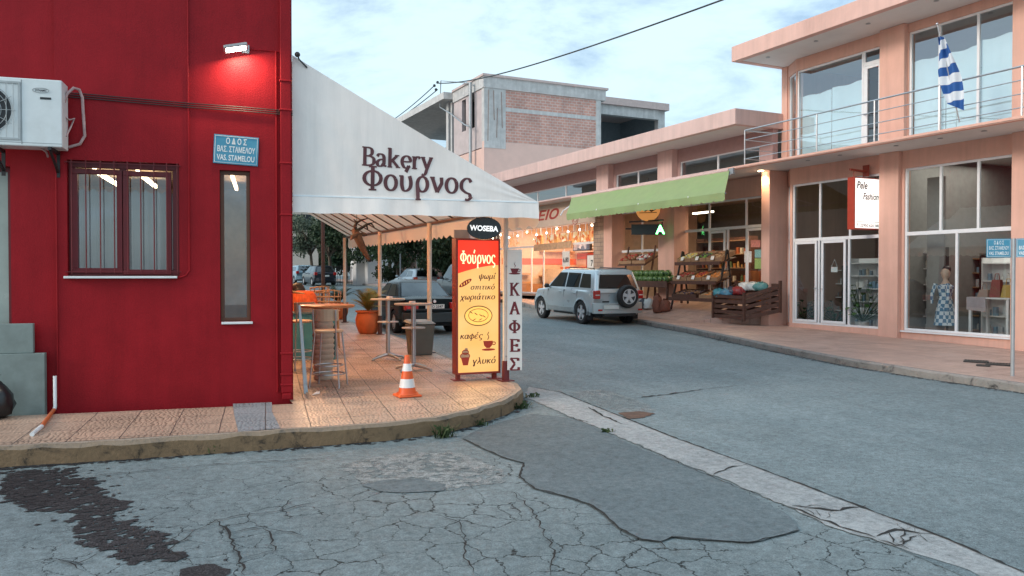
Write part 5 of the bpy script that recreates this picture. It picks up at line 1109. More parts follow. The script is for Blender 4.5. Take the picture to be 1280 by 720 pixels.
for k in range(3):
    u0, u1 = yr0+wd_*k+.02, yr0+wd_*(k+1)-.02
    crate(u0,u1,.32,.88,zU+.02,.42,.16,M2,M_crate,pos3[k]+' wooden crate on the upper tier of the dark produce rack','produce crates')
    heap('fruit',u0+.02,u1-.02,.34,.86,zU+.08,.42,.045,70,[fruit[upk[k][0]],fruit[upk[k][1]]],upk[k][2],'fruit',M2,k)
    crate(u0,u1,.14,.72,zL+.02,.40,.15,M2,M_crate,pos3[k]+' wooden crate on the lower tier of the dark produce rack','produce crates')
    heap('fruit',u0+.02,u1-.02,.16,.70,zL+.07,.40,.045,75,[fruit[lok[k][0]],fruit[lok[k][1]]],lok[k][2],'fruit',M2,10+k)
crate(yr0+.05,yr0+.75,.04,.6,zD+.02,.3,.14,M2,M_crate,'right wooden crate on the bottom shelf of the dark produce rack','produce crates'); heap('fruit',yr0+.07,yr0+.73,.06,.58,zD+.06,.3,.05,50,[fruit['orange'],fruit['potato']],'heap of orange carrots in the right crate on the bottom shelf','vegetables',M2,30)
crate(yr0+.9,yr1-.1,.04,.6,zD+.02,.3,.14,M2,M_dkwood,'left dark crate on the bottom shelf of the produce rack','produce crates'); heap('fruit',yr0+.92,yr1-.12,.06,.58,zD+.06,.3,.05,50,[fruit['dark'],fruit['brown']],'heap of dark beetroot in the left crate on the bottom shelf','vegetables',M2,31)
for k, (z, v, nm) in enumerate(((zU,.24,'upper'),(zL,.08,'lower'))):
    for j in range(3):
        u = yr0+wd_*(j+.5); q = MB(M2); q.hexa([(u-.07,v,z+.10),(u+.07,v,z+.10),(u+.07,v+.01,z+.10),(u-.07,v+.01,z+.10)],[(u-.07,v+.04,z+.22),(u+.07,v+.04,z+.22),(u+.07,v+.05,z+.22),(u-.07,v+.05,z+.22)]); tag(q.build('price_card', pm('card_white', (.75,.73,.68), .6)), 'white price card on the '+pos3[j]+' crate of the '+nm+' rack tier', 'price card', 'price cards on the produce rack')
# watermelon table beside the parked car
yt0, yt1 = PX(836,350,Xr).y+.15, PX(768,350,Xr).y; zt3 = PX(800, 353, Xr).z
wt = thing('produce_table', 'dark wooden table carrying watermelons beside the parked silver car', 'table', (Xr+.4, (yt0+yt1)/2, rz(Xr+.4, (yt0+yt1)/2)))
q = MB(M2); q.box(yt0,yt1,.05,.75,zt3-.05,zt3); q.box(yt0,yt1,.03,.049,zt3-.16,zt3+.06); q.build('tabletop', M_dkwood, wt)
for u in (yt0+.06, (yt0+yt1)/2, yt1-.06):
    for v in (.1,.7): q = MB(M2); q.box(u-.03,u+.03,v-.03,v+.03,rz(Xr+v,u)-.02,zt3-.051); q.build('leg', M_dkwood, wt)
mm_ = newmat('watermelon_rind'); m, n, l, b = mm_; t = n.new('ShaderNodeTexCoord'); wv = n.new('ShaderNodeTexWave'); wv.inputs['Scale'].default_value = 6; wv.inputs['Distortion'].default_value = 5; l.new(t.outputs['Object'], wv.inputs['Vector']); r = ramp(n, l, wv.outputs[0], [(.3,(.025,.075,.02)),(.7,(.14,.24,.07))]); l.new(r.outputs[0], b.inputs['Base Color']); b.inputs['Roughness'].default_value = .35
rnd = random.Random(3); q = MB(); q.ball((0,0,.12), .125, 14, (1.25,1,1)); wm0 = q.build('watermelon', m, smooth=180, local=True); first = True
for row, (v, z, off) in enumerate(((.18,zt3+.0,0),(.45,zt3+.03,.1),(.32,zt3+.20,.13))):
    nn = int((yt1-yt0-.35)/.29)
    for k in range(nn):
        lab = ['green watermelon in the front row on the dark produce table','green watermelon in the rear row on the dark produce table','green watermelon stacked on top of the two rows on the produce table'][row]
        loc = (Xr+v+rnd.uniform(-.02,.02), yt0+.2+off+k*.29, z); a = rnd.uniform(0,6)
        if first: o = wm0; o.location = loc; o.rotation_euler = (0,0,a); tag(o, lab, 'watermelon', 'watermelons on the produce table'); first = False
        else: o = wm0.copy(); C.objects.link(o); o.location = loc; o.rotation_euler = (0,0,a); o['label'] = lab
# tiered shelf of vegetables behind the car
M3 = MFr(17.05); yv0, yv1 = PX(806,320,17.05).y, PX(772,320,17.05).y; zv = PX(788,331,17.05).z
vr = thing('vegetable_stand', 'wooden stand of red and white vegetables under the dark display box', 'stand', (17.2, (yv0+yv1)/2, rz(17.2,(yv0+yv1)/2)))
for u in (yv0+.03, yv1-.03): q = MB(M3); q.bar((u,.1,rz(17.15,u)-.02),(u,.5,zv+.7),.05); q.build('side_post', M_dkwood, vr)
q = MB(M3); q.hexa([(yv0,.0,zv-.04),(yv1,.0,zv-.04),(yv1,.6,zv+.3),(yv0,.6,zv+.3)],[(yv0,.0,zv),(yv1,.0,zv),(yv1,.6,zv+.34),(yv0,.6,zv+.34)]); q.build('shelf', M_dkwood, vr)
for k in range(2):
    u0 = yv0+.04+k*(yv1-yv0)/2; u1 = u0+(yv1-yv0)/2-.06
    crate(u0,u1,.03,.55,zv+.03,.56,.13,M3,M_crate,['right','left'][k]+' wooden crate on the vegetable stand behind the car','produce crates'); heap('vegetables',u0+.02,u1-.02,.05,.53,zv+.09,.56,.055,60,[fruit['white'],fruit['dark'],fruit['red']] if k == 0 else [fruit['red'],fruit['brown']],['heap of white and purple vegetables in the right crate of the stand','heap of red peppers in the left crate of the stand'][k],'vegetables',M3,50+k)
# white and dark sacks below the table, red net sacks at its corner
def sack(name, c, r, h, mat, label, cat, group=None, seed=0, sq=(1,1)):
    rnd = random.Random(seed); q = MB(); prof = [(r*.8,0),(r,.08*h),(r*1.05,.35*h),(r*.95,.65*h),(r*.7,.85*h),(r*.25,.93*h),(r*.32,h)]
    q.lathe(prof, c, 14)
    for i in range(len(q.v)):
        z = q.v[i].z-c[2]
        if z > .01: q.v[i] += Vector((rnd.uniform(-.2,.2)*r, rnd.uniform(-.2,.2)*r, rnd.uniform(-.08,.08)*h))
        q.v[i].x = c[0]+(q.v[i].x-c[0])*sq[0]; q.v[i].y = c[1]+(q.v[i].y-c[1])*sq[1]
    return tag(q.build(name, mat, smooth=70), label, cat, group)
nets = pm('red_net', (.20,.07,.045), .8, var=.5, scale=45); wsk = pm('white_sack', (.62,.63,.62), .7, var=.15)
yq = PX(822, 370, 16.2).y; sack('net_sack', (16.2, yq, rz(16.2,yq)-.01), .17, .62, nets, 'red net sack of onions standing at the corner of the watermelon table', 'sack', seed=1)
yq = PX(831, 370, 16.35).y; sack('net_sack', (16.35, yq, rz(16.35,yq)-.01), .19, .42, nets, 'lower red net sack lying beside the produce rack', 'sack', seed=2)
for k, px in enumerate((798, 805, 811)):
    yq = PX(px, 370, 16.45).y; sack('sack', (16.45, yq, rz(16.45,yq)-.01), .17, .36, wsk if k != 1 else pm('dark_sack', (.05,.055,.07), .6), ['left white sack under the watermelon table','dark sack between two white sacks under the table','right white sack under the watermelon table'][k], 'sack', seed=5+k)
# big slatted crate of bags on the ramp
yk0, yk1 = PX(957,375,16.6).y, PX(893,372,16.3).y; Xk0, Xk1 = 16.25, 17.15
kz0 = rz(16.25, yk1); kb = thing('slatted_bin', 'large dark brown slatted wooden bin tilted towards the street by the shop door', 'bin', (16.6, (yk0+yk1)/2, kz0))
hz_ = PX(905, 366, 16.3).z; hz2 = PX(955, 352, 17).z
def bq(x, y, z): return (x, y, z)
q = MB(); nS = 5
for k in range(nS):
    t0, t1 = k/nS, (k+.66)/nS
    for (xa_, ya_, za_, zt_a), (xb2, yb2_, zb2_, zt_b) in (((Xk0,yk1,kz0,hz_),(Xk0,yk0+.5,kz0-.02,hz_-.02)), ((Xk0,yk0+.5,kz0-.02,hz_-.02),(Xk1,yk0,kz0+.2,hz2)), ((Xk1,yk0,kz0+.2,hz2),(Xk1,yk1,kz0+.22,hz2+.0)), ((Xk1,yk1,kz0+.22,hz2),(Xk0,yk1,kz0,hz_))):
        d = Vector((xb2-xa_, yb2_-ya_, 0)).normalized(); nn_ = Vector((-d.y, d.x, 0))*.02
        A = [Vector((xa_,ya_,za_+(zt_a-za_)*t0)), Vector((xb2,yb2_,zb2_+(zt_b-zb2_)*t0))]; Bq = [Vector((xb2,yb2_,zb2_+(zt_b-zb2_)*t1)), Vector((xa_,ya_,za_+(zt_a-za_)*t1))]
        q.hexa([A[0],A[1],A[1]+nn_,A[0]+nn_],[Bq[1],Bq[0],Bq[0]+nn_,Bq[1]+nn_])
q.build('slats', M_dkwood, kb)
for (x, y, zt__) in ((Xk0,yk1,hz_),(Xk0,yk0+.5,hz_),(Xk1,yk0,hz2),(Xk1,yk1,hz2)): q = MB(); q.box(x-.03,x+.04,y-.035,y+.035,rz(x,y)-.03,zt__+.03); q.build('corner_post', M_dkwood, kb)
q = MB(); q.hexa([(Xk0+.03,yk1-.03,hz_-.22),(Xk0+.03,yk0+.5,hz_-.22),(Xk1-.02,yk0+.03,hz2-.22),(Xk1-.02,yk1-.03,hz2-.22)],[(Xk0+.03,yk1-.03,hz_-.2),(Xk0+.03,yk0+.5,hz_-.2),(Xk1-.02,yk0+.03,hz2-.2),(Xk1-.02,yk1-.03,hz2-.2)]); q.build('tray', M_dkwood, kb)
bagc = [((.05,.22,.27),'teal'),((.06,.20,.30),'blue'),((.05,.06,.09),'navy'),((.28,.03,.03),'red'),((.62,.64,.62),'white'),((.55,.58,.56),'pale grey'),((.10,.26,.25),'sea green')]
for k, (c, nm) in enumerate(bagc):
    px = (899,907,914,922,930,941,951)[k]; x = (16.42,16.42,16.55,16.6,16.9,16.95,16.95)[k]; y = PX(px, 358, x).y; zz = hz_+(hz2-hz_)*(x-Xk0)/(Xk1-Xk0)-.21
    sack('bag', (x,y,zz+.02), .19, .26, pm('bag_'+nm, c, .35, var=.3, scale=9), nm+' bag of goods lying in the slatted wooden bin', 'bag', seed=20+k, sq=(.9,1.25))
# shelves inside the produce shop
def shelf_unit(M, u0, u1, v0, v1, z0, z1, n, label, mat, lm, seed, gcols, glabel, ggroup, gw=.11):
    t = thing('shop_shelf', label, 'shelf', M @ Vector(((u0+u1)/2,(v0+v1)/2,z0)))
    q = MB(M); q.box(u0,u1,v1-.02,v1,z0,z1); q.box(u0-.03,u0-.001,v0,v1,z0,z1); q.box(u1+.001,u1+.03,v0,v1,z0,z1); q.build('carcass', mat, t)
    rnd = random.Random(seed); first = {}
    for k in range(n):
        z = z0+.12+(z1-z0-.25)*k/(n-1 if n > 1 else 1); q = MB(M); q.box(u0,u1,v0,v1-.021,z-.03,z); q.build('shelf_board', lm, t)
        if k == n-1: continue
        u = u0+.1
        while u < u1-.1:
            h = rnd.uniform(.12,.26); kind = rnd.randrange(len(gcols))
            if rnd.random() < .82:
                if kind not in first:
                    q = MB(); q.lathe([(.04,0),(.045,.01),(.045,.14),(.02,.17),(.022,.2)], (0,0,0), 10) if kind % 2 else q.box(-.05,.05,-.045,.045,0,.19)
                    o = q.build('jar' if kind % 2 else 'packet', gcols[kind], local=True); first[kind] = o; tag(o, glabel, 'goods', ggroup)
                else: o = first[kind].copy(); C.objects.link(o)
                o.location = M @ Vector((u, v0+.12, z+.001)); s = h/.2; o.scale = (s*.9, s*.9, s)
            u += gw
    return t
gm_ = [pm('goods_%d' % k, c, .4, var=.3, scale=10) for k, c in enumerate(((.45,.12,.04),(.5,.3,.1),(.6,.55,.45),(.25,.05,.03),(.5,.2,.05),(.12,.18,.08)))]
zf2 = gr(21)+.55
shelf_unit(MF, FY(826)-1.0, FY(776)-.6, 3.2, 3.6, zf2, zf2+2.3, 5, 'tall shelf of jars behind the left window of the produce shop', M_dkwood, M_crate, 1, gm_, 'jar or packet on a lit shelf inside the produce shop', 'goods inside the produce shop', .2)
shelf_unit(MF, FY(925)-.9, FY(850)-1.4, 4.2, 4.6, zf2, zf2+2.3, 5, 'wide shelf of jars behind the glass doors of the produce shop', M_dkwood, M_crate, 2, gm_, 'jar or packet on a lit shelf inside the produce shop', 'goods inside the produce shop', .22)
for k, (px, v) in enumerate(((800,2.4),(880,2.6),(925,2.2))):
    q = MB(MF); y = FY(px)-.6; q.box(y-.55,y+.55,v,v+.12,zsl0-.72,zsl0-.66); t = tag(q.build('ceiling_lamp', em('store_tube', (1,.85,.65), 5)), ['left','middle','right'][k]+' strip lamp on the ceiling of the produce shop', 'lamp')
sl_ = bpy.data.lights.new('store_light', 'AREA'); sl_.size = 3; sl_.energy = 150; sl_.color = (1,.75,.5); sob = bpy.data.objects.new('store_light', sl_); C.objects.link(sob); sob.location = (XF+2.8, 22, zsl0-.75)
q = MB(); q.box(XF+.8, XF+1.3, FY(918)-.25, FY(905)-.25, zf2-.1, zf2+1.0); tag(q.build('shop_counter', pm('counter_orange', (.5,.16,.05), .5)), 'orange counter inside the glass doors of the produce shop', 'counter')

# ================================================================== INSIDE THE PEACH SHOP
zfp = -.05
gp_ = [pm('gift_%d' % k, c, .4, var=.3, scale=10) for k, c in enumerate(((.5,.52,.55),(.55,.5,.42),(.2,.32,.42),(.62,.62,.6)))]
def inY(px, v): return PX(px, 350, XF+v).y
shelf_unit(MF, inY(1172,1.6), inY(1145,1.6), 1.6, 2.0, zfp, PX(1160,309,XF+1.6).z, 6, 'black shelf of small ornaments with white boards behind the right shop window', M_dark, M_alu, 3, gp_, 'small ornament on the black shelf behind the right window', 'ornaments in the right window', .14)
shelf_unit(MF, inY(1262,2.6), inY(1228,2.6), 2.6, 3.0, zfp, PX(1245,322,XF+2.6).z, 5, 'pale shelf of knitwear and ornaments behind the display table', M_alu, M_alu, 4, gp_, 'small ornament on the pale shelf behind the display table', 'ornaments on the pale shelf', .16)
shelf_unit(MF, inY(1052,2.4), inY(1000,2.4), 2.4, 2.8, zfp, zfp+1.9, 5, 'dark shelf of gifts seen through the double glass doors', M_dark, M_alu, 5, gp_, 'gift on the dark shelf inside the double glass doors', 'gifts inside the double doors', .15)
shelf_unit(MF, inY(1098,1.9), inY(1062,1.9), 1.9, 2.3, zfp, zfp+2.1, 6, 'white shelf of glassware behind the potted plant in the shop window', M_alu, M_alu, 6, gp_, 'small glass on the white shelf behind the potted plant', 'glassware in the window', .12)
shelf_unit(MF, inY(1224,3.6), inY(1192,3.6), 3.6, 4.0, zfp, zfp+2.2, 6, 'dark rear shelf of boxes between mannequin and display table', M_dark, M_crate, 7, gp_, 'box on the dark rear shelf behind the mannequin', 'boxes on the rear shelf', .16)
# display table with cloth
ta, tb = inY(1262,.9), inY(1209,.9); zt4 = PX(1235,372,XF+.9).z
dt = thing('display_table', 'table with pale lilac cloth in the right shop window', 'table', (XF+1.2,(ta+tb)/2,zfp))
q = MB(MF); q.box(ta,tb,.9,1.7,zt4-.03,zt4); q.build('tabletop', M_alu, dt)
for u in (ta+.06,tb-.06):
    for v in (.95,1.6): q = MB(MF); q.box(u-.03,u+.03,v-.03,v+.03,zfp,zt4-.031); q.build('leg', M_alu, dt)
q = MB(MF); cA = (ta+tb)/2+.05; q.poly([(cA,.895,zt4-.34),(tb+.01,.895,zt4-.30),(tb+.01,.895,zt4+.003),(cA,.895,zt4+.003)]); q.poly([(cA,.895,zt4+.003),(tb+.01,.895,zt4+.003),(tb+.01,1.7,zt4+.003),(cA,1.7,zt4+.003)])
tag(q.build('tablecloth', pm('lilac_cloth', (.42,.38,.40), .8)), 'pale lilac cloth hanging over the front of the display table', 'tablecloth')
for k, (du, c, s, nm) in enumerate(((.18,(.40,.26,.06),.30,'mustard yellow'),(.45,(.22,.06,.05),.42,'dark red'),(.75,(.30,.22,.18),.18,'brown'))):
    q = MB(MF); u = ta+du; q.hexa([(u-.13,1.05,zt4+.004),(u+.13,1.05,zt4+.004),(u+.13,1.25,zt4+.004),(u-.13,1.25,zt4+.004)],[(u-.10,1.1,zt4+s),(u+.10,1.1,zt4+s),(u+.10,1.2,zt4+s),(u-.10,1.2,zt4+s)]); q.tube([(u-.06,1.15,zt4+s),(u-.04,1.15,zt4+s+.14),(u+.04,1.15,zt4+s+.14),(u+.06,1.15,zt4+s)], .012, 6); tag(q.build('handbag', pm('bag_'+nm, c, .5), bevel=.01), nm+' handbag standing on the display table in the window', 'handbag')
# dress dummy in a blue and white dress
ym = inY(1182,.7); zh_ = PX(1182,330,XF+.7).z
def checks():
    m, n, l, b = newmat('blue_white_check'); t = n.new('ShaderNodeTexCoord'); c = n.new('ShaderNodeTexChecker'); c.inputs['Scale'].default_value = 11; c.inputs['Color1'].default_value = (.62,.66,.70,1); c.inputs['Color2'].default_value = (.09,.20,.32,1); l.new(t.outputs['Object'], c.inputs['Vector']); l.new(c.outputs[0], b.inputs['Base Color']); b.inputs['Roughness'].default_value = .8; return m
dm = thing('mannequin', 'shop mannequin in a blue and white checked dress in the right window', 'mannequin', (XF+.7, ym, zfp))
q = MB(); s = (zh_-zfp)/1.75
def zz_(h): return zfp+h*s
q.lathe([(.10,0),(.11,.1),(.10,.2),(.06,.27),(.055,.31),(.085,.36),(.105,.45),(.085,.54),(.03,.585),(.005,.59)], (XF+.7,ym,zz_(1.12)), 14); q.lathe([(.15,0),(.15,.02),(.02,.03),(.016,.35)], (XF+.7,ym,zfp), 14); q.build('body', pm('mannequin_skin', (.50,.36,.28), .5), dm, smooth=60)
q = MB(); q.lathe([(.26,0),(.25,.04),(.21,.35),(.16,.58),(.13,.68),(.17,.86),(.19,.95),(.10,1.0)], (XF+.7,ym,zz_(.36)), 18); q.build('dress', checks(), dm, smooth=60)
q = MB(); q.tube([(XF+.56,ym+.16,zz_(1.30)),(XF+.5,ym+.22,zz_(1.05)),(XF+.48,ym+.2,zz_(.85))], [.05,.04,.03], 8); q.build('sleeve', checks(), dm, smooth=60)
q = MB(); q.tube([(XF+.56,ym-.16,zz_(1.30)),(XF+.5,ym-.22,zz_(1.05)),(XF+.48,ym-.2,zz_(.85))], [.05,.04,.03], 8); q.build('sleeve', checks(), dm, smooth=60)
q = MB(); q.ball((XF+.74,ym,zz_(1.63)), .10, 12, (1,1,.95)); q.build('hair', M_dark, dm, smooth=180)
# red curtain strip inside the splayed window
q = MB(MF); yq = inY(1008,1.8); q.box(yq-.12,yq+.16,1.8,1.86,zfp+1.3,zsl0-.4); tag(q.build('hanging_cloth', pm('red_cloth', (.42,.03,.03), .8)), 'red cloth strip hanging inside the double doors', 'cloth')
q = MB(MF); yq = FY(1040.5); zq = FZ(1040.5,337); q.box(yq-.11,yq+.11,.075,.085,zq-.07,zq+.07); q.tube([(yq-.1,.08,zq+.07),(yq,.08,zq+.28),(yq+.1,.08,zq+.07)], .006, 5); tag(q.build('door_notice', pm('white_card', (.75,.75,.74), .6)), 'small white card hanging by a string inside the glass door', 'notice')
# plants in pots
def leaf_plant(name, label, c, h, r, n, mat, pot_mat, pot_r, pot_h, seed, lw=.06, ll=.22):
    t = thing(name, label, 'plant', c); rnd = random.Random(seed); q = MB(); c = Vector(c)
    q.lathe([(pot_r*.7,0),(pot_r,pot_h*.9),(pot_r*1.05,pot_h),(pot_r*.9,pot_h),(pot_r*.85,pot_h*.85)], c, 18); q.build('pot', pot_mat, t, smooth=50)
    q = MB()
    for k in range(n):
        a = rnd.uniform(0, 6.28); e = rnd.uniform(.2,1.2); L_ = h*rnd.uniform(.4,1); tip = c+Vector((math.cos(a)*r*math.cos(e)*1.2, math.sin(a)*r*math.cos(e)*1.2, pot_h+L_*math.sin(e)+.05)); base = c+Vector((0,0,pot_h))
        q.bar(base, tip, .008); d = Vector((math.cos(a), math.sin(a), rnd.uniform(-.5,.5))).normalized(); s = d.cross(Vector((0,0,1))).normalized()*lw*rnd.uniform(.7,1.2); u = s.cross(d).normalized()*.02; l_ = ll*rnd.uniform(.7,1.2)
        q.poly([tip, tip+d*l_*.4+s+u, tip+d*l_*.75+s*.7, tip+d*l_-u, tip+d*l_*.75-s*.7, tip+d*l_*.4-s+u])
    q.build('foliage', mat, t); return t
M_leafp = leafmat('pot_plant_leaf', (.02,.05,.015), (.06,.13,.03))
leaf_plant('potted_plant', 'leafy green plant in a white pot behind the shop window right of the doors', (XF+.55, inY(1078,.55), zfp), 1.15, .55, 60, M_leafp, M_white, .18, .36, 1)
leaf_plant('potted_plant', 'smaller leafy plant on the floor inside the right leaf of the double doors', (XF+.8, inY(1045,.8), zfp), .6, .35, 40, M_leafp, M_terra, .14, .25, 2)
leaf_plant('potted_plant', 'dark bushy plant inside the left leaf of the double doors', (XF+.9, inY(1005,.9), zfp), .7, .3, 36, M_leafp, M_terra, .13, .25, 3)
cl_ = bpy.data.lights.new('peach_shop_light', 'AREA'); cl_.size = 3; cl_.energy = 90; cl_.color = (1,.9,.78); cob = bpy.data.objects.new('peach_shop_light', cl_); C.objects.link(cob); cob.location = (XF+2.5, 12.5, zsl0-.1)

# ================================================================== BAKERY AWNING (white tent over the cafe pavement)
MG = frame(RC+RV*.02, RU, (0,0,1))          # gable plane: local x along the red wall, y up, z towards the street corner
def GP(px, py): u, z = RW(px, py, .02); return u, z
uo, zo_ = GP(671, 256); ub, zb0_ = GP(371, 247); ut, ztop = GP(369, 74); zvb = GP(671, 273)[1]; zvl = GP(372, 266)[1]
ze = (zo_+GP(371,246)[1])/2+.02
aw = thing('bakery_awning', 'white pvc tent awning with dark red bakery lettering over the corner pavement', 'awning', (RC.x+1.6, RC.y+2, gz(10.3)+HL))
uA = .004
q = MB(MG); nx_, ny_ = 60, 26
def pucker(u, z):                           # the sheet is pulled tight between its corners and ripples along the lines of pull
    s = max(0, min(1, (u-uA)/(uo-uA))); zt = ztop+.05+(ze-ztop-.03)*s; t = max(0, min(1, (zt-z)/max(.05, zt-ze))); e = math.sin(s*math.pi)*4*t*(1-t)
    a = math.atan2(z-ztop, u-uA); b = math.atan2(z-ze, uo-u)
    return .022*e*math.sin(2.2*u+1)+.007*math.sin(a*26)*min(1, 1.2*t)*(1-s)**1.5+.006*math.sin(b*34)*s**2*min(1,3*t)*(1-t)+.004*math.sin(u*14)*(t**3)
def gpt(i, j):                              # triangular end panel, slightly puckered
    s = i/nx_; t = j/ny_; u = uA+(uo-uA)*s; zt = ztop+.05+(ze-ztop-.03)*s-.02*math.sin(s*math.pi); z = ze+(zt-ze)*t
    return (u, z, pucker(u, z))
for i in range(nx_):
    for j in range(ny_): q.poly([gpt(i,j), gpt(i+1,j), gpt(i+1,j+1), gpt(i,j+1)])
q.build('end_panel', M_fabric, aw, smooth=60, merge=True)
q = MB(MG); n = 50
for i in range(n):
    a, b = uA+(uo+.02-uA)*i/n, uA+(uo+.02-uA)*(i+1)/n; f = lambda u: .035+.012*math.sin(u*8)+.008*math.sin(u*19); bt = lambda u: zvl+(zvb-zvl)*(u-uA)/(uo-uA)+.006*math.sin(u*13)
    q.poly([(a,bt(a),f(a)),(b,bt(b),f(b)),(b,ze+.02,.012),(a,ze+.02,.012)])
q.build('front_valance', M_fabric, aw, smooth=60, merge=True)
q = MB(MG); q.tube([(uA,ze,.0),(uo,ze,.0)], .02, 6); q.tube([(uA,ze,-.03),(uA,ztop-.03,-.03)], .02, 6); q.tube([(uA,ztop-.06,-.04),(uo,ze-.02,-.04)], .022, 6); q.build('end_frame', M_white, aw)
# sloping roof: wall line high, street line low
WL = lambda y: Vector((RC.x+.05+(y-RC.y)*math.tan(R(3)), y, 0)); 
yo_, ye_ = (MG @ Vector((uo,0,0))).y, 22.6
PO = [G(632,476,HL).to_2d(), G(537,441,HL).to_2d(), G(475,418,HL).to_2d(), G(431,403,HL).to_2d()]
p_out = MG @ Vector((uo,0,0)); pw_ = [Vector((p_out.x, p_out.y))]+[p+Vector((.12,0)) for p in PO[1:]]; pw_[-1].y = ye_
def OUT(t):                                 # outer edge of the roof, by y
    k = t*3; i = min(2, int(k)); return pw_[i].lerp(pw_[i+1], k-i)
q = MB(); nR = 36
zr_o = lambda t: ze+.02+.10*t; zr_w = lambda t: ztop+.15*t
fab2 = pm('awning_roof_fabric', (.78,.70,.60), .7, var=.04, scale=2)
_n, _l = fab2.node_tree.nodes, fab2.node_tree.links; _tr = _n.new('ShaderNodeBsdfTranslucent'); _tr.inputs[0].default_value = (.80,.62,.46,1); _mx = _n.new('ShaderNodeMixShader'); _mx.inputs[0].default_value = .38
_l.new(_n['Principled BSDF'].outputs[0], _mx.inputs[1]); _l.new(_tr.outputs[0], _mx.inputs[2]); _l.new(_mx.outputs[0], _n['Material Output'].inputs[0])
for i in range(nR):
    for j in range(6):
        def pt(a, b):
            t = a/nR; o = OUT(t); wv_ = WL(RC.y+.02+(ye_-RC.y)*t); s = b/6; p = Vector((wv_.x+(o.x-wv_.x)*s, wv_.y+(o.y-wv_.y)*s, zr_w(t)+(zr_o(t)-zr_w(t))*s)); p.z -= .02*math.sin(s*math.pi)*(.5+.5*math.sin(a*1.0)); return p
        q.poly([pt(i,j), pt(i+1,j), pt(i+1,j+1), pt(i,j+1)])
q.build('roof', fab2, aw, smooth=60, merge=True)
M_raft = pm('rafter_brown', (.10,.06,.045), .5)
for i in range(1, 16):
    t = i/16; o = OUT(t); wv_ = WL(RC.y+.02+(ye_-RC.y)*t)
    q = MB(); q.bar((wv_.x+.1,wv_.y,zr_w(t)-.09),(o.x,o.y,zr_o(t)-.05), .026); q.build('rafter', M_raft, aw)
q = MB(); q.tube([(OUT(i/12).x-.03, OUT(i/12).y, zr_o(i/12)-.05) for i in range(13)], .03, 6); q.build('edge_beam', M_raft, aw)
q = MB(); n = 150
for i in range(n):
    t0, t1 = i/n, (i+1)/n; a, b = OUT(t0), OUT(t1); sc_ = lambda t: .30+.07*abs(math.sin(t*math.pi*40))
    q.poly([(a.x+.03,a.y,zr_o(t0)),(b.x+.03,b.y,zr_o(t1)),(b.x+.03+.015*math.sin(t1*60),b.y,zr_o(t1)-sc_(t1)),(a.x+.03+.015*math.sin(t0*60),a.y,zr_o(t0)-sc_(t0))])
q.build('side_valance', fab2, aw, smooth=60, merge=True)
u1_, z1_ = GP(452, 211.5); u2_, _ = GP(541, 214); xh = (GP(452,188)[1]-z1_)/1.45
LT = []; LT += [serif('lettering', 'Bakery', xh, M_text, aw, frame(MG @ Vector((u1_, z1_+.05, .022)), RU+Vector((0,0,-.025)), Vector((0,0,1))+RU*.02), a=.145, b=.06, width=u2_-u1_)]
u1_, z1_ = GP(452, 240.5); u2_, _ = GP(591, 246); xh = (GP(452,211.5)[1]-z1_)/1.45*1.04
LT += [serif('lettering', 'Φούρνος', xh, M_text, aw, frame(MG @ Vector((u1_, z1_+.035, .022)), RU+Vector((0,0,-.012)), Vector((0,0,1))+RU*.02), a=.13, b=.055, width=u2_-u1_)]
MGi = MG.inverted()
for o in LT:                                # printed on the sheet, so it follows the ripples
    for v in o.data.vertices:
        p = MGi @ (v.co+aw.location); h = p.z-.022; p.z = (pucker(p.x, p.y)+.0045 if p.y > ze+.05 else max(pucker(p.x, p.y)+.0045, .058))+h; v.co = (MG @ p)-aw.location
# posts
M_postc = pm('cream_post', (.58,.50,.42), .45, var=.08); M_postd = pm('dark_foot', (.06,.025,.02), .5)
plab = [None, 'cream awning post behind the lit bakery sign, next to the litter bin', 'cream awning post beside the terracotta urn with a palm', 'farthest cream awning post by the small potted palm']
for k in range(1, 4):
    p = PO[k]; t = thing('awning_post', plab[k], 'post', (p.x, p.y, gz(p.y)+HL), group='posts of the bakery awning'); z0 = gz(p.y)+HL
    q = MB(); q.tube([(p.x,p.y,z0+.45),(p.x,p.y,zr_o(k/3)-.06)], .045, 10); q.build('pole', M_postc, t, smooth=50)
    q = MB(); q.tube([(p.x,p.y,z0),(p.x,p.y,z0+.45)], .055, 10); q.box(p.x-.09,p.x+.09,p.y-.09,p.y+.09,z0,z0+.015); q.build('foot', M_postd, t)
p = PO[0]; z0 = gz(p.y)+HL
t = thing('awning_post', 'nearest pale awning post with dark red foot beside the lit bakery sign', 'post', (p.x,p.y,z0), group='posts of the bakery awning')
q = MB(); q.tube([(p.x,p.y,z0+.30),(p.x,p.y,ze-.02)], .042, 12); q.build('pole', pm('white_post', (.60,.57,.54), .4), t, smooth=50)
q = MB(); q.tube([(p.x,p.y,z0),(p.x,p.y,z0+.30)], .055, 12); q.box(p.x-.1,p.x+.1,p.y-.1,p.y+.1,z0,z0+.015); q.build('foot', pm('foot_red', (.16,.02,.02), .5), t)
d_ = G(404,398,HL); q = MB(); dz0 = gz(d_.y)+HL; tp = thing('dark_post', 'dark brown post standing beyond the cafe tables under the awning', 'post', (d_.x,d_.y,dz0)); q.tube([(d_.x,d_.y,dz0),(d_.x,d_.y,PY(404,290,d_.y).z+.5)], .06, 10); q.build('pole', M_postd, tp, smooth=50); q = MB(); q.box(d_.x-.1,d_.x+.1,d_.y-.1,d_.y+.1,dz0,dz0+.02); q.build('base_plate', M_postd, tp)
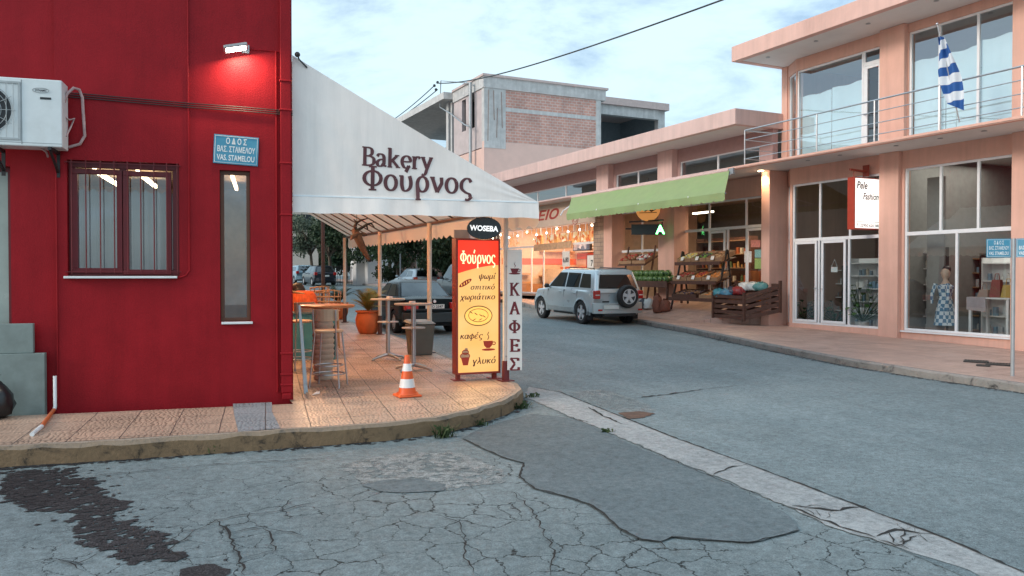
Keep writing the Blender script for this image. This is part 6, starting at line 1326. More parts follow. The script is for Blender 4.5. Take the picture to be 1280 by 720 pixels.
# assumed, unseen lamps added for the warm light under the awning
wl2 = WL(13.5); lpz = 3.15
ul_ = thing('assumed_awning_lamp', 'assumed unseen warm bulkhead lamp on the side wall under the bakery awning', 'lamp', (wl2.x+.12, 13.5, lpz))
q = MB(); q.box(wl2.x-.04,wl2.x+.06,13.38,13.62,lpz-.08,lpz+.08); bo = q.build('assumed_lamp_base', M_galv, ul_, bevel=.01); q = MB(); q.ball((wl2.x+.10,13.5,lpz), .09, 12); q.build('assumed_lamp_globe', em('assumed_globe_glow', (1,.72,.42), 12), bo, smooth=180)
ll = bpy.data.lights.new('assumed_awning_light', 'POINT'); ll.energy = 150; ll.color = (1,.58,.30); ll.shadow_soft_size = .12; lo = bpy.data.objects.new('assumed_awning_light', ll); C.objects.link(lo); lo.location = (wl2.x+.35, 13.5, lpz-.02)  # added point light that goes with the first assumed lamp
ll = bpy.data.lights.new('assumed_awning_light', 'POINT'); ll.energy = 150; ll.color = (1,.58,.30); ll.shadow_soft_size = .12; lo = bpy.data.objects.new('assumed_awning_light', ll); C.objects.link(lo); lo.location = (WL(18).x+.35, 18, lpz+.05)  # second added light, for the lamp assumed further along
wl3 = WL(18); q = MB(); u2 = thing('assumed_awning_lamp', 'second assumed unseen warm bulkhead lamp further along the side wall under the awning', 'lamp', (wl3.x+.12,18,lpz)); q.box(wl3.x-.04,wl3.x+.06,17.88,18.12,lpz-.03,lpz+.13); bo = q.build('assumed_lamp_base', M_galv, u2, bevel=.01); q = MB(); q.ball((wl3.x+.10,18,lpz+.05), .09, 12); q.build('assumed_lamp_globe', em('assumed_globe_glow', (1,.72,.42), 12), bo, smooth=180)  # unseen housing and globe, assumed to go with the second added light
# hook at the top of the tent
uh, zh2 = GP(371.5, 70); q = MB(MR); q.ball((uh,-.05,zh2), .035, 10); q.tube([(uh,-.05,zh2),(uh+.02,-.02,zh2-.05),(uh+.12,.01,zh2-.14)], .010, 6); tag(q.build('rope_pulley', M_dark, smooth=60), 'small black pulley at the peak of the white tent awning', 'pulley')

# ================================================================== LIT BAKERY SIGN, HANGING OVAL, COFFEE SIGN
pc = G(598, 475, HL); SA = R(-19)
sdir = Vector((G(625,475,HL)-G(573,475,HL))); sdir.z = 0; 
r_ = ray(598, 400).xy.normalized(); Rt2 = Vector((r_.y,-r_.x,0)); Bk2 = Vector((r_.x,r_.y,0)); sx_ = (Rt2*math.cos(R(20))+Bk2*math.sin(R(20))).normalized()
W_s = .70; D_s = .19; zs0 = gz(pc.y)+HL
MSg = frame(pc+Vector((0,0,0)), sx_, (0,0,1)); MSg.translation = (pc.x, pc.y, 0)     # local x along the sign, y up, z towards the viewer
zb_s = PY(598, 468, pc.y-.05).z; zt_s = PY(598, 298, pc.y-.05).z
ls = thing('lit_bakery_sign', 'tall lit yellow and red bakery sign standing on two short red legs', 'sign', (pc.x, pc.y, zs0))
M_sr = pm('sign_frame_red', (.30,.035,.02), .45, var=.1)
q = MB(MSg); hw = W_s/2; q.box(-hw,hw,zb_s,zt_s,-D_s,-.004); 
q.box(-hw,hw,zb_s,zb_s+.03,-.004,.012); q.box(-hw,hw,zt_s-.03,zt_s,-.004,.012); q.box(-hw,-hw+.03,zb_s+.03,zt_s-.03,-.004,.012); q.box(hw-.03,hw,zb_s+.03,zt_s-.03,-.004,.012); q.build('housing', M_sr, ls, bevel=.004)
def lbmat():
    m, n, l, b = newmat('lit_yellow_panel'); t = n.new('ShaderNodeTexCoord'); nz = noise(n, l, t.outputs['Object'], 2.5, 2, .4); r = ramp(n, l, nz.outputs[0], [(.3,(1,.50,.13)),(.7,(1,.60,.22))]); l.new(r.outputs[0], b.inputs['Emission Color']); b.inputs['Emission Strength'].default_value = .66; b.inputs['Base Color'].default_value = (.28,.15,.04,1); b.inputs['Roughness'].default_value = .4; return m
yel = lbmat(); redp = em('lit_red_panel', (.86,.035,.012), .75)
HH = zt_s-zb_s-.06; zz0 = zb_s+.03; xw = hw-.03
q = MB(MSg); q.poly([(-xw,zz0,.0),(xw,zz0,.0),(xw,zz0+HH,.0),(-xw,zz0+HH,.0)]); q.build('lit_panel', yel, ls)
q = MB(MSg); top_ = zz0+HH; pts = [(-xw,top_),(xw,top_)]+[(xw-2*xw*t, top_-HH*(.185+.065*t**1.6)) for t in [k/12 for k in range(13)]]
q.poly([(x,z,.0015) for x, z in pts][::-1]); q.build('red_header', redp, ls)
Tx = lambda fx, fy: MSg @ Matrix.Translation((-xw+2*xw*fx, zz0+HH*(1-fy), .003))
glow_w = em('lit_cream_letters', (1,.80,.42), 1.0); maroon = pm('sign_maroon', (.10,.012,.012), .5)
def onsign(s, fx, fy, xh_, wd2, mat, a=.13, b=.05, sh=0): return serif('lettering', s, xh_, mat, ls, Tx(fx, fy), a=a, b=b, width=wd2*2*xw, shear=sh)
onsign('Φούρνος', .05, .175, HH*.066, .88, glow_w, .13, .06)
onsign('ψωμί', .50, .292, HH*.030, .42, maroon, .12, .05, .22); onsign('σπιτικό', .30, .372, HH*.028, .60, maroon, .12, .05, .22); onsign('χωριάτικο', .05, .448, HH*.030, .86, maroon, .12, .05, .22)
onsign('καφές', .04, .745, HH*.032, .56, maroon, .12, .05, .22); onsign('γλυκό', .34, .938, HH*.034, .58, maroon, .12, .05, .22)
ink_red = pm('sign_art_red', (.50,.04,.015), .5); ink_br = pm('sign_art_brown', (.30,.16,.04), .6); ink_or = em('sign_art_orange', (.95,.48,.10), .75)
def art(name, polys, mat, dz=.003):
    q = MB(MSg @ Matrix.Translation((-xw, zz0, dz)))
    for p in polys: q.poly([(x*2*xw, (1-y)*HH, 0) for x, y in p])
    return q.build(name, mat, ls)
E_ = lambda cx, cy, rx, ry, rot=0, n=20: [(cx+rx*math.cos(t)*math.cos(rot)-ry*math.sin(t)*math.sin(rot)*.37, cy+(rx*math.cos(t)*math.sin(rot)*.37+ry*math.sin(t)*math.cos(rot))) for t in [2*math.pi*k/n for k in range(n)]]
art('loaf_picture', [E_(.18,.322,.17,.020,-.45)], ink_red); art('loaf_cuts', [E_(.18+d,.322-d*.18,.012,.012,.6,10) for d in (-.09,-.03,.03,.09)], ink_or, .0035)
def ring(cx, cy, rx, ry, w): return [[(cx+rx*math.cos(a),cy+ry*math.sin(a)),(cx+rx*math.cos(b),cy+ry*math.sin(b)),(cx+(rx-w)*math.cos(b),cy+(ry-w*.37)*math.sin(b)),(cx+(rx-w)*math.cos(a),cy+(ry-w*.37)*math.sin(a))] for a, b in [(2*math.pi*k/28, 2*math.pi*(k+1)/28) for k in range(28)]]
art('bread_picture', [E_(.5,.572,.34,.073,0,30)], ink_or); art('bread_outline', ring(.5,.572,.35,.078,.022), ink_br, .0036); art('bread_marks', ring(.5,.568,.25,.052,.015), ink_br, .0034); art('bread_cuts', [E_(.42+d,.555+d*.1,.05,.005,.5,10) for d in (-.1,.02,.14,.22)]+[E_(.45+d,.60,.05,.004,-.4,10) for d in (-.05,.1)], ink_br, .0038)
cup = [[(.62,.765),(.86,.765),(.84,.80),(.78,.82),(.70,.82),(.64,.80)], E_(.75,.832,.17,.009,0,16)]
art('cup_picture', cup, ink_red); art('cup_handle', ring(.885,.785,.05,.014,.02), ink_red); art('cup_steam', [[(.72,.755),(.75,.735),(.72,.715),(.75,.695),(.765,.696),(.74,.716),(.77,.736),(.74,.757)]], maroon)
art('ice_cream_picture', [E_(.17,.875,.11,.020,0,16), E_(.18,.848,.075,.017,0,14), E_(.20,.825,.04,.012,0,12)], pm('sign_art_cream', (.62,.36,.20), .5)); art('ice_cream_cup', [[(.07,.885),(.28,.885),(.24,.945),(.12,.945)]], ink_red, .0034); art('ice_cream_outline', ring(.17,.875,.125,.026,.02)+ring(.18,.846,.085,.02,.018), ink_red, .0037)
for sgn in (-1, 1):
    q = MB(MSg); x = sgn*(hw-.06); q.box(x-.03,x+.03,zs0+.012,zb_s-.001,-.13,-.07); q.box(x-.09,x+.09,zs0,zs0+.012,-.2,.0); q.build('leg', M_sr, ls)
q = MB(MSg); q.box(-hw+.0,-.12,zt_s+.001,zt_s+.13,-.10,-.08); q.build('top_card', pm('pale_card', (.42,.36,.33), .6), ls)
sgl = bpy.data.lights.new('sign_light', 'AREA'); sgl.shape = 'RECTANGLE'; sgl.size = W_s*.9; sgl.size_y = HH*.9; sgl.energy = 7; sgl.color = (1,.60,.25); sgo = bpy.data.objects.new('sign_light', sgl); C.objects.link(sgo)
sgo.matrix_world = MSg @ Matrix.Translation((0, (zt_s+zb_s)/2, .03)) @ Matrix.Rotation(math.pi, 4, 'Y')
# hanging oval
pO = Vector((0,0,EYE))+ray(605, 285.5)*10.95; Mov = frame(pO, Rt2, (0,0,1))
ov = thing('oval_coffee_sign', 'black oval hanging sign with white letters WOSEBA under the awning edge', 'sign', pO)
q = MB(Mov); n = 36; ea, eb = .235, .155
f_ = [q.add((ea*math.cos(2*math.pi*k/n), eb*math.sin(2*math.pi*k/n), .03)) for k in range(n)]; g_ = [q.add((ea*math.cos(2*math.pi*k/n), eb*math.sin(2*math.pi*k/n), -.03)) for k in range(n)]
q.face(f_); q.face(g_[::-1])
for k in range(n): q.face((f_[k], g_[k], g_[(k+1)%n], f_[(k+1)%n]))
q.build('board', pm('gloss_black', (.012,.014,.016), .25), ov, bevel=.006)
text('lettering', 'WOSEBA', .1, em('oval_letters', (.9,.9,.88), .55), ov, frame(pO+Rt2*.0, Rt2-Vector((0,0,.05)), Vector((0,0,1))+Rt2*.05) @ Matrix.Translation((0,-.035,.034)), .035, 0, 'CENTER', .39)
q = MB(Mov); 
for x in (-.1,.1): q.tube([(x,.13,0),(x,.24,0)], .006, 5)
q.build('hanger', M_dark, ov)
# vertical coffee sign beside the nearest post
pk = Vector((PO[0].x, PO[0].y, 0))-Bk2*.06; Mk = frame(pk+Rt2*.025, Rt2, (0,0,1)); px_m = (PY(652,390,pk.y)-PY(634,390,pk.y)).dot(Rt2)
kz0_, kz1_ = PY(643, 462, pk.y).z, PY(643, 312, pk.y).z; xl = (PY(634,390,pk.y)-pk-Rt2*.025).dot(Rt2); xr_ = xl+px_m
ks = thing('coffee_sign', 'tall narrow white sign with dark red letters ΚΑΦΕΣ and a cup, fixed to the nearest post', 'sign', (pk.x, pk.y, kz0_))
q = MB(Mk); q.box(xl,xr_,kz0_,kz1_,-.012,.012); q.build('board', pm('white_board', (.80,.76,.71), .45, var=.03), ks, bevel=.002)
kc = (xl+xr_)/2; kH = kz1_-kz0_; kw = xr_-xl
mar2 = pm('kafes_maroon', (.16,.012,.018), .5)
for k, ch in enumerate('ΚΑΦΕΣ'):
    zc = kz1_-kH*(.365+.155*k); serif('lettering', ch, kH*.105/1.45, mar2, ks, Mk @ Matrix.Translation((kc, zc-.03, .0135)), a=.16, b=.075, width=kw*.72*(1 if ch != 'Φ' else 1.1), center=True)
q = MB(Mk @ Matrix.Translation((kc, kz1_-kH*.17, .0135))); s = kw*.9
q.poly([(-.33*s,.12*s,0),(-.2*s,-.2*s,0),(.2*s,-.2*s,0),(.33*s,.12*s,0)][::1]); q.poly([(.44*s*math.cos(t), -.27*s+.07*s*math.sin(t), .0004) for t in [2*math.pi*k/20 for k in range(20)]]); q.tube([(.30*s,.06*s,0),(.43*s,.04*s,0),(.40*s,-.1*s,0),(.25*s,-.12*s,0)], .03*s, 4); q.tube([(0,.18*s,0),(.06*s,.32*s,0),(-.03*s,.45*s,0),(.04*s,.62*s,0)], [.02*s,.035*s,.03*s,.008*s], 4)
q.build('cup_picture', mar2, ks)
for zz in (kz0_+.2, kz1_-.25): MB(Mk).box(-.03,xl+.01,zz-.012,zz+.012,-.035,-.013).build('bracket', M_galv, ks)

# ================================================================== CAFE FURNITURE
def star_table(name, label, c, top_z, shelf_z, seed, size=.62):
    t = thing(name, label, 'table', c, rz=R(seed)); h = top_z
    q = MB(); q.lathe([(size*.48,0),(size*.5,.008),(size*.5,.024),(size*.48,.03)], (0,0,h-.03), 28); q.build('tabletop', pm('pale_tabletop', (.50,.45,.40), .35, var=.08), t, smooth=40, local=True)
    q = MB(); q.lathe([(size*.30,0),(size*.31,.01),(size*.30,.02)], (0,0,shelf_z), 24); q.build('shelf', MATS['pale_tabletop'], t, smooth=40, local=True)
    q = MB(); q.tube([(0,0,.06),(0,0,h-.03)], .038, 14); q.build('column', M_steel, t, smooth=50, local=True)
    for k in range(4):
        a = math.pi/2*k; q = MB(); q.tube([(0,0,.10),(.16*math.cos(a),.16*math.sin(a),.07),(.34*math.cos(a),.34*math.sin(a),.03)], [.034,.026,.02], 8); q.ball((.34*math.cos(a),.34*math.sin(a),.018), .022, 8); q.build('leg', M_steel, t, smooth=50, local=True)
    return t
c1 = G(485,449.5,HL); star_table('bar_table', 'round aluminium bar table with lower shelf near the terracotta urn', (c1.x,c1.y,gz(c1.y)+HL), PY(485,373,c1.y).z-c1.z, PY(485,403,c1.y).z-c1.z, 20)
c2 = G(517,463,HL); star_table('bar_table', 'round aluminium bar table standing just behind the traffic cone', (c2.x,c2.y,gz(c2.y)+HL), PY(517,379,c2.y).z-c2.z, PY(517,410.5,c2.y).z-c2.z, 35)
q = MB(); q.lathe([(.05,0),(.055,.02),(.05,.035)], (c2.x-.02,c2.y,PY(517,379,c2.y).z), 14); tag(q.build('ashtray', M_alu, smooth=40), 'small white ashtray on the bar table behind the cone', 'ashtray')
q = MB(); q.lathe([(.05,0),(.055,.02),(.05,.035)], (c1.x+.03,c1.y,PY(485,373,c1.y).z), 14); tag(q.build('ashtray', M_alu, smooth=40), 'small white ashtray on the bar table near the urn', 'ashtray')
# barrel table with orange wooden top
tb_ = G(401,474,HL); tz = PY(405,381,tb_.y).z-tb_.z
bt = thing('barrel_table', 'tall table with orange wooden top on a pale rope wound pedestal', 'table', (tb_.x+.12, tb_.y+.1, gz(tb_.y)+HL))
q = MB(); q.lathe([(.39,0),(.41,.01),(.41,.035),(.39,.045)], (0,0,tz-.045), 32); q.build('tabletop', pm('orange_wood', (.55,.22,.08), .35, var=.2, scale=7), bt, smooth=40, local=True)
q = MB(); prof = []
for k in range(41): z = k/40*(tz-.046); prof.append((.135+.012*math.sin(k*2.1)+.02*math.sin(k/40*math.pi), z))
q.lathe(prof, (-.08,-.1,0), 20); q.build('pedestal', pm('rope_beige', (.48,.37,.28), .8, var=.12, scale=8, bump=.3, bscale=30), bt, smooth=60, local=True)
# bar stools
def bar_stool(label):
    t = thing('bar_stool', label, 'stool', group='bar stools at the orange tables'); hs_ = .78
    q = MB(); q.lathe([(.19,0),(.205,.01),(.205,.028),(.19,.038)], (0,0,hs_-.02), 24); q.build('seat', pm('stool_seat', (.52,.36,.24), .45, var=.12, scale=6), t, smooth=40, local=True)
    for sx, sy in ((-1,-1),(1,-1),(1,1),(-1,1)):
        q = MB(); up = [(sx*.15,sy*.15,hs_-.03),(sx*.21,sy*.21,.0)]
        if sy > 0: up = [(sx*.16,.20,1.08),(sx*.155,.175,hs_)]+up[0:1]+up[1:]
        q.tube(up, .012, 8); q.build('leg', M_steel, t, smooth=50, local=True)
    q = MB(); q.tube([(.195*math.cos(a),.195*math.sin(a),.30) for a in [2*math.pi*k/20 for k in range(21)]], .010, 6, cap=False); q.tube([(.22*math.cos(a),.22*math.sin(a),.18) for a in [2*math.pi*k/20 for k in range(21)]], .010, 6, cap=False); q.build('foot_ring', M_steel, t, smooth=60, local=True)
    q = MB(); n = 8
    for k in range(n):
        a0, a1 = math.pi*(.22+.56*k/n), math.pi*(.22+.56*(k+1)/n)
        q.hexa([(.23*math.cos(a0),.23*math.sin(a0)-.02,.93),(.23*math.cos(a1),.23*math.sin(a1)-.02,.93),(.21*math.cos(a1),.21*math.sin(a1)-.02,.93),(.21*math.cos(a0),.21*math.sin(a0)-.02,.93)],[(.24*math.cos(a0),.24*math.sin(a0)-.01,1.09),(.24*math.cos(a1),.24*math.sin(a1)-.01,1.09),(.22*math.cos(a1),.22*math.sin(a1)-.01,1.09),(.22*math.cos(a0),.22*math.sin(a0)-.01,1.09)])
    q.build('backrest', MATS['stool_seat'], t, local=True, merge=True); return t
s1 = bar_stool('nearest metal bar stool with round wooden seat in front of the rope wound pedestal'); cs = G(413,484,HL)
s1.location = (cs.x, cs.y+.1, gz(cs.y)+HL); s1.rotation_euler = (0,0,R(150))
cs2 = G(380,468,HL); dup(s1, (cs2.x+.05, cs2.y+.6, gz(cs2.y+.6)+HL), R(200), 'metal bar stool behind the leaning steel frame by the red corner')
cs3 = G(395,440,HL); dup(s1, (cs3.x, cs3.y+.2, gz(cs3.y+.2)+HL), R(40), 'metal bar stool with curved back beyond the orange table')
# rear table and rattan chairs
tb2 = G(382,425,HL); t2 = thing('cafe_table', 'orange topped cafe table in the rear of the covered pavement', 'table', (tb2.x+.1, tb2.y+1.2, gz(tb2.y+1.2)+HL)); hz2_ = 1.05
q = MB(); q.lathe([(.48,0),(.5,.01),(.5,.03),(.48,.04)], (0,0,hz2_-.04), 28); q.build('tabletop', MATS['orange_wood'], t2, smooth=40, local=True); q = MB(); q.tube([(0,0,.02),(0,0,hz2_-.041)], .05, 12); q.lathe([(.25,0),(.25,.02),(.05,.03)], (0,0,0), 20); q.build('column', M_steel, t2, smooth=50, local=True)
def rattan_chair(label):
    t = thing('rattan_chair', label, 'chair', group='rattan chairs in the cafe'); M_rat = pm('rattan', (.45,.28,.16), .6, var=.25, scale=30, bump=.3, bscale=90)
    q = MB(); q.lathe([(.2,0),(.23,.02),(.22,.04)], (0,0,.44+.3), 20); q.build('seat', M_rat, t, smooth=40, local=True)
    for sx, sy in ((-1,-1),(1,-1),(1,1),(-1,1)): q = MB(); q.tube([(sx*.17,sy*.17,.74),(sx*.2,sy*.2,0)], .014, 8); q.build('leg', M_rat, t, smooth=50, local=True)
    q = MB(); n = 12; 
    for zz, rr in ((.95,.24),(1.05,.25),(1.14,.25)): q.tube([(rr*math.cos(math.pi*(.1+.8*k/n)), rr*math.sin(math.pi*(.1+.8*k/n)), zz+(.04*math.sin(math.pi*k/n) if zz > 1.1 else 0)) for k in range(n+1)], .016, 6)
    for k in range(0, n+1, 2): a = math.pi*(.1+.8*k/n); q.tube([(.21*math.cos(a),.21*math.sin(a),.76),(.25*math.cos(a),.25*math.sin(a),1.16)], .010, 6)
    q.build('backrest', M_rat, t, smooth=60, local=True); return t
r1 = rattan_chair('rattan chair with rounded back between the two orange tables'); y_ = 16.2; pc1 = PY(411,371,y_); r1.location = (pc1.x, y_, gz(y_)+HL-.02); r1.rotation_euler = (0,0,R(170))
y_ = 17.8; pc2 = PY(397,365,y_); dup(r1, (pc2.x, y_, gz(y_)+HL), R(200), 'farther rattan chair behind the rear orange table'); y_ = 15.2; pc3 = PY(379,378,y_); r3 = dup(r1, (pc3.x, y_, gz(y_)+HL), R(100), 'rattan chair with an orange jacket over its back near the wall')
q = MB(); jm = frame(Vector((pc3.x,y_,gz(y_)+HL)), (1,0,0), (0,1,0)); n = 14
q.lathe([(.31,0),(.30,.1),(.28,.25),(.25,.38),(.2,.43),(.1,.45)], (pc3.x-.02,y_-.02,gz(y_)+HL+.74), 18); tag(q.build('jacket', pm('orange_cloth', (.62,.10,.025), .8, var=.3, scale=8, bump=.3, bscale=12), smooth=60), 'bright orange jacket hung over the back of a rattan chair', 'jacket')
y_ = 16.6; pj = PY(372,372,y_); q = MB(); q.lathe([(.14,0),(.17,.05),(.16,.22),(.10,.32),(.04,.35)], (pj.x,y_,gz(y_)+HL+.95), 14); 
q.M = None; q.box(pj.x-.2,pj.x+.2,y_-.2,y_+.2,gz(y_)+HL,gz(y_)+HL+.95); tag(q.build('bag_on_crate', M_dark, smooth=50), 'dark bag standing on a dark box against the side wall', 'bag')
# teal cabinet
ct = G(420,452,HL); q = MB(); ang = frame((ct.x-.05,ct.y+.55,gz(ct.y)+HL), (math.cos(R(10)),-math.sin(R(10)),0), (math.sin(R(10)),math.cos(R(10)),0)); hC = PY(419,393,ct.y).z-ct.z
tc_ = thing('teal_cabinet', 'teal painted cabinet with dark grille behind the nearest bar stool', 'cabinet', ang.translation)
wC_ = .16; q = MB(ang); q.box(-.62,wC_,-.25,.25,0,hC); q.build('body', M_teal, tc_, bevel=.006); q = MB(ang); q.box(-.64,wC_+.02,-.27,.27,hC+.001,hC+.03); q.build('top', pm('teal_top', (.10,.16,.18), .5), tc_)
q = MB(ang); q.box(-.16,wC_-.02,-.262,-.251,.06,.62); q.build('grille_panel', pm('grille_dark', (.03,.05,.06), .5), tc_)
q = MB(ang)
for k in range(6): q.box(-.15,wC_-.03,-.268,-.2625,.1+k*.085,.115+k*.085)
q.build('grille', pm('grille_bar', (.16,.22,.24), .5), tc_)
# folded steel frame leaning at the corner
fp = G(383,492,HL); q = MB(); fz = gz(fp.y)+HL; tpz = PY(375,381,fp.y+.2).z
ff = thing('folded_frame', 'folded flat steel frame leaning against the red corner', 'frame', (fp.x,fp.y,fz))
e1 = PY(374,382,fp.y+.35); e2 = PY(384,494,fp.y)
for k, dx in enumerate((0,.05)):
    q = MB(); q.bar((e1.x+dx*.5,e1.y+k*.1,e1.z),(e2.x-.03+dx,e2.y+k*.12,fz), .026, .02); q.build('rail', M_galv, ff)
for s_ in (.25,.6,.9):
    a = Vector((e1.x,e1.y,e1.z)).lerp(Vector((e2.x-.03,e2.y,fz)), s_); b = Vector((e1.x+.025,e1.y+.1,e1.z)).lerp(Vector((e2.x+.02,e2.y+.12,fz)), s_); q = MB(); q.tube([a,b], .012, 6); q.build('rung', M_steel, ff)
lit = G(394,494,HL); q = MB()
for k in range(2): q.poly([(lit.x-.05+.04*k,lit.y,lit.z+.004),(lit.x+.02+.03*k,lit.y-.03,lit.z+.02),(lit.x+.04+.03*k,lit.y+.04,lit.z+.05),(lit.x-.02+.03*k,lit.y+.05,lit.z+.01)])
tag(q.build('paper_scrap', M_white), 'crumpled white paper scrap on the pavement by the red corner', 'litter')
# litter bin
lbn = G(528,443,HL); tbn = thing('litter_bin', 'grey brown litter bin with a tilted lid against an awning post', 'bin', (lbn.x-.05,lbn.y,gz(lbn.y)+HL)); hB = PY(528,405,lbn.y).z-lbn.z
q = MB(); q.hexa([(-.19,-.17,0),(.19,-.17,0),(.19,.17,0),(-.19,.17,0)],[(-.23,-.21,hB),(.23,-.21,hB),(.23,.21,hB),(-.23,.21,hB)]); q.build('body', pm('bin_brown', (.11,.10,.08), .5, var=.1), tbn, bevel=.02, local=True)
q = MB(); q.hexa([(-.26,-.24,hB+.01),(.25,-.23,hB+.005),(.25,.23,hB+.03),(-.26,.23,hB+.04)],[(-.22,-.2,hB+.06),(.2,-.19,hB+.05),(.2,.19,hB+.08),(-.22,.19,hB+.09)]); q.build('lid', pm('bin_lid', (.22,.23,.22), .45), tbn, bevel=.015, local=True)
# traffic cone
cc = G(509,495,HL); hc = PY(510,444,cc.y).z-cc.z; cone = thing('traffic_cone', 'orange and white striped traffic cone on the pavement corner', 'cone', (cc.x,cc.y,gz(cc.y)+HL))
M_or = pm('cone_orange', (.72,.10,.015), .45, var=.1, dirt=(.35,.07,.02), dscale=5, damt=.3); M_cw = pm('cone_white', (.72,.70,.68), .4, var=.08)
rc = lambda z: .125-(.125-.028)*(z/hc)
q = MB(); q.hexa([(-.16,-.16,0),(.16,-.16,0),(.16,.16,0),(-.16,.16,0)],[(-.15,-.15,.03),(.15,-.15,.03),(.15,.15,.03),(-.15,.15,.03)]); q.build('base', M_or, cone, bevel=.02, local=True)
bands = [0.055,.22,.43,.62,.80,1.0]
for k in range(5):
    a, b = bands[k]*hc, bands[k+1]*hc; q = MB(); e = .0 if k % 2 == 0 else .002
    pr_ = [(rc(a)+e,a),(rc(b)+e,b)] if k < 4 else [(rc(a),a),(rc(b)+.004,b-.01),(rc(b)-.008,b)]
    if k == 0: pr_ = [(.15,.031),(.14,.05)]+pr_
    q.lathe(pr_, (0,0,0), 24); q.build('cone_body' if k % 2 == 0 else 'reflective_band', M_or if k % 2 == 0 else M_cw, cone, smooth=50, local=True)
# terracotta urns with palms
def palm_pot(label, c, r, h, fr_len, nf, seed, mat_leaf):
    t = thing('potted_palm', label, 'plant', c); q = MB(); q.lathe([(r*.62,0),(r*.72,.04*h),(r*.95,.35*h),(r*1.0,.62*h),(r*.88,.85*h),(r*.84,.9*h),(r*1.0,.94*h),(r*1.0,h),(r*.8,h),(r*.75,.92*h)], (0,0,0), 28); q.build('pot', M_terra, t, smooth=50, local=True)
    rnd = random.Random(seed); q = MB()
    for k in range(nf):
        a = rnd.uniform(0,6.283); el = rnd.uniform(.55,1.35); d = Vector((math.cos(a),math.sin(a),0)); s = Vector((-d.y,d.x,0)); L_ = fr_len*rnd.uniform(.7,1.1); P = []
        for j in range(9): x = j/8; P.append(Vector((0,0,h))+d*(L_*x*math.cos(el)*(1+.25*x))+Vector((0,0,1))*(L_*(x*math.sin(el)-.38*x*x)))
        q.tube(P, [.012*(1-j/10) for j in range(9)], 5)
        for j in range(1, 8):
            for m_ in (0,.5):
                p = P[j].lerp(P[j+1], m_); tn = (P[j+1]-P[j]).normalized(); l_ = L_*.30*(1-abs(j-3.5)/6)
                for sg in (-1,1): tip = p+tn*l_*.6+s*sg*l_*.75-Vector((0,0,.04*l_)); w_ = tn*.014; q.poly([p-w_, tip, p+w_])
    q.build('fronds', mat_leaf, t, local=True); return t
u = G(460,417,HL); hU = PY(460,388,u.y).z-u.z; palm_pot('large terracotta urn with a yellow green palm beside the parked black car', (u.x,u.y,gz(u.y)+HL), .30, hU, .85, 26, 1, leafmat('palm_yellow', (.10,.12,.03), (.30,.28,.08)))
u2_ = G(424,399,HL); palm_pot('smaller terracotta pot with a dark green palm by the farthest posts', (u2_.x,u2_.y,gz(u2_.y)+HL), .27, .5, .8, 22, 2, leafmat('palm_dark', (.015,.03,.015), (.05,.08,.03)))
# carved deer head hanging under the awning
yD = 17.2; Pd = lambda x, y, dy=0: PY(x, y, yD+dy)
dh = thing('deer_head', 'brown deer head ornament with dark antlers hanging under the awning', 'ornament', Pd(452,300))
q = MB(); pts = [Pd(443,287,.1),Pd(447,296),Pd(451,305),Pd(456,315),Pd(460,322),Pd(462,326)]; q.tube(pts, [.07,.095,.085,.06,.045,.025], 12); q.tube([Pd(447,293,-.05),Pd(441,296,-.15),Pd(438,300,-.2)], [.03,.05,.01], 8); q.tube([Pd(447,293,.05),Pd(455,293,.15),Pd(459,294,.2)], [.03,.05,.01], 8)
q.build('head', pm('deer_brown', (.13,.085,.065), .8, var=.35, scale=9, bump=.3, bscale=20), dh, smooth=60)
q = MB(); q.ball(Pd(462,325), .05, 10); q.build('muzzle', M_dark, dh, smooth=180)
for sg in (0, 1):
    q = MB(); b0 = Pd(446,288,.05*sg)
    if sg == 0: q.tube([b0,Pd(443,283),Pd(446,278),Pd(452,275,-.1),Pd(460,273,-.15)], [.034,.034,.03,.022,.01], 6); q.tube([Pd(446,278),Pd(442,274)], [.024,.01], 6)
    else: q.tube([b0,Pd(452,285,.1),Pd(458,281,.15),Pd(464,279,.2),Pd(468,284,.2)], [.034,.034,.03,.022,.01], 6); q.tube([Pd(458,281,.15),Pd(460,288,.2)], [.024,.01], 6); q.tube([Pd(464,279,.2),Pd(470,277,.2)], [.012,.005], 6)
    q.build('antler', M_iron, dh, smooth=60)
q = MB(); q.tube([Pd(446,287), (Pd(446,287).x, yD, ze+.5)], .006, 5); q.build('cord', M_dark, dh)
# weeds along the kerb
def weed(label, px, py, n, h, seed, dz=0):
    rnd = random.Random(seed); c = G(px, py, dz); q = MB()
    for k in range(n):
        a = rnd.uniform(0,6.28); r = rnd.uniform(0,.10); b = Vector((c.x+r*math.cos(a)*1.6, c.y+r*math.sin(a)*.5, c.z-.01)); d = Vector((rnd.uniform(-.5,.5),rnd.uniform(-.6,.2),1)).normalized(); L_ = h*rnd.uniform(.4,1); s = Vector((math.cos(a+1),math.sin(a+1),0))*.006; m_ = b+d*L_*.6; tp = b+d*L_+Vector((d.x,d.y,-.2))*L_*.4
        q.poly([b-s,b+s,m_+s*1.3,m_-s*1.3]); q.poly([m_-s*1.3,m_+s*1.3,tp])
        if k % 3 == 0: q.poly([m_, m_+s*5+Vector((0,0,.01)), m_+s*6+d*.03, m_+d*.03])
    return tag(q.build('weed', leafmat('weed_leaf', (.03,.055,.02), (.10,.13,.05))), label, 'weed')
for k, (lab, px, py, n, h) in enumerate((('green weed tuft growing against the curved kerb','556','547',70,.22),('low weed tuft at the right end of the curved kerb','652','511',50,.15),('small weed in the joint of the brown kerb','268','566',26,.14),('tiny weed in the crack of the concrete gutter','757','541',34,.06),('thin weed at the foot of the kerb corner','600','532',36,.12),('dry weed beside the gutter end','665','497',34,.10))): weed(lab, float(px), float(py), n, h, 60+k)

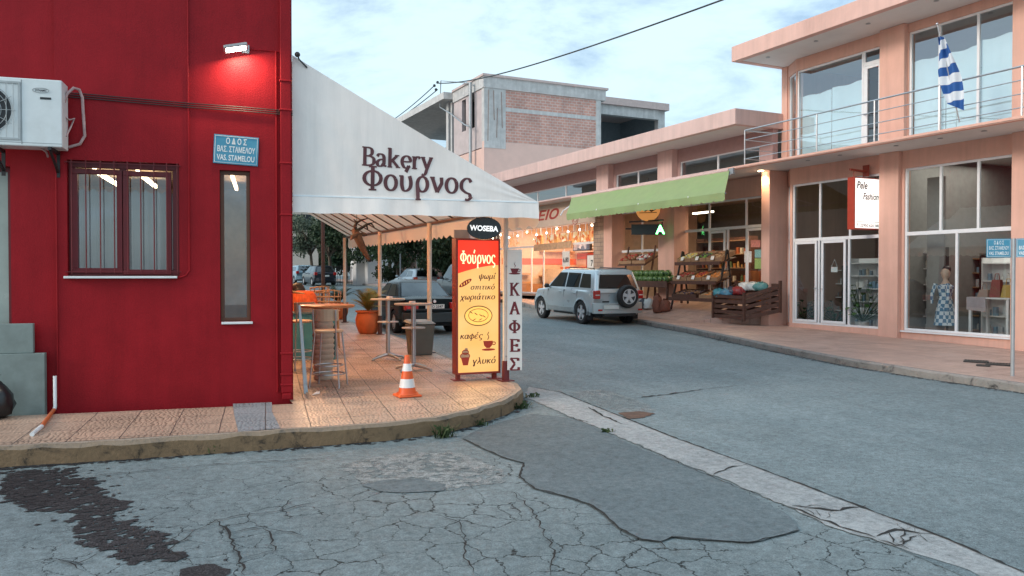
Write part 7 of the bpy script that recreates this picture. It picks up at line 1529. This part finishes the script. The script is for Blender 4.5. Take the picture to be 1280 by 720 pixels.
# ================================================================== VEHICLES
def interp(tab, x):
    if x <= tab[0][0]: return tab[0][1]
    for (a, va), (b, vb) in zip(tab, tab[1:]):
        if x <= b:
            t = (x-a)/(b-a); return va+(vb-va)*t
    return tab[-1][1]
def paint(name, col, metal=.5, rough=.32): return pm(name, col, rough, metal=metal, var=.03, scale=3, coat=.6)
def car(label, p, loc, rz=0, name='parked_car'):
    """y is forward; rear at y = 0"""
    t = thing(name, label, 'car', loc, rz, group='cars parked along the street')
    Lc, Wd = p['L'], p['W']/2; bp_ = p['paint']; wr, wz = p['wr'], p['wr']; axles = p['axles']; ar = wr+p.get('gap', .055)
    belt = p['belt']; low = p['low']; gh = p['gh']
    ys = sorted(set([round(Lc*k/44, 3) for k in range(45)]+[round(a+ar*math.cos(math.pi*j/10), 3) for a in axles for j in range(11)]))
    def zbot(y):
        z = interp(low, y)
        for a in axles:
            if abs(y-a) < ar: z = max(z, wz+math.sqrt(max(0, ar*ar-(y-a)**2)))
        return z
    def hw(y, z):
        e = min(y, Lc-y); k = 1-p.get('endtaper', .10)*max(0, 1-e/.55)**2.2; zt = belt_z(y); f = (z-.2)/max(.1, zt-.2); side = 1-.045*abs(f-.55)**1.6*2.2-(.02 if f < .1 else 0)
        return Wd*k*side
    def belt_z(y): return interp(belt, y)
    q = MB(); rings = []; rows = 7
    for y in ys:
        zb, zt = zbot(y), belt_z(y); pts = [(-hw(y, zb)*.92, zb)]
        for j in range(rows+1): z = zb+(zt-zb)*j/rows; pts.append((-hw(y, z)*(1 if j < rows else .965), z if j < rows else zt))
        tops = [(-hw(y,zt)*.6, zt+.018), (0, zt+.028), (hw(y,zt)*.6, zt+.018)]
        pts = pts+tops+[(-x, z) for x, z in pts[::-1]]
        def bend(x, z): 
            e0 = max(0, 1-y/.45); e1 = max(0, 1-(Lc-y)/.45); f = (x/Wd)**2
            return y+p.get('round', .16)*f*e0-p.get('round', .16)*f*e1 + interp(p['rearx'], z)*e0 - interp(p.get('frontx', [(0,0),(1,0)]), z)*e1
        rings.append([q.add((x, bend(x, z), z)) for x, z in pts])
    m_ = len(rings[0])
    for a, b in zip(rings, rings[1:]):
        for k in range(m_-1): q.face((a[k+1], a[k], b[k], b[k+1]))
        q.face((a[0], a[m_-1], b[m_-1], b[0]))
    q.face(rings[0]); q.face(rings[-1][::-1]); body = q.build('body', bp_, t, smooth=32, local=True)
    # cabin
    def sec(z):
        f = (z-gh['z0'])/(gh['z1']-gh['z0']); return gh['yr0']+(gh['yr1']-gh['yr0'])*f, gh['yf0']+(gh['yf1']-gh['yf0'])*f, (gh['w0']+(gh['w1']-gh['w0'])*f)/2
    def rr(z, ins=0, cr=.10, n=5):
        yr, yf, w2 = sec(z); yr += ins; yf -= ins; w2 -= ins*.8; o = []
        for cx, cy, a0 in ((w2-cr,yr+cr,-90),(w2-cr,yf-cr,0),(-w2+cr,yf-cr,90),(-w2+cr,yr+cr,180)):
            for k in range(n+1): a = R(a0+90*k/n); o.append((cx+cr*math.cos(a), cy+cr*math.sin(a)))
        return o
    q = MB(); z0, z1 = gh['z0'], gh['z1']; lev = [(z0-.05,0),(z0+(z1-z0)*.5,0),(z1-.035,0),(z1-.005,.03),(z1+.02,.09),(z1+.035,.2)]; rg = []
    for z, ins in lev: rg.append([q.add((x, y, z)) for x, y in rr(min(z, z1-.01), ins)])
    for a, b in zip(rg, rg[1:]):
        n_ = len(a)
        for k in range(n_): q.face((a[k], a[(k+1)%n_], b[(k+1)%n_], b[k]))
    q.face(rg[-1]); cab = q.build('cabin', bp_, t, smooth=40, local=True)
    # glass
    e = .006
    def sidewin(poly):
        for sg in (-1, 1):
            q = MB(); P = [(sg*(sec(z)[2]+e), y, z) for y, z in poly]; q.poly(P if sg > 0 else P[::-1]); q.build('side_window', M_glassdark, t, local=True)
    for w_ in p['sidewins']: sidewin(w_)
    def endwin(rear, za, zb, wa, wb, nm):
        q = MB(); f = (lambda z: sec(z)[0]-e) if rear else (lambda z: sec(z)[1]+e); P = [(-wa,f(za),za),(wa,f(za),za),(wb,f(zb),zb),(-wb,f(zb),zb)]; q.poly(P if rear else P[::-1]); return q.build(nm, M_glassdark, t, local=True)
    endwin(True, *p['rearwin'], 'rear_window'); endwin(False, gh['z0']+.02, gh['z1']-.07, gh['w0']/2-.10, gh['w1']/2-.10, 'windscreen')
    q = MB(); q.box(-Wd*.8,Wd*.8,gh['yr0']+.15,gh['yf0']-.4,.25,gh['z0']-.1); q.build('interior', M_dark, t, local=True)
    q = MB(); q.box(-Wd*.72,Wd*.72,.2,Lc-.2,interp(low, Lc/2)+.0,interp(low, Lc/2)+.25); q.build('underbody', M_black, t, local=True)
    # wheels
    M_rim = pm('alloy_rim', (.56,.57,.58), .35, metal=.25, var=.06)
    for a in axles:
        for sg in (-1, 1):
            x = sg*(Wd-.10); q = MB(); q.lathe([(wr*.66,-.10),(wr*.9,-.105),(wr*.985,-.08),(wr,-.04),(wr,.04),(wr*.985,.08),(wr*.9,.105),(wr*.66,.10)], (x,a,wz), 28, (1,0,0), False); ty = q.build('wheel', M_black, t, smooth=40, local=True)
            q = MB(); q.lathe([(wr*.66,-.02),(wr*.66,.075),(wr*.60,.085),(wr*.57,.03),(.0001,.03)] if sg > 0 else [(.0001,-.03),(wr*.57,-.03),(wr*.60,-.085),(wr*.66,-.075),(wr*.66,.02)], (x,a,wz), 24, (1,0,0), False)
            q.build('rim', pm('rim_shade', (.09,.092,.095), .45) if p.get('spokes') else M_rim, ty, smooth=40, local=True)
            q = MB(); ns = p.get('spokes', 7)
            for k in range(ns):
                th = 2*math.pi*k/ns+.3; d = Vector((0,math.cos(th),math.sin(th))); s = Vector((0,-math.sin(th),math.cos(th))); c_ = Vector((x+sg*.06,a,wz)); o_ = Vector((sg*.02,0,0)); wI, wO = wr*.12, wr*.155
                A = [c_+d*wr*.08-s*wI, c_+d*wr*.08+s*wI, c_+d*wr*.63+s*wO, c_+d*wr*.63-s*wO]; q.hexa([v-o_ for v in A], [v+o_ for v in A])
            q.lathe([(wr*.16,-.03),(wr*.16,.03)], (x+sg*.06,a,wz), 14, (1,0,0)); q.lathe([(wr*.66,-.012),(wr*.60,-.012),(wr*.60,.012),(wr*.66,.012)], (x+sg*.072,a,wz), 28, (1,0,0), False); q.build('spokes', M_rim, ty, local=True)
            if p.get('flare'):
                q = MB(); n = 16; r0, r1 = ar-.01, ar+.075
                for k in range(n):
                    a0, a1 = math.pi*(-.04+1.08*k/n), math.pi*(-.04+1.08*(k+1)/n); X0, X1 = sg*(Wd-.06), sg*(Wd+.022); pp_ = lambda r, an, xx: (xx, a+r*math.cos(an), wz+r*math.sin(an))
                    q.hexa([pp_(r0,a0,X0),pp_(r1,a0,X0),pp_(r1,a1,X0),pp_(r0,a1,X0)],[pp_(r0,a0,X1),pp_(r1,a0,X1-sg*.03),pp_(r1,a1,X1-sg*.03),pp_(r0,a1,X1)])
                q.build('wheel_arch', p['flare'], t, local=True, merge=True, smooth=40)
    # lamps, plate, bumper, mirrors, handles
    M_tl = pm('tail_lamp_red', (.42,.015,.012), .2, coat=1); M_pl = pm('number_plate', (.66,.66,.62), .5, var=.06)
    for sg in (-1, 1):
        for (x0, x1, y0, y1, za, zb, mt) in p['tails']:
            q = MB(); q.box(min(sg*x0,sg*x1), max(sg*x0,sg*x1), y0, y1, za, zb); q.build('tail_lamp', {'r': M_tl, 'w': pm('lamp_clear', (.62,.55,.52), .2, coat=1), 'o': pm('lamp_amber', (.6,.16,.02), .25, coat=1)}[mt], t, bevel=.025, local=True)
    if p.get('bumper'):
        x, y0, y1, za, zb, mt = p['bumper']; q = MB(); n = 10
        for k in range(n):
            xa, xb2 = -x+2*x*k/n, -x+2*x*(k+1)/n; fy = lambda xx: y0+.13*(xx/x)**4
            q.hexa([(xa,fy(xa),za),(xb2,fy(xb2),za),(xb2,y1,za),(xa,y1,za)],[(xa,fy(xa)+.01,zb),(xb2,fy(xb2)+.01,zb),(xb2,y1,zb),(xa,y1,zb)])
        q.build('bumper', mt, t, bevel=.015, local=True, merge=True, smooth=40)
    px_, py_, pz_, ptxt = p['plate']; q = MB(); q.box(px_-.26,px_+.26,py_-.012,py_,pz_-.055,pz_+.055); pl_ = q.build('number_plate', M_pl, t, bevel=.004, local=True)
    if ptxt: text('lettering', ptxt, .09, pm('plate_ink', (.02,.02,.03), .5), pl_, frame((px_, py_-.0135, pz_-.032), (1,0,0), (0,0,1)), .02, 0, 'CENTER', .44, local=True)
    for sg in (-1, 1):
        y, z = p['mirror']; q = MB(); q.ball((sg*(Wd+.09), y, z), .10, 10, (1.0,.6,.75)); q.bar((sg*(Wd-.05),y+.02,z-.05),(sg*(Wd+.05),y,z-.03),.04); q.build('mirror', p.get('mirmat', bp_), t, smooth=60, local=True)
        for y, z in p['handles']: q = MB(); q.box(min(sg*(Wd-.03),sg*(Wd+.022)), max(sg*(Wd-.03),sg*(Wd+.022)), y-.09, y+.09, z-.016, z+.016); q.build('door_handle', bp_, t, bevel=.008, local=True)
        for y in p['seams']: q = MB(); zb = max(interp(low, y)+.05, zbot(y)); q.box(min(sg*(Wd-.06),sg*(Wd*.994+.001)), max(sg*(Wd-.06),sg*(Wd*.994+.001)), y-.004, y+.004, .34, belt_z(y)-.03); q.build('door_seam', M_dark, t, local=True)
    return t
silver = paint('silver_paint', (.52,.58,.60), .4, .3); graycl = pm('silver_cladding', (.33,.36,.36), .45, metal=.3)
suv = dict(L=4.2, W=1.74, paint=silver, wr=.36, axles=(.80,3.42), belt=[(0,1.02),(.1,1.04),(2.7,1.06),(3.15,1.04),(3.75,.98),(4.05,.88),(4.2,.68)], low=[(0,.42),(.3,.36),(.5,.34),(3.8,.32),(4.2,.36)], gh=dict(z0=1.04, z1=1.66, yr0=.05, yr1=.28, yf0=3.25, yf1=2.35, w0=1.62, w1=1.32),
  rearx=[(0,.10),(.45,.0),(.62,.0),(.72,.02),(1.05,.03)], frontx=[(.3,.05),(.6,0),(1,.15)], flare=paint('silver_flare', (.38,.43,.45), .45, .4), spokes=5, endtaper=.08,
  sidewins=[[(.34,1.12),(1.0,1.12),(1.0,1.55),(.50,1.54)],[(1.06,1.12),(1.86,1.11),(1.86,1.57),(1.06,1.56)],[(1.93,1.11),(2.98,1.10),(2.42,1.565),(1.93,1.57)]], rearwin=(1.11,1.53,.68,.56),
  tails=[(.66,.845,-.015,.14,.80,1.06,'r'),(.672,.84,-.019,.1,.89,.95,'w')], bumper=(.86,-.07,.16,.36,.68,paint('silver_bumper', (.42,.45,.45), .4, .4)), plate=(-.33,-.085,.56,''), mirror=(2.85,1.12), mirmat=M_dark, handles=[(1.22,.95),(2.12,.96)], seams=[1.88,2.95,1.05])
sv = car('silver four door SUV with a spare wheel on its tailgate parked by the right kerb', suv, (13.9, 20.95, gz(22.5)-.0), 0)
sv.scale = (1.04,1.04,1.03); sv.rotation_euler = (R(1.15), 0, R(-1)); sv.location = (13.92, 20.85, gz(20.85))
q = MB(); sc_ = (.18,-.16,.88); q.lathe([(.20,-.09),(.31,-.10),(.345,-.06),(.35,0),(.345,.06),(.31,.10),(.20,.09)], sc_, 30, (0,-1,0), False); sw = q.build('spare_wheel', M_black, sv, smooth=40, local=True)
q = MB(); q.lathe([(.225,-.02),(.225,.085),(.20,.095),(.19,.05),(.0001,.05)], sc_, 26, (0,-1,0), False); q.build('spare_rim', MATS['rim_shade'], sw, smooth=40, local=True)
q = MB()
for k in range(5):
    th = 2*math.pi*k/5+.3; d = Vector((math.cos(th),0,math.sin(th))); s = Vector((-math.sin(th),0,math.cos(th))); c_ = Vector(sc_)+Vector((0,-.075,0)); A = [c_+d*.03-s*.04, c_+d*.03+s*.04, c_+d*.215+s*.052, c_+d*.215-s*.052]; q.hexa([v+Vector((0,.02,0)) for v in A], [v-Vector((0,.02,0)) for v in A])
q.lathe([(.06,-.03),(.06,.03)], (sc_[0],-.235,sc_[2]), 14, (0,-1,0)); q.lathe([(.228,-.012),(.205,-.012),(.205,.012),(.228,.012)], (sc_[0],-.25,sc_[2]), 28, (0,-1,0), False); q.build('spare_spokes', MATS['alloy_rim'], sw, local=True)
for sg in (-1,1):
    q = MB(); q.tube([(sg*.57,.45,1.66),(sg*.57,.55,1.71),(sg*.56,2.0,1.72),(sg*.56,2.15,1.67)], .02, 6); q.build('roof_rail', M_dark, sv, smooth=50, local=True)
    q = MB(); q.box(sg*.80-.09, sg*.80+.09, .33, .35, .16, .42); q.build('mud_flap', M_black, sv, local=True)
q = MB(); q.box(-.55,.55,-.055,.1,.27,.355); q.build('rear_valance', M_dark, sv, local=True, bevel=.02); q = MB(); q.box(-.62,-.40,-.075,-.045,.70,.745); q.build('badge', M_dark, sv, local=True)
q = MB(); q.tube([(.1,.02,1.12),(-.35,.06,1.16)], .010, 5); q.build('rear_wiper', M_dark, sv, local=True); q = MB(); pass
for sg in (-1,1): q = MB(); q.box(min(sg*.80,sg*.872), max(sg*.80,sg*.872),1.22,3.0,.34,.50); q.build('side_skirt', graycl, sv, bevel=.02, local=True)
for sg in (-1,1): q = MB(); q.box(sg*.70-.07, sg*.70+.07, -.082,-.06,.45,.50); q.build('rear_reflector', M_tl if False else MATS['tail_lamp_red'], sv, local=True)
blackp = pm('black_paint', (.006,.010,.011), .25, var=.03, coat=.08, spec=.22)
sedan = dict(L=4.35, W=1.70, paint=blackp, wr=.31, axles=(.98,3.55), belt=[(0,.93),(.08,.97),(1.0,.98),(3.0,.93),(3.3,.92),(4.0,.84),(4.28,.74),(4.35,.62)], low=[(0,.34),(.4,.24),(4.0,.22),(4.35,.3)], gh=dict(z0=.95, z1=1.38, yr0=.78, yr1=1.42, yf0=3.15, yf1=2.45, w0=1.52, w1=1.14),
  rearx=[(0,.16),(.36,.02),(.60,.0),(.66,.04),(.95,.07)], frontx=[(.3,.05),(.6,0),(.9,.1)], endtaper=.09, spokes=6, gap=.04,
  sidewins=[[(1.18,1.0),(1.95,.99),(1.95,1.31),(1.55,1.31)],[(2.03,.99),(2.92,.985),(2.50,1.31),(2.03,1.32)]], rearwin=(1.0,1.34,.66,.52),
  tails=[(.44,.80,.015,.22,.66,.86,'r'),(.66,.81,.012,.2,.80,.865,'o')], bumper=(.83,-.05,.25,.34,.60,pm('black_bumper', (.018,.022,.023), .4)), plate=(0,.005,.76,'ΥΒΟ 2547'), mirror=(2.78,1.0), handles=[(1.75,.86),(2.75,.86)], seams=[1.99,2.95])
G1, G2 = G(494,417), G(561,412.5)
bc = car('glossy black sedan seen from behind parked at the left kerb', sedan, (7.45, 19.85, gz(20)), R(-2)); bc.rotation_euler = (R(1.15),0,R(-2)); bc.location = (7.42, 19.75, gz(19.75))
q = MB(); q.lathe([(.04,0),(.04,.012)], (0,.035,.895), 16, (0,-1,0)); q.build('badge', M_white, bc, local=True); q = MB(); q.box(-.78,.78,.0,.05,.665,.70); q.build('trunk_seam', M_dark, bc, local=True)
q = MB(); q.tube([(-.5,.0,.30),(-.5,.12,.30)], .03, 10); q.build('exhaust', M_steel, bc, smooth=50, local=True)
hatchp = paint('pale_silver_paint', (.52,.56,.58), .4, .3)
hatch = dict(L=4.0, W=1.72, paint=hatchp, wr=.31, axles=(.72,3.2), belt=[(0,.92),(.1,.96),(2.8,.94),(3.6,.86),(3.9,.75),(4.0,.6)], low=[(0,.34),(.4,.24),(3.7,.22),(4.0,.3)], gh=dict(z0=.94, z1=1.46, yr0=.08, yr1=.42, yf0=3.05, yf1=2.15, w0=1.58, w1=1.18), rearx=[(0,.1),(.4,0),(.95,.04)], frontx=[(.3,.05),(.6,0),(.9,.1)], spokes=6,
  sidewins=[[(.55,1.04),(1.5,1.0),(1.5,1.37),(.75,1.36)],[(1.58,1.0),(2.78,.985),(2.25,1.37),(1.58,1.38)]], rearwin=(1.04,1.40,.62,.50), tails=[(.60,.83,-.01,.22,.80,1.02,'r')], bumper=(.84,-.05,.2,.34,.62,hatchp), plate=(0,-.035,.75,''), mirror=(2.7,1.02), handles=[(1.4,.88),(2.4,.88)], seams=[1.54,2.75])
hc_ = car('pale silver hatchback with red tail lamps parked beyond the black sedan', hatch, (15.72, 43, gz(43))); hc_.rotation_euler = (R(1.15),0,0)
greyp = paint('dark_grey_paint', (.085,.095,.098), .5, .35)
suv2 = dict(suv); suv2.update(paint=greyp, L=4.3, axles=(.8,3.45), flare=pm('dark_cladding', (.10,.105,.105), .5), gh=dict(z0=1.08, z1=1.80, yr0=.05, yr1=.22, yf0=3.2, yf1=2.4, w0=1.66, w1=1.36), belt=[(0,1.06),(.1,1.08),(2.9,1.10),(3.3,1.06),(3.9,1.0),(4.15,.92),(4.3,.72)], low=[(0,.42),(.3,.36),(3.8,.32),(4.3,.36)], sidewins=[[(.30,1.16),(.95,1.16),(.95,1.68),(.42,1.68)],[(1.02,1.16),(1.85,1.15),(1.85,1.70),(1.02,1.69)],[(1.93,1.15),(2.95,1.14),(2.48,1.70),(1.93,1.70)]], rearwin=(1.15,1.68,.7,.6))
gs_ = car('dark grey SUV parked by the right kerb partly behind the lit bakery sign', suv2, (15.15, 34, gz(34))); gs_.rotation_euler = (R(1.15),0,0)
darkp = paint('dark_blue_paint', (.018,.022,.032), .3, .3); lbp = paint('light_blue_paint', (.22,.34,.40), .4, .35)
d1 = G(398,357.5); h2 = dict(hatch); h2.update(paint=darkp, bumper=(.84,-.05,.2,.34,.62,darkp)); fc1 = car('dark blue hatchback parked far up the street under the trees', h2, (d1.x+.35, d1.y-.8, gz(d1.y)-.0), R(2)); fc1.rotation_euler = (R(1.1),0,R(2))
d2_ = G(377,354.5); h3 = dict(hatch); h3.update(paint=lbp, bumper=(.84,-.05,.2,.34,.62,lbp)); fc2 = car('light blue hatchback farthest up the street', h3, (d2_.x+.3, d2_.y-.5, gz(d2_.y)), R(2))

# ================================================================== TREES AND FAR BUILDINGS
def tree(name, label, base, h, crown, n, mat, seed, trunk_r=.16, leaf=.22, nb=7, mat_t=None, group=None, cat='tree'):
    """crown: list of (dx, dy, z, r) clumps"""
    rnd = random.Random(seed); t = thing(name, label, cat, base, group=group); B = Vector(base); q = MB()
    for k in range(n):
        c = crown[rnd.randrange(len(crown))]; d = Vector((rnd.gauss(0,1),rnd.gauss(0,1),rnd.gauss(0,1))).normalized(); r = c[3]*(rnd.random()**.4)*rnd.uniform(.75,1.08); p = B+Vector((c[0],c[1],c[2]))+Vector((d.x*r,d.y*r,d.z*r*.85))
        a = Vector((rnd.gauss(0,1),rnd.gauss(0,1),rnd.gauss(0,.6))).normalized(); b = a.orthogonal().normalized(); b.rotate(Matrix.Rotation(rnd.uniform(0,6.28), 3, a)); c2 = a.cross(b); l_ = leaf*rnd.uniform(.6,1.4)
        q.poly([p, p+b*l_*.5+c2*l_*.28, p+b*l_, p+b*l_*.5-c2*l_*.28])
    q.build('crown', mat, t)
    q = MB(); zc = min(c[2] for c in crown); q.tube([B, B+Vector((.05,.03,h*.25)), B+Vector((-.04,.06,max(.5,zc)))], [trunk_r,trunk_r*.8,trunk_r*.6], 8)
    for k, c in enumerate(crown[:nb]): q.tube([B+Vector((-.04,.06,max(.4,zc*.8))), B+Vector((c[0]*.5,c[1]*.5,(zc+c[2])*.5)), B+Vector((c[0],c[1],c[2]))], [trunk_r*.5,trunk_r*.35,trunk_r*.1], 6)
    q.build('trunk', mat_t or pm('bark', (.10,.075,.055), .9, var=.3), t, smooth=60); return t
LM_d = leafmat('dark_leaf', (.010,.022,.010), (.045,.075,.030)); LM_m = leafmat('mid_leaf', (.016,.038,.016), (.065,.11,.045)); LM_o = leafmat('olive_leaf', (.05,.07,.045), (.17,.20,.14))
def clumps(R_, z0, z1, n, seed, r0=.5, r1=.9):
    rnd = random.Random(seed); return [(rnd.uniform(-R_,R_), rnd.uniform(-R_,R_), rnd.uniform(z0,z1), rnd.uniform(r0,r1)) for _ in range(n)]
def at(px, Y): p = PY(px, 350, Y); return (p.x, Y, gz(Y)+HR)
# far end of the street, seen under the awning
tree('olive_tree', 'silvery olive tree at the far left end of the street', at(389,66), 5.5, clumps(1.5,2.6,5.0,14,1,.7,1.2), 3800, LM_o, 1, leaf=.26)
tree('street_tree', 'dark leafy street tree over the far parked cars', at(412,62), 5.5, clumps(1.3,2.4,5.4,14,2,.7,1.1), 4200, LM_d, 2, leaf=.26)
tree('street_tree', 'dark street tree hanging over the white boundary wall', at(432,60), 5.5, clumps(1.4,2.2,5.2,14,3,.7,1.1), 4200, LM_d, 3, leaf=.26)
tree('street_tree', 'green bushy tree behind the silver hatchback', at(487,54), 5.0, clumps(1.2,1.6,4.6,14,4,.6,1.0), 4200, LM_m, 4, leaf=.24)
tree('street_tree', 'mid green tree left of the white slatted panel', at(497,50), 5.0, clumps(1.0,1.8,4.6,12,5,.6,.95), 3600, LM_m, 5, leaf=.22)
tree('street_tree', 'dark green tree right of the white slatted panel', at(530,46), 5.5, clumps(1.2,1.6,5.2,16,6,.6,1.0), 4600, LM_d, 6, leaf=.22)
tree('street_tree', 'leafy green tree beside the dark grey SUV', at(555,43), 5.5, clumps(1.2,1.4,5.2,16,7,.6,1.0), 4600, LM_m, 7, leaf=.22)
tree('street_tree', 'dense dark tree behind the lit bakery sign', at(585,41), 5.5, clumps(1.2,1.4,5.2,16,8,.6,1.0), 4200, LM_d, 8, leaf=.22)
hb = at(512,52); tree('hedge', 'clipped dark hedge behind the parked silver hatchback', (hb[0]+.3,hb[1],hb[2]), 1.6, [(dx*.7,dy,.9,.7) for dx in (-3,-2,-1,0,1,2,3) for dy in (-.3,.3)], 4200, LM_d, 9, trunk_r=.05, leaf=.18, cat='hedge')
# slatted panel on posts
Yp = 47.5; a, b = PY(501,292,Yp), PY(522,292,Yp); zt5, zb5 = PY(511,276,Yp).z, PY(511,307,Yp).z
ps = thing('screen_panel', 'white slatted panel raised on two thin posts among the trees', 'panel', (a.x,Yp,gz(Yp)+HR)); q = MB(); n = 11
for k in range(n): z = zb5+(zt5-zb5)*k/n; q.hexa([(a.x,Yp,z),(b.x,Yp,z+.12),(b.x,Yp+.05,z+.12),(a.x,Yp+.05,z)],[(a.x,Yp-.03,z+(zt5-zb5)/n*.8),(b.x,Yp-.03,z+.12+(zt5-zb5)/n*.8),(b.x,Yp+.02,z+.12+(zt5-zb5)/n*.8),(a.x,Yp+.02,z+(zt5-zb5)/n*.8)])
q.build('slats', M_white, ps)
for x in (a.x, b.x): q = MB(); q.tube([(x,Yp+.08,gz(Yp)),(x,Yp+.08,zt5)], .05, 8); q.build('post', M_galv, ps)
ps['label'] = 'white slatted panel raised on two thin posts among the trees'
# white boundary wall and gate pillars
Yw = 60.0
for k, (x0, x1, y0, lab) in enumerate(((446,459,316,'left of two white rendered gate blocks at the end of the street'),(459.5,474,321,'right white rendered gate block at the end of the street'))):
    p0, p1 = PY(x0,340,Yw-k*.8), PY(x1,340,Yw-k*.8); q = MB(); q.box(p0.x,p1.x,Yw-k*.8,Yw+1.2,gz(Yw)-.1,PY(x0,y0,Yw).z); tag(q.build('gate_block', pm('white_render', (.62,.61,.60), .8, var=.08, scale=1, dirt=(.45,.44,.43), dscale=.6), bevel=.02), lab, 'wall', 'white gate blocks')
p0, p1 = PY(420,340,61.5), PY(445,340,61.5); q = MB(); 
for k in range(14): x = p0.x+(p1.x-p0.x)*k/13; q.box(x-.02,x+.02,61.5,61.54,gz(61)-.1,gz(61)+1.5)
q.box(p0.x,p1.x,61.5,61.53,gz(61)+1.3,gz(61)+1.36); q.box(p0.x,p1.x,61.5,61.53,gz(61)+.2,gz(61)+.26); tag(q.build('iron_gate', M_iron), 'dark iron railing gate left of the white gate blocks', 'gate')
Ym = 64; p0, p1 = PY(462,340,Ym), PY(486,340,Ym); wh = thing('white_house', 'plain white house wall behind the gate blocks', 'house', (p0.x,Ym,gz(Ym)))
q = MB(); q.box(p0.x,p1.x+4,Ym,Ym+6,gz(Ym)-.2,PY(470,285,Ym).z+1.2); q.build('wall', MATS['white_render'], wh); q = MB(); q.box(p0.x-.2,p1.x+4.2,Ym-.2,Ym+6.2,PY(470,285,Ym).z+1.21,PY(470,285,Ym).z+1.4); q.build('roof', M_capst, wh)
Yb = 80; p0, p1 = PY(352,340,Yb), PY(398,340,Yb); bh = thing('beige_house', 'pale beige apartment block rising at the far end of the street', 'house', (p0.x,Yb,gz(Yb)))
q = MB(); q.box(p0.x,p1.x,Yb,Yb+8,gz(Yb)-.2,PY(380,262,Yb).z); q.build('wall', pm('beige_render', (.58,.48,.40), .8, var=.06), bh); q = MB(); q.box(p0.x-.3,p1.x+.3,Yb-.3,Yb+8,PY(380,262,Yb).z+.003,PY(380,262,Yb).z+.35); q.build('roof', M_capst, bh)
for px in (372.5, 385):
    for py in (277, 305): c_ = PY(px,py,Yb); q = MB(); q.box(c_.x-.55,c_.x+.55,Yb-.03,Yb-.002,c_.z-.7,c_.z+.7); q.build('window', pm('dark_window', (.03,.035,.04), .2), bh)
# background filling the far end: a low dark belt of trees
for k in range(5):
    px = 395+k*22; Yt = 84+k*1.5; tree('far_tree', ['first','second','third','fourth','fifth'][k]+' from the left of the dark trees closing the far end of the street', (PY(px,340,Yt).x,Yt,gz(Yt)), 6, clumps(2.2,1.5,5.0,12,30+k,1.0,1.7), 2600, LM_d, 30+k, leaf=.42, group='dark trees at the far end')

# house added out of view beyond the cafe, to darken the shop window reflections
nb_ = thing('added_ochre_house', 'added unseen two storey ochre house mirrored in the shop windows', 'house', (-4, 31, gz(31)))
q = MB(); q.box(-16, 3.6, 31, 52, gz(31)-.3, 8.2); q.build('wall', pm('ochre_render', (.34,.26,.18), .8, var=.1), nb_)
q = MB(); q.box(-16.3, 4.2, 30.6, 52.3, 8.203, 8.5); q.build('roof', M_conc, nb_)
for y in (34, 38, 42, 46, 50):
    for z in (1.2, 4.6): MB().box(3.602, 3.64, y-.7, y+.7, z+.5, z+2.1).build('window', MATS['dark_window'], nb_)
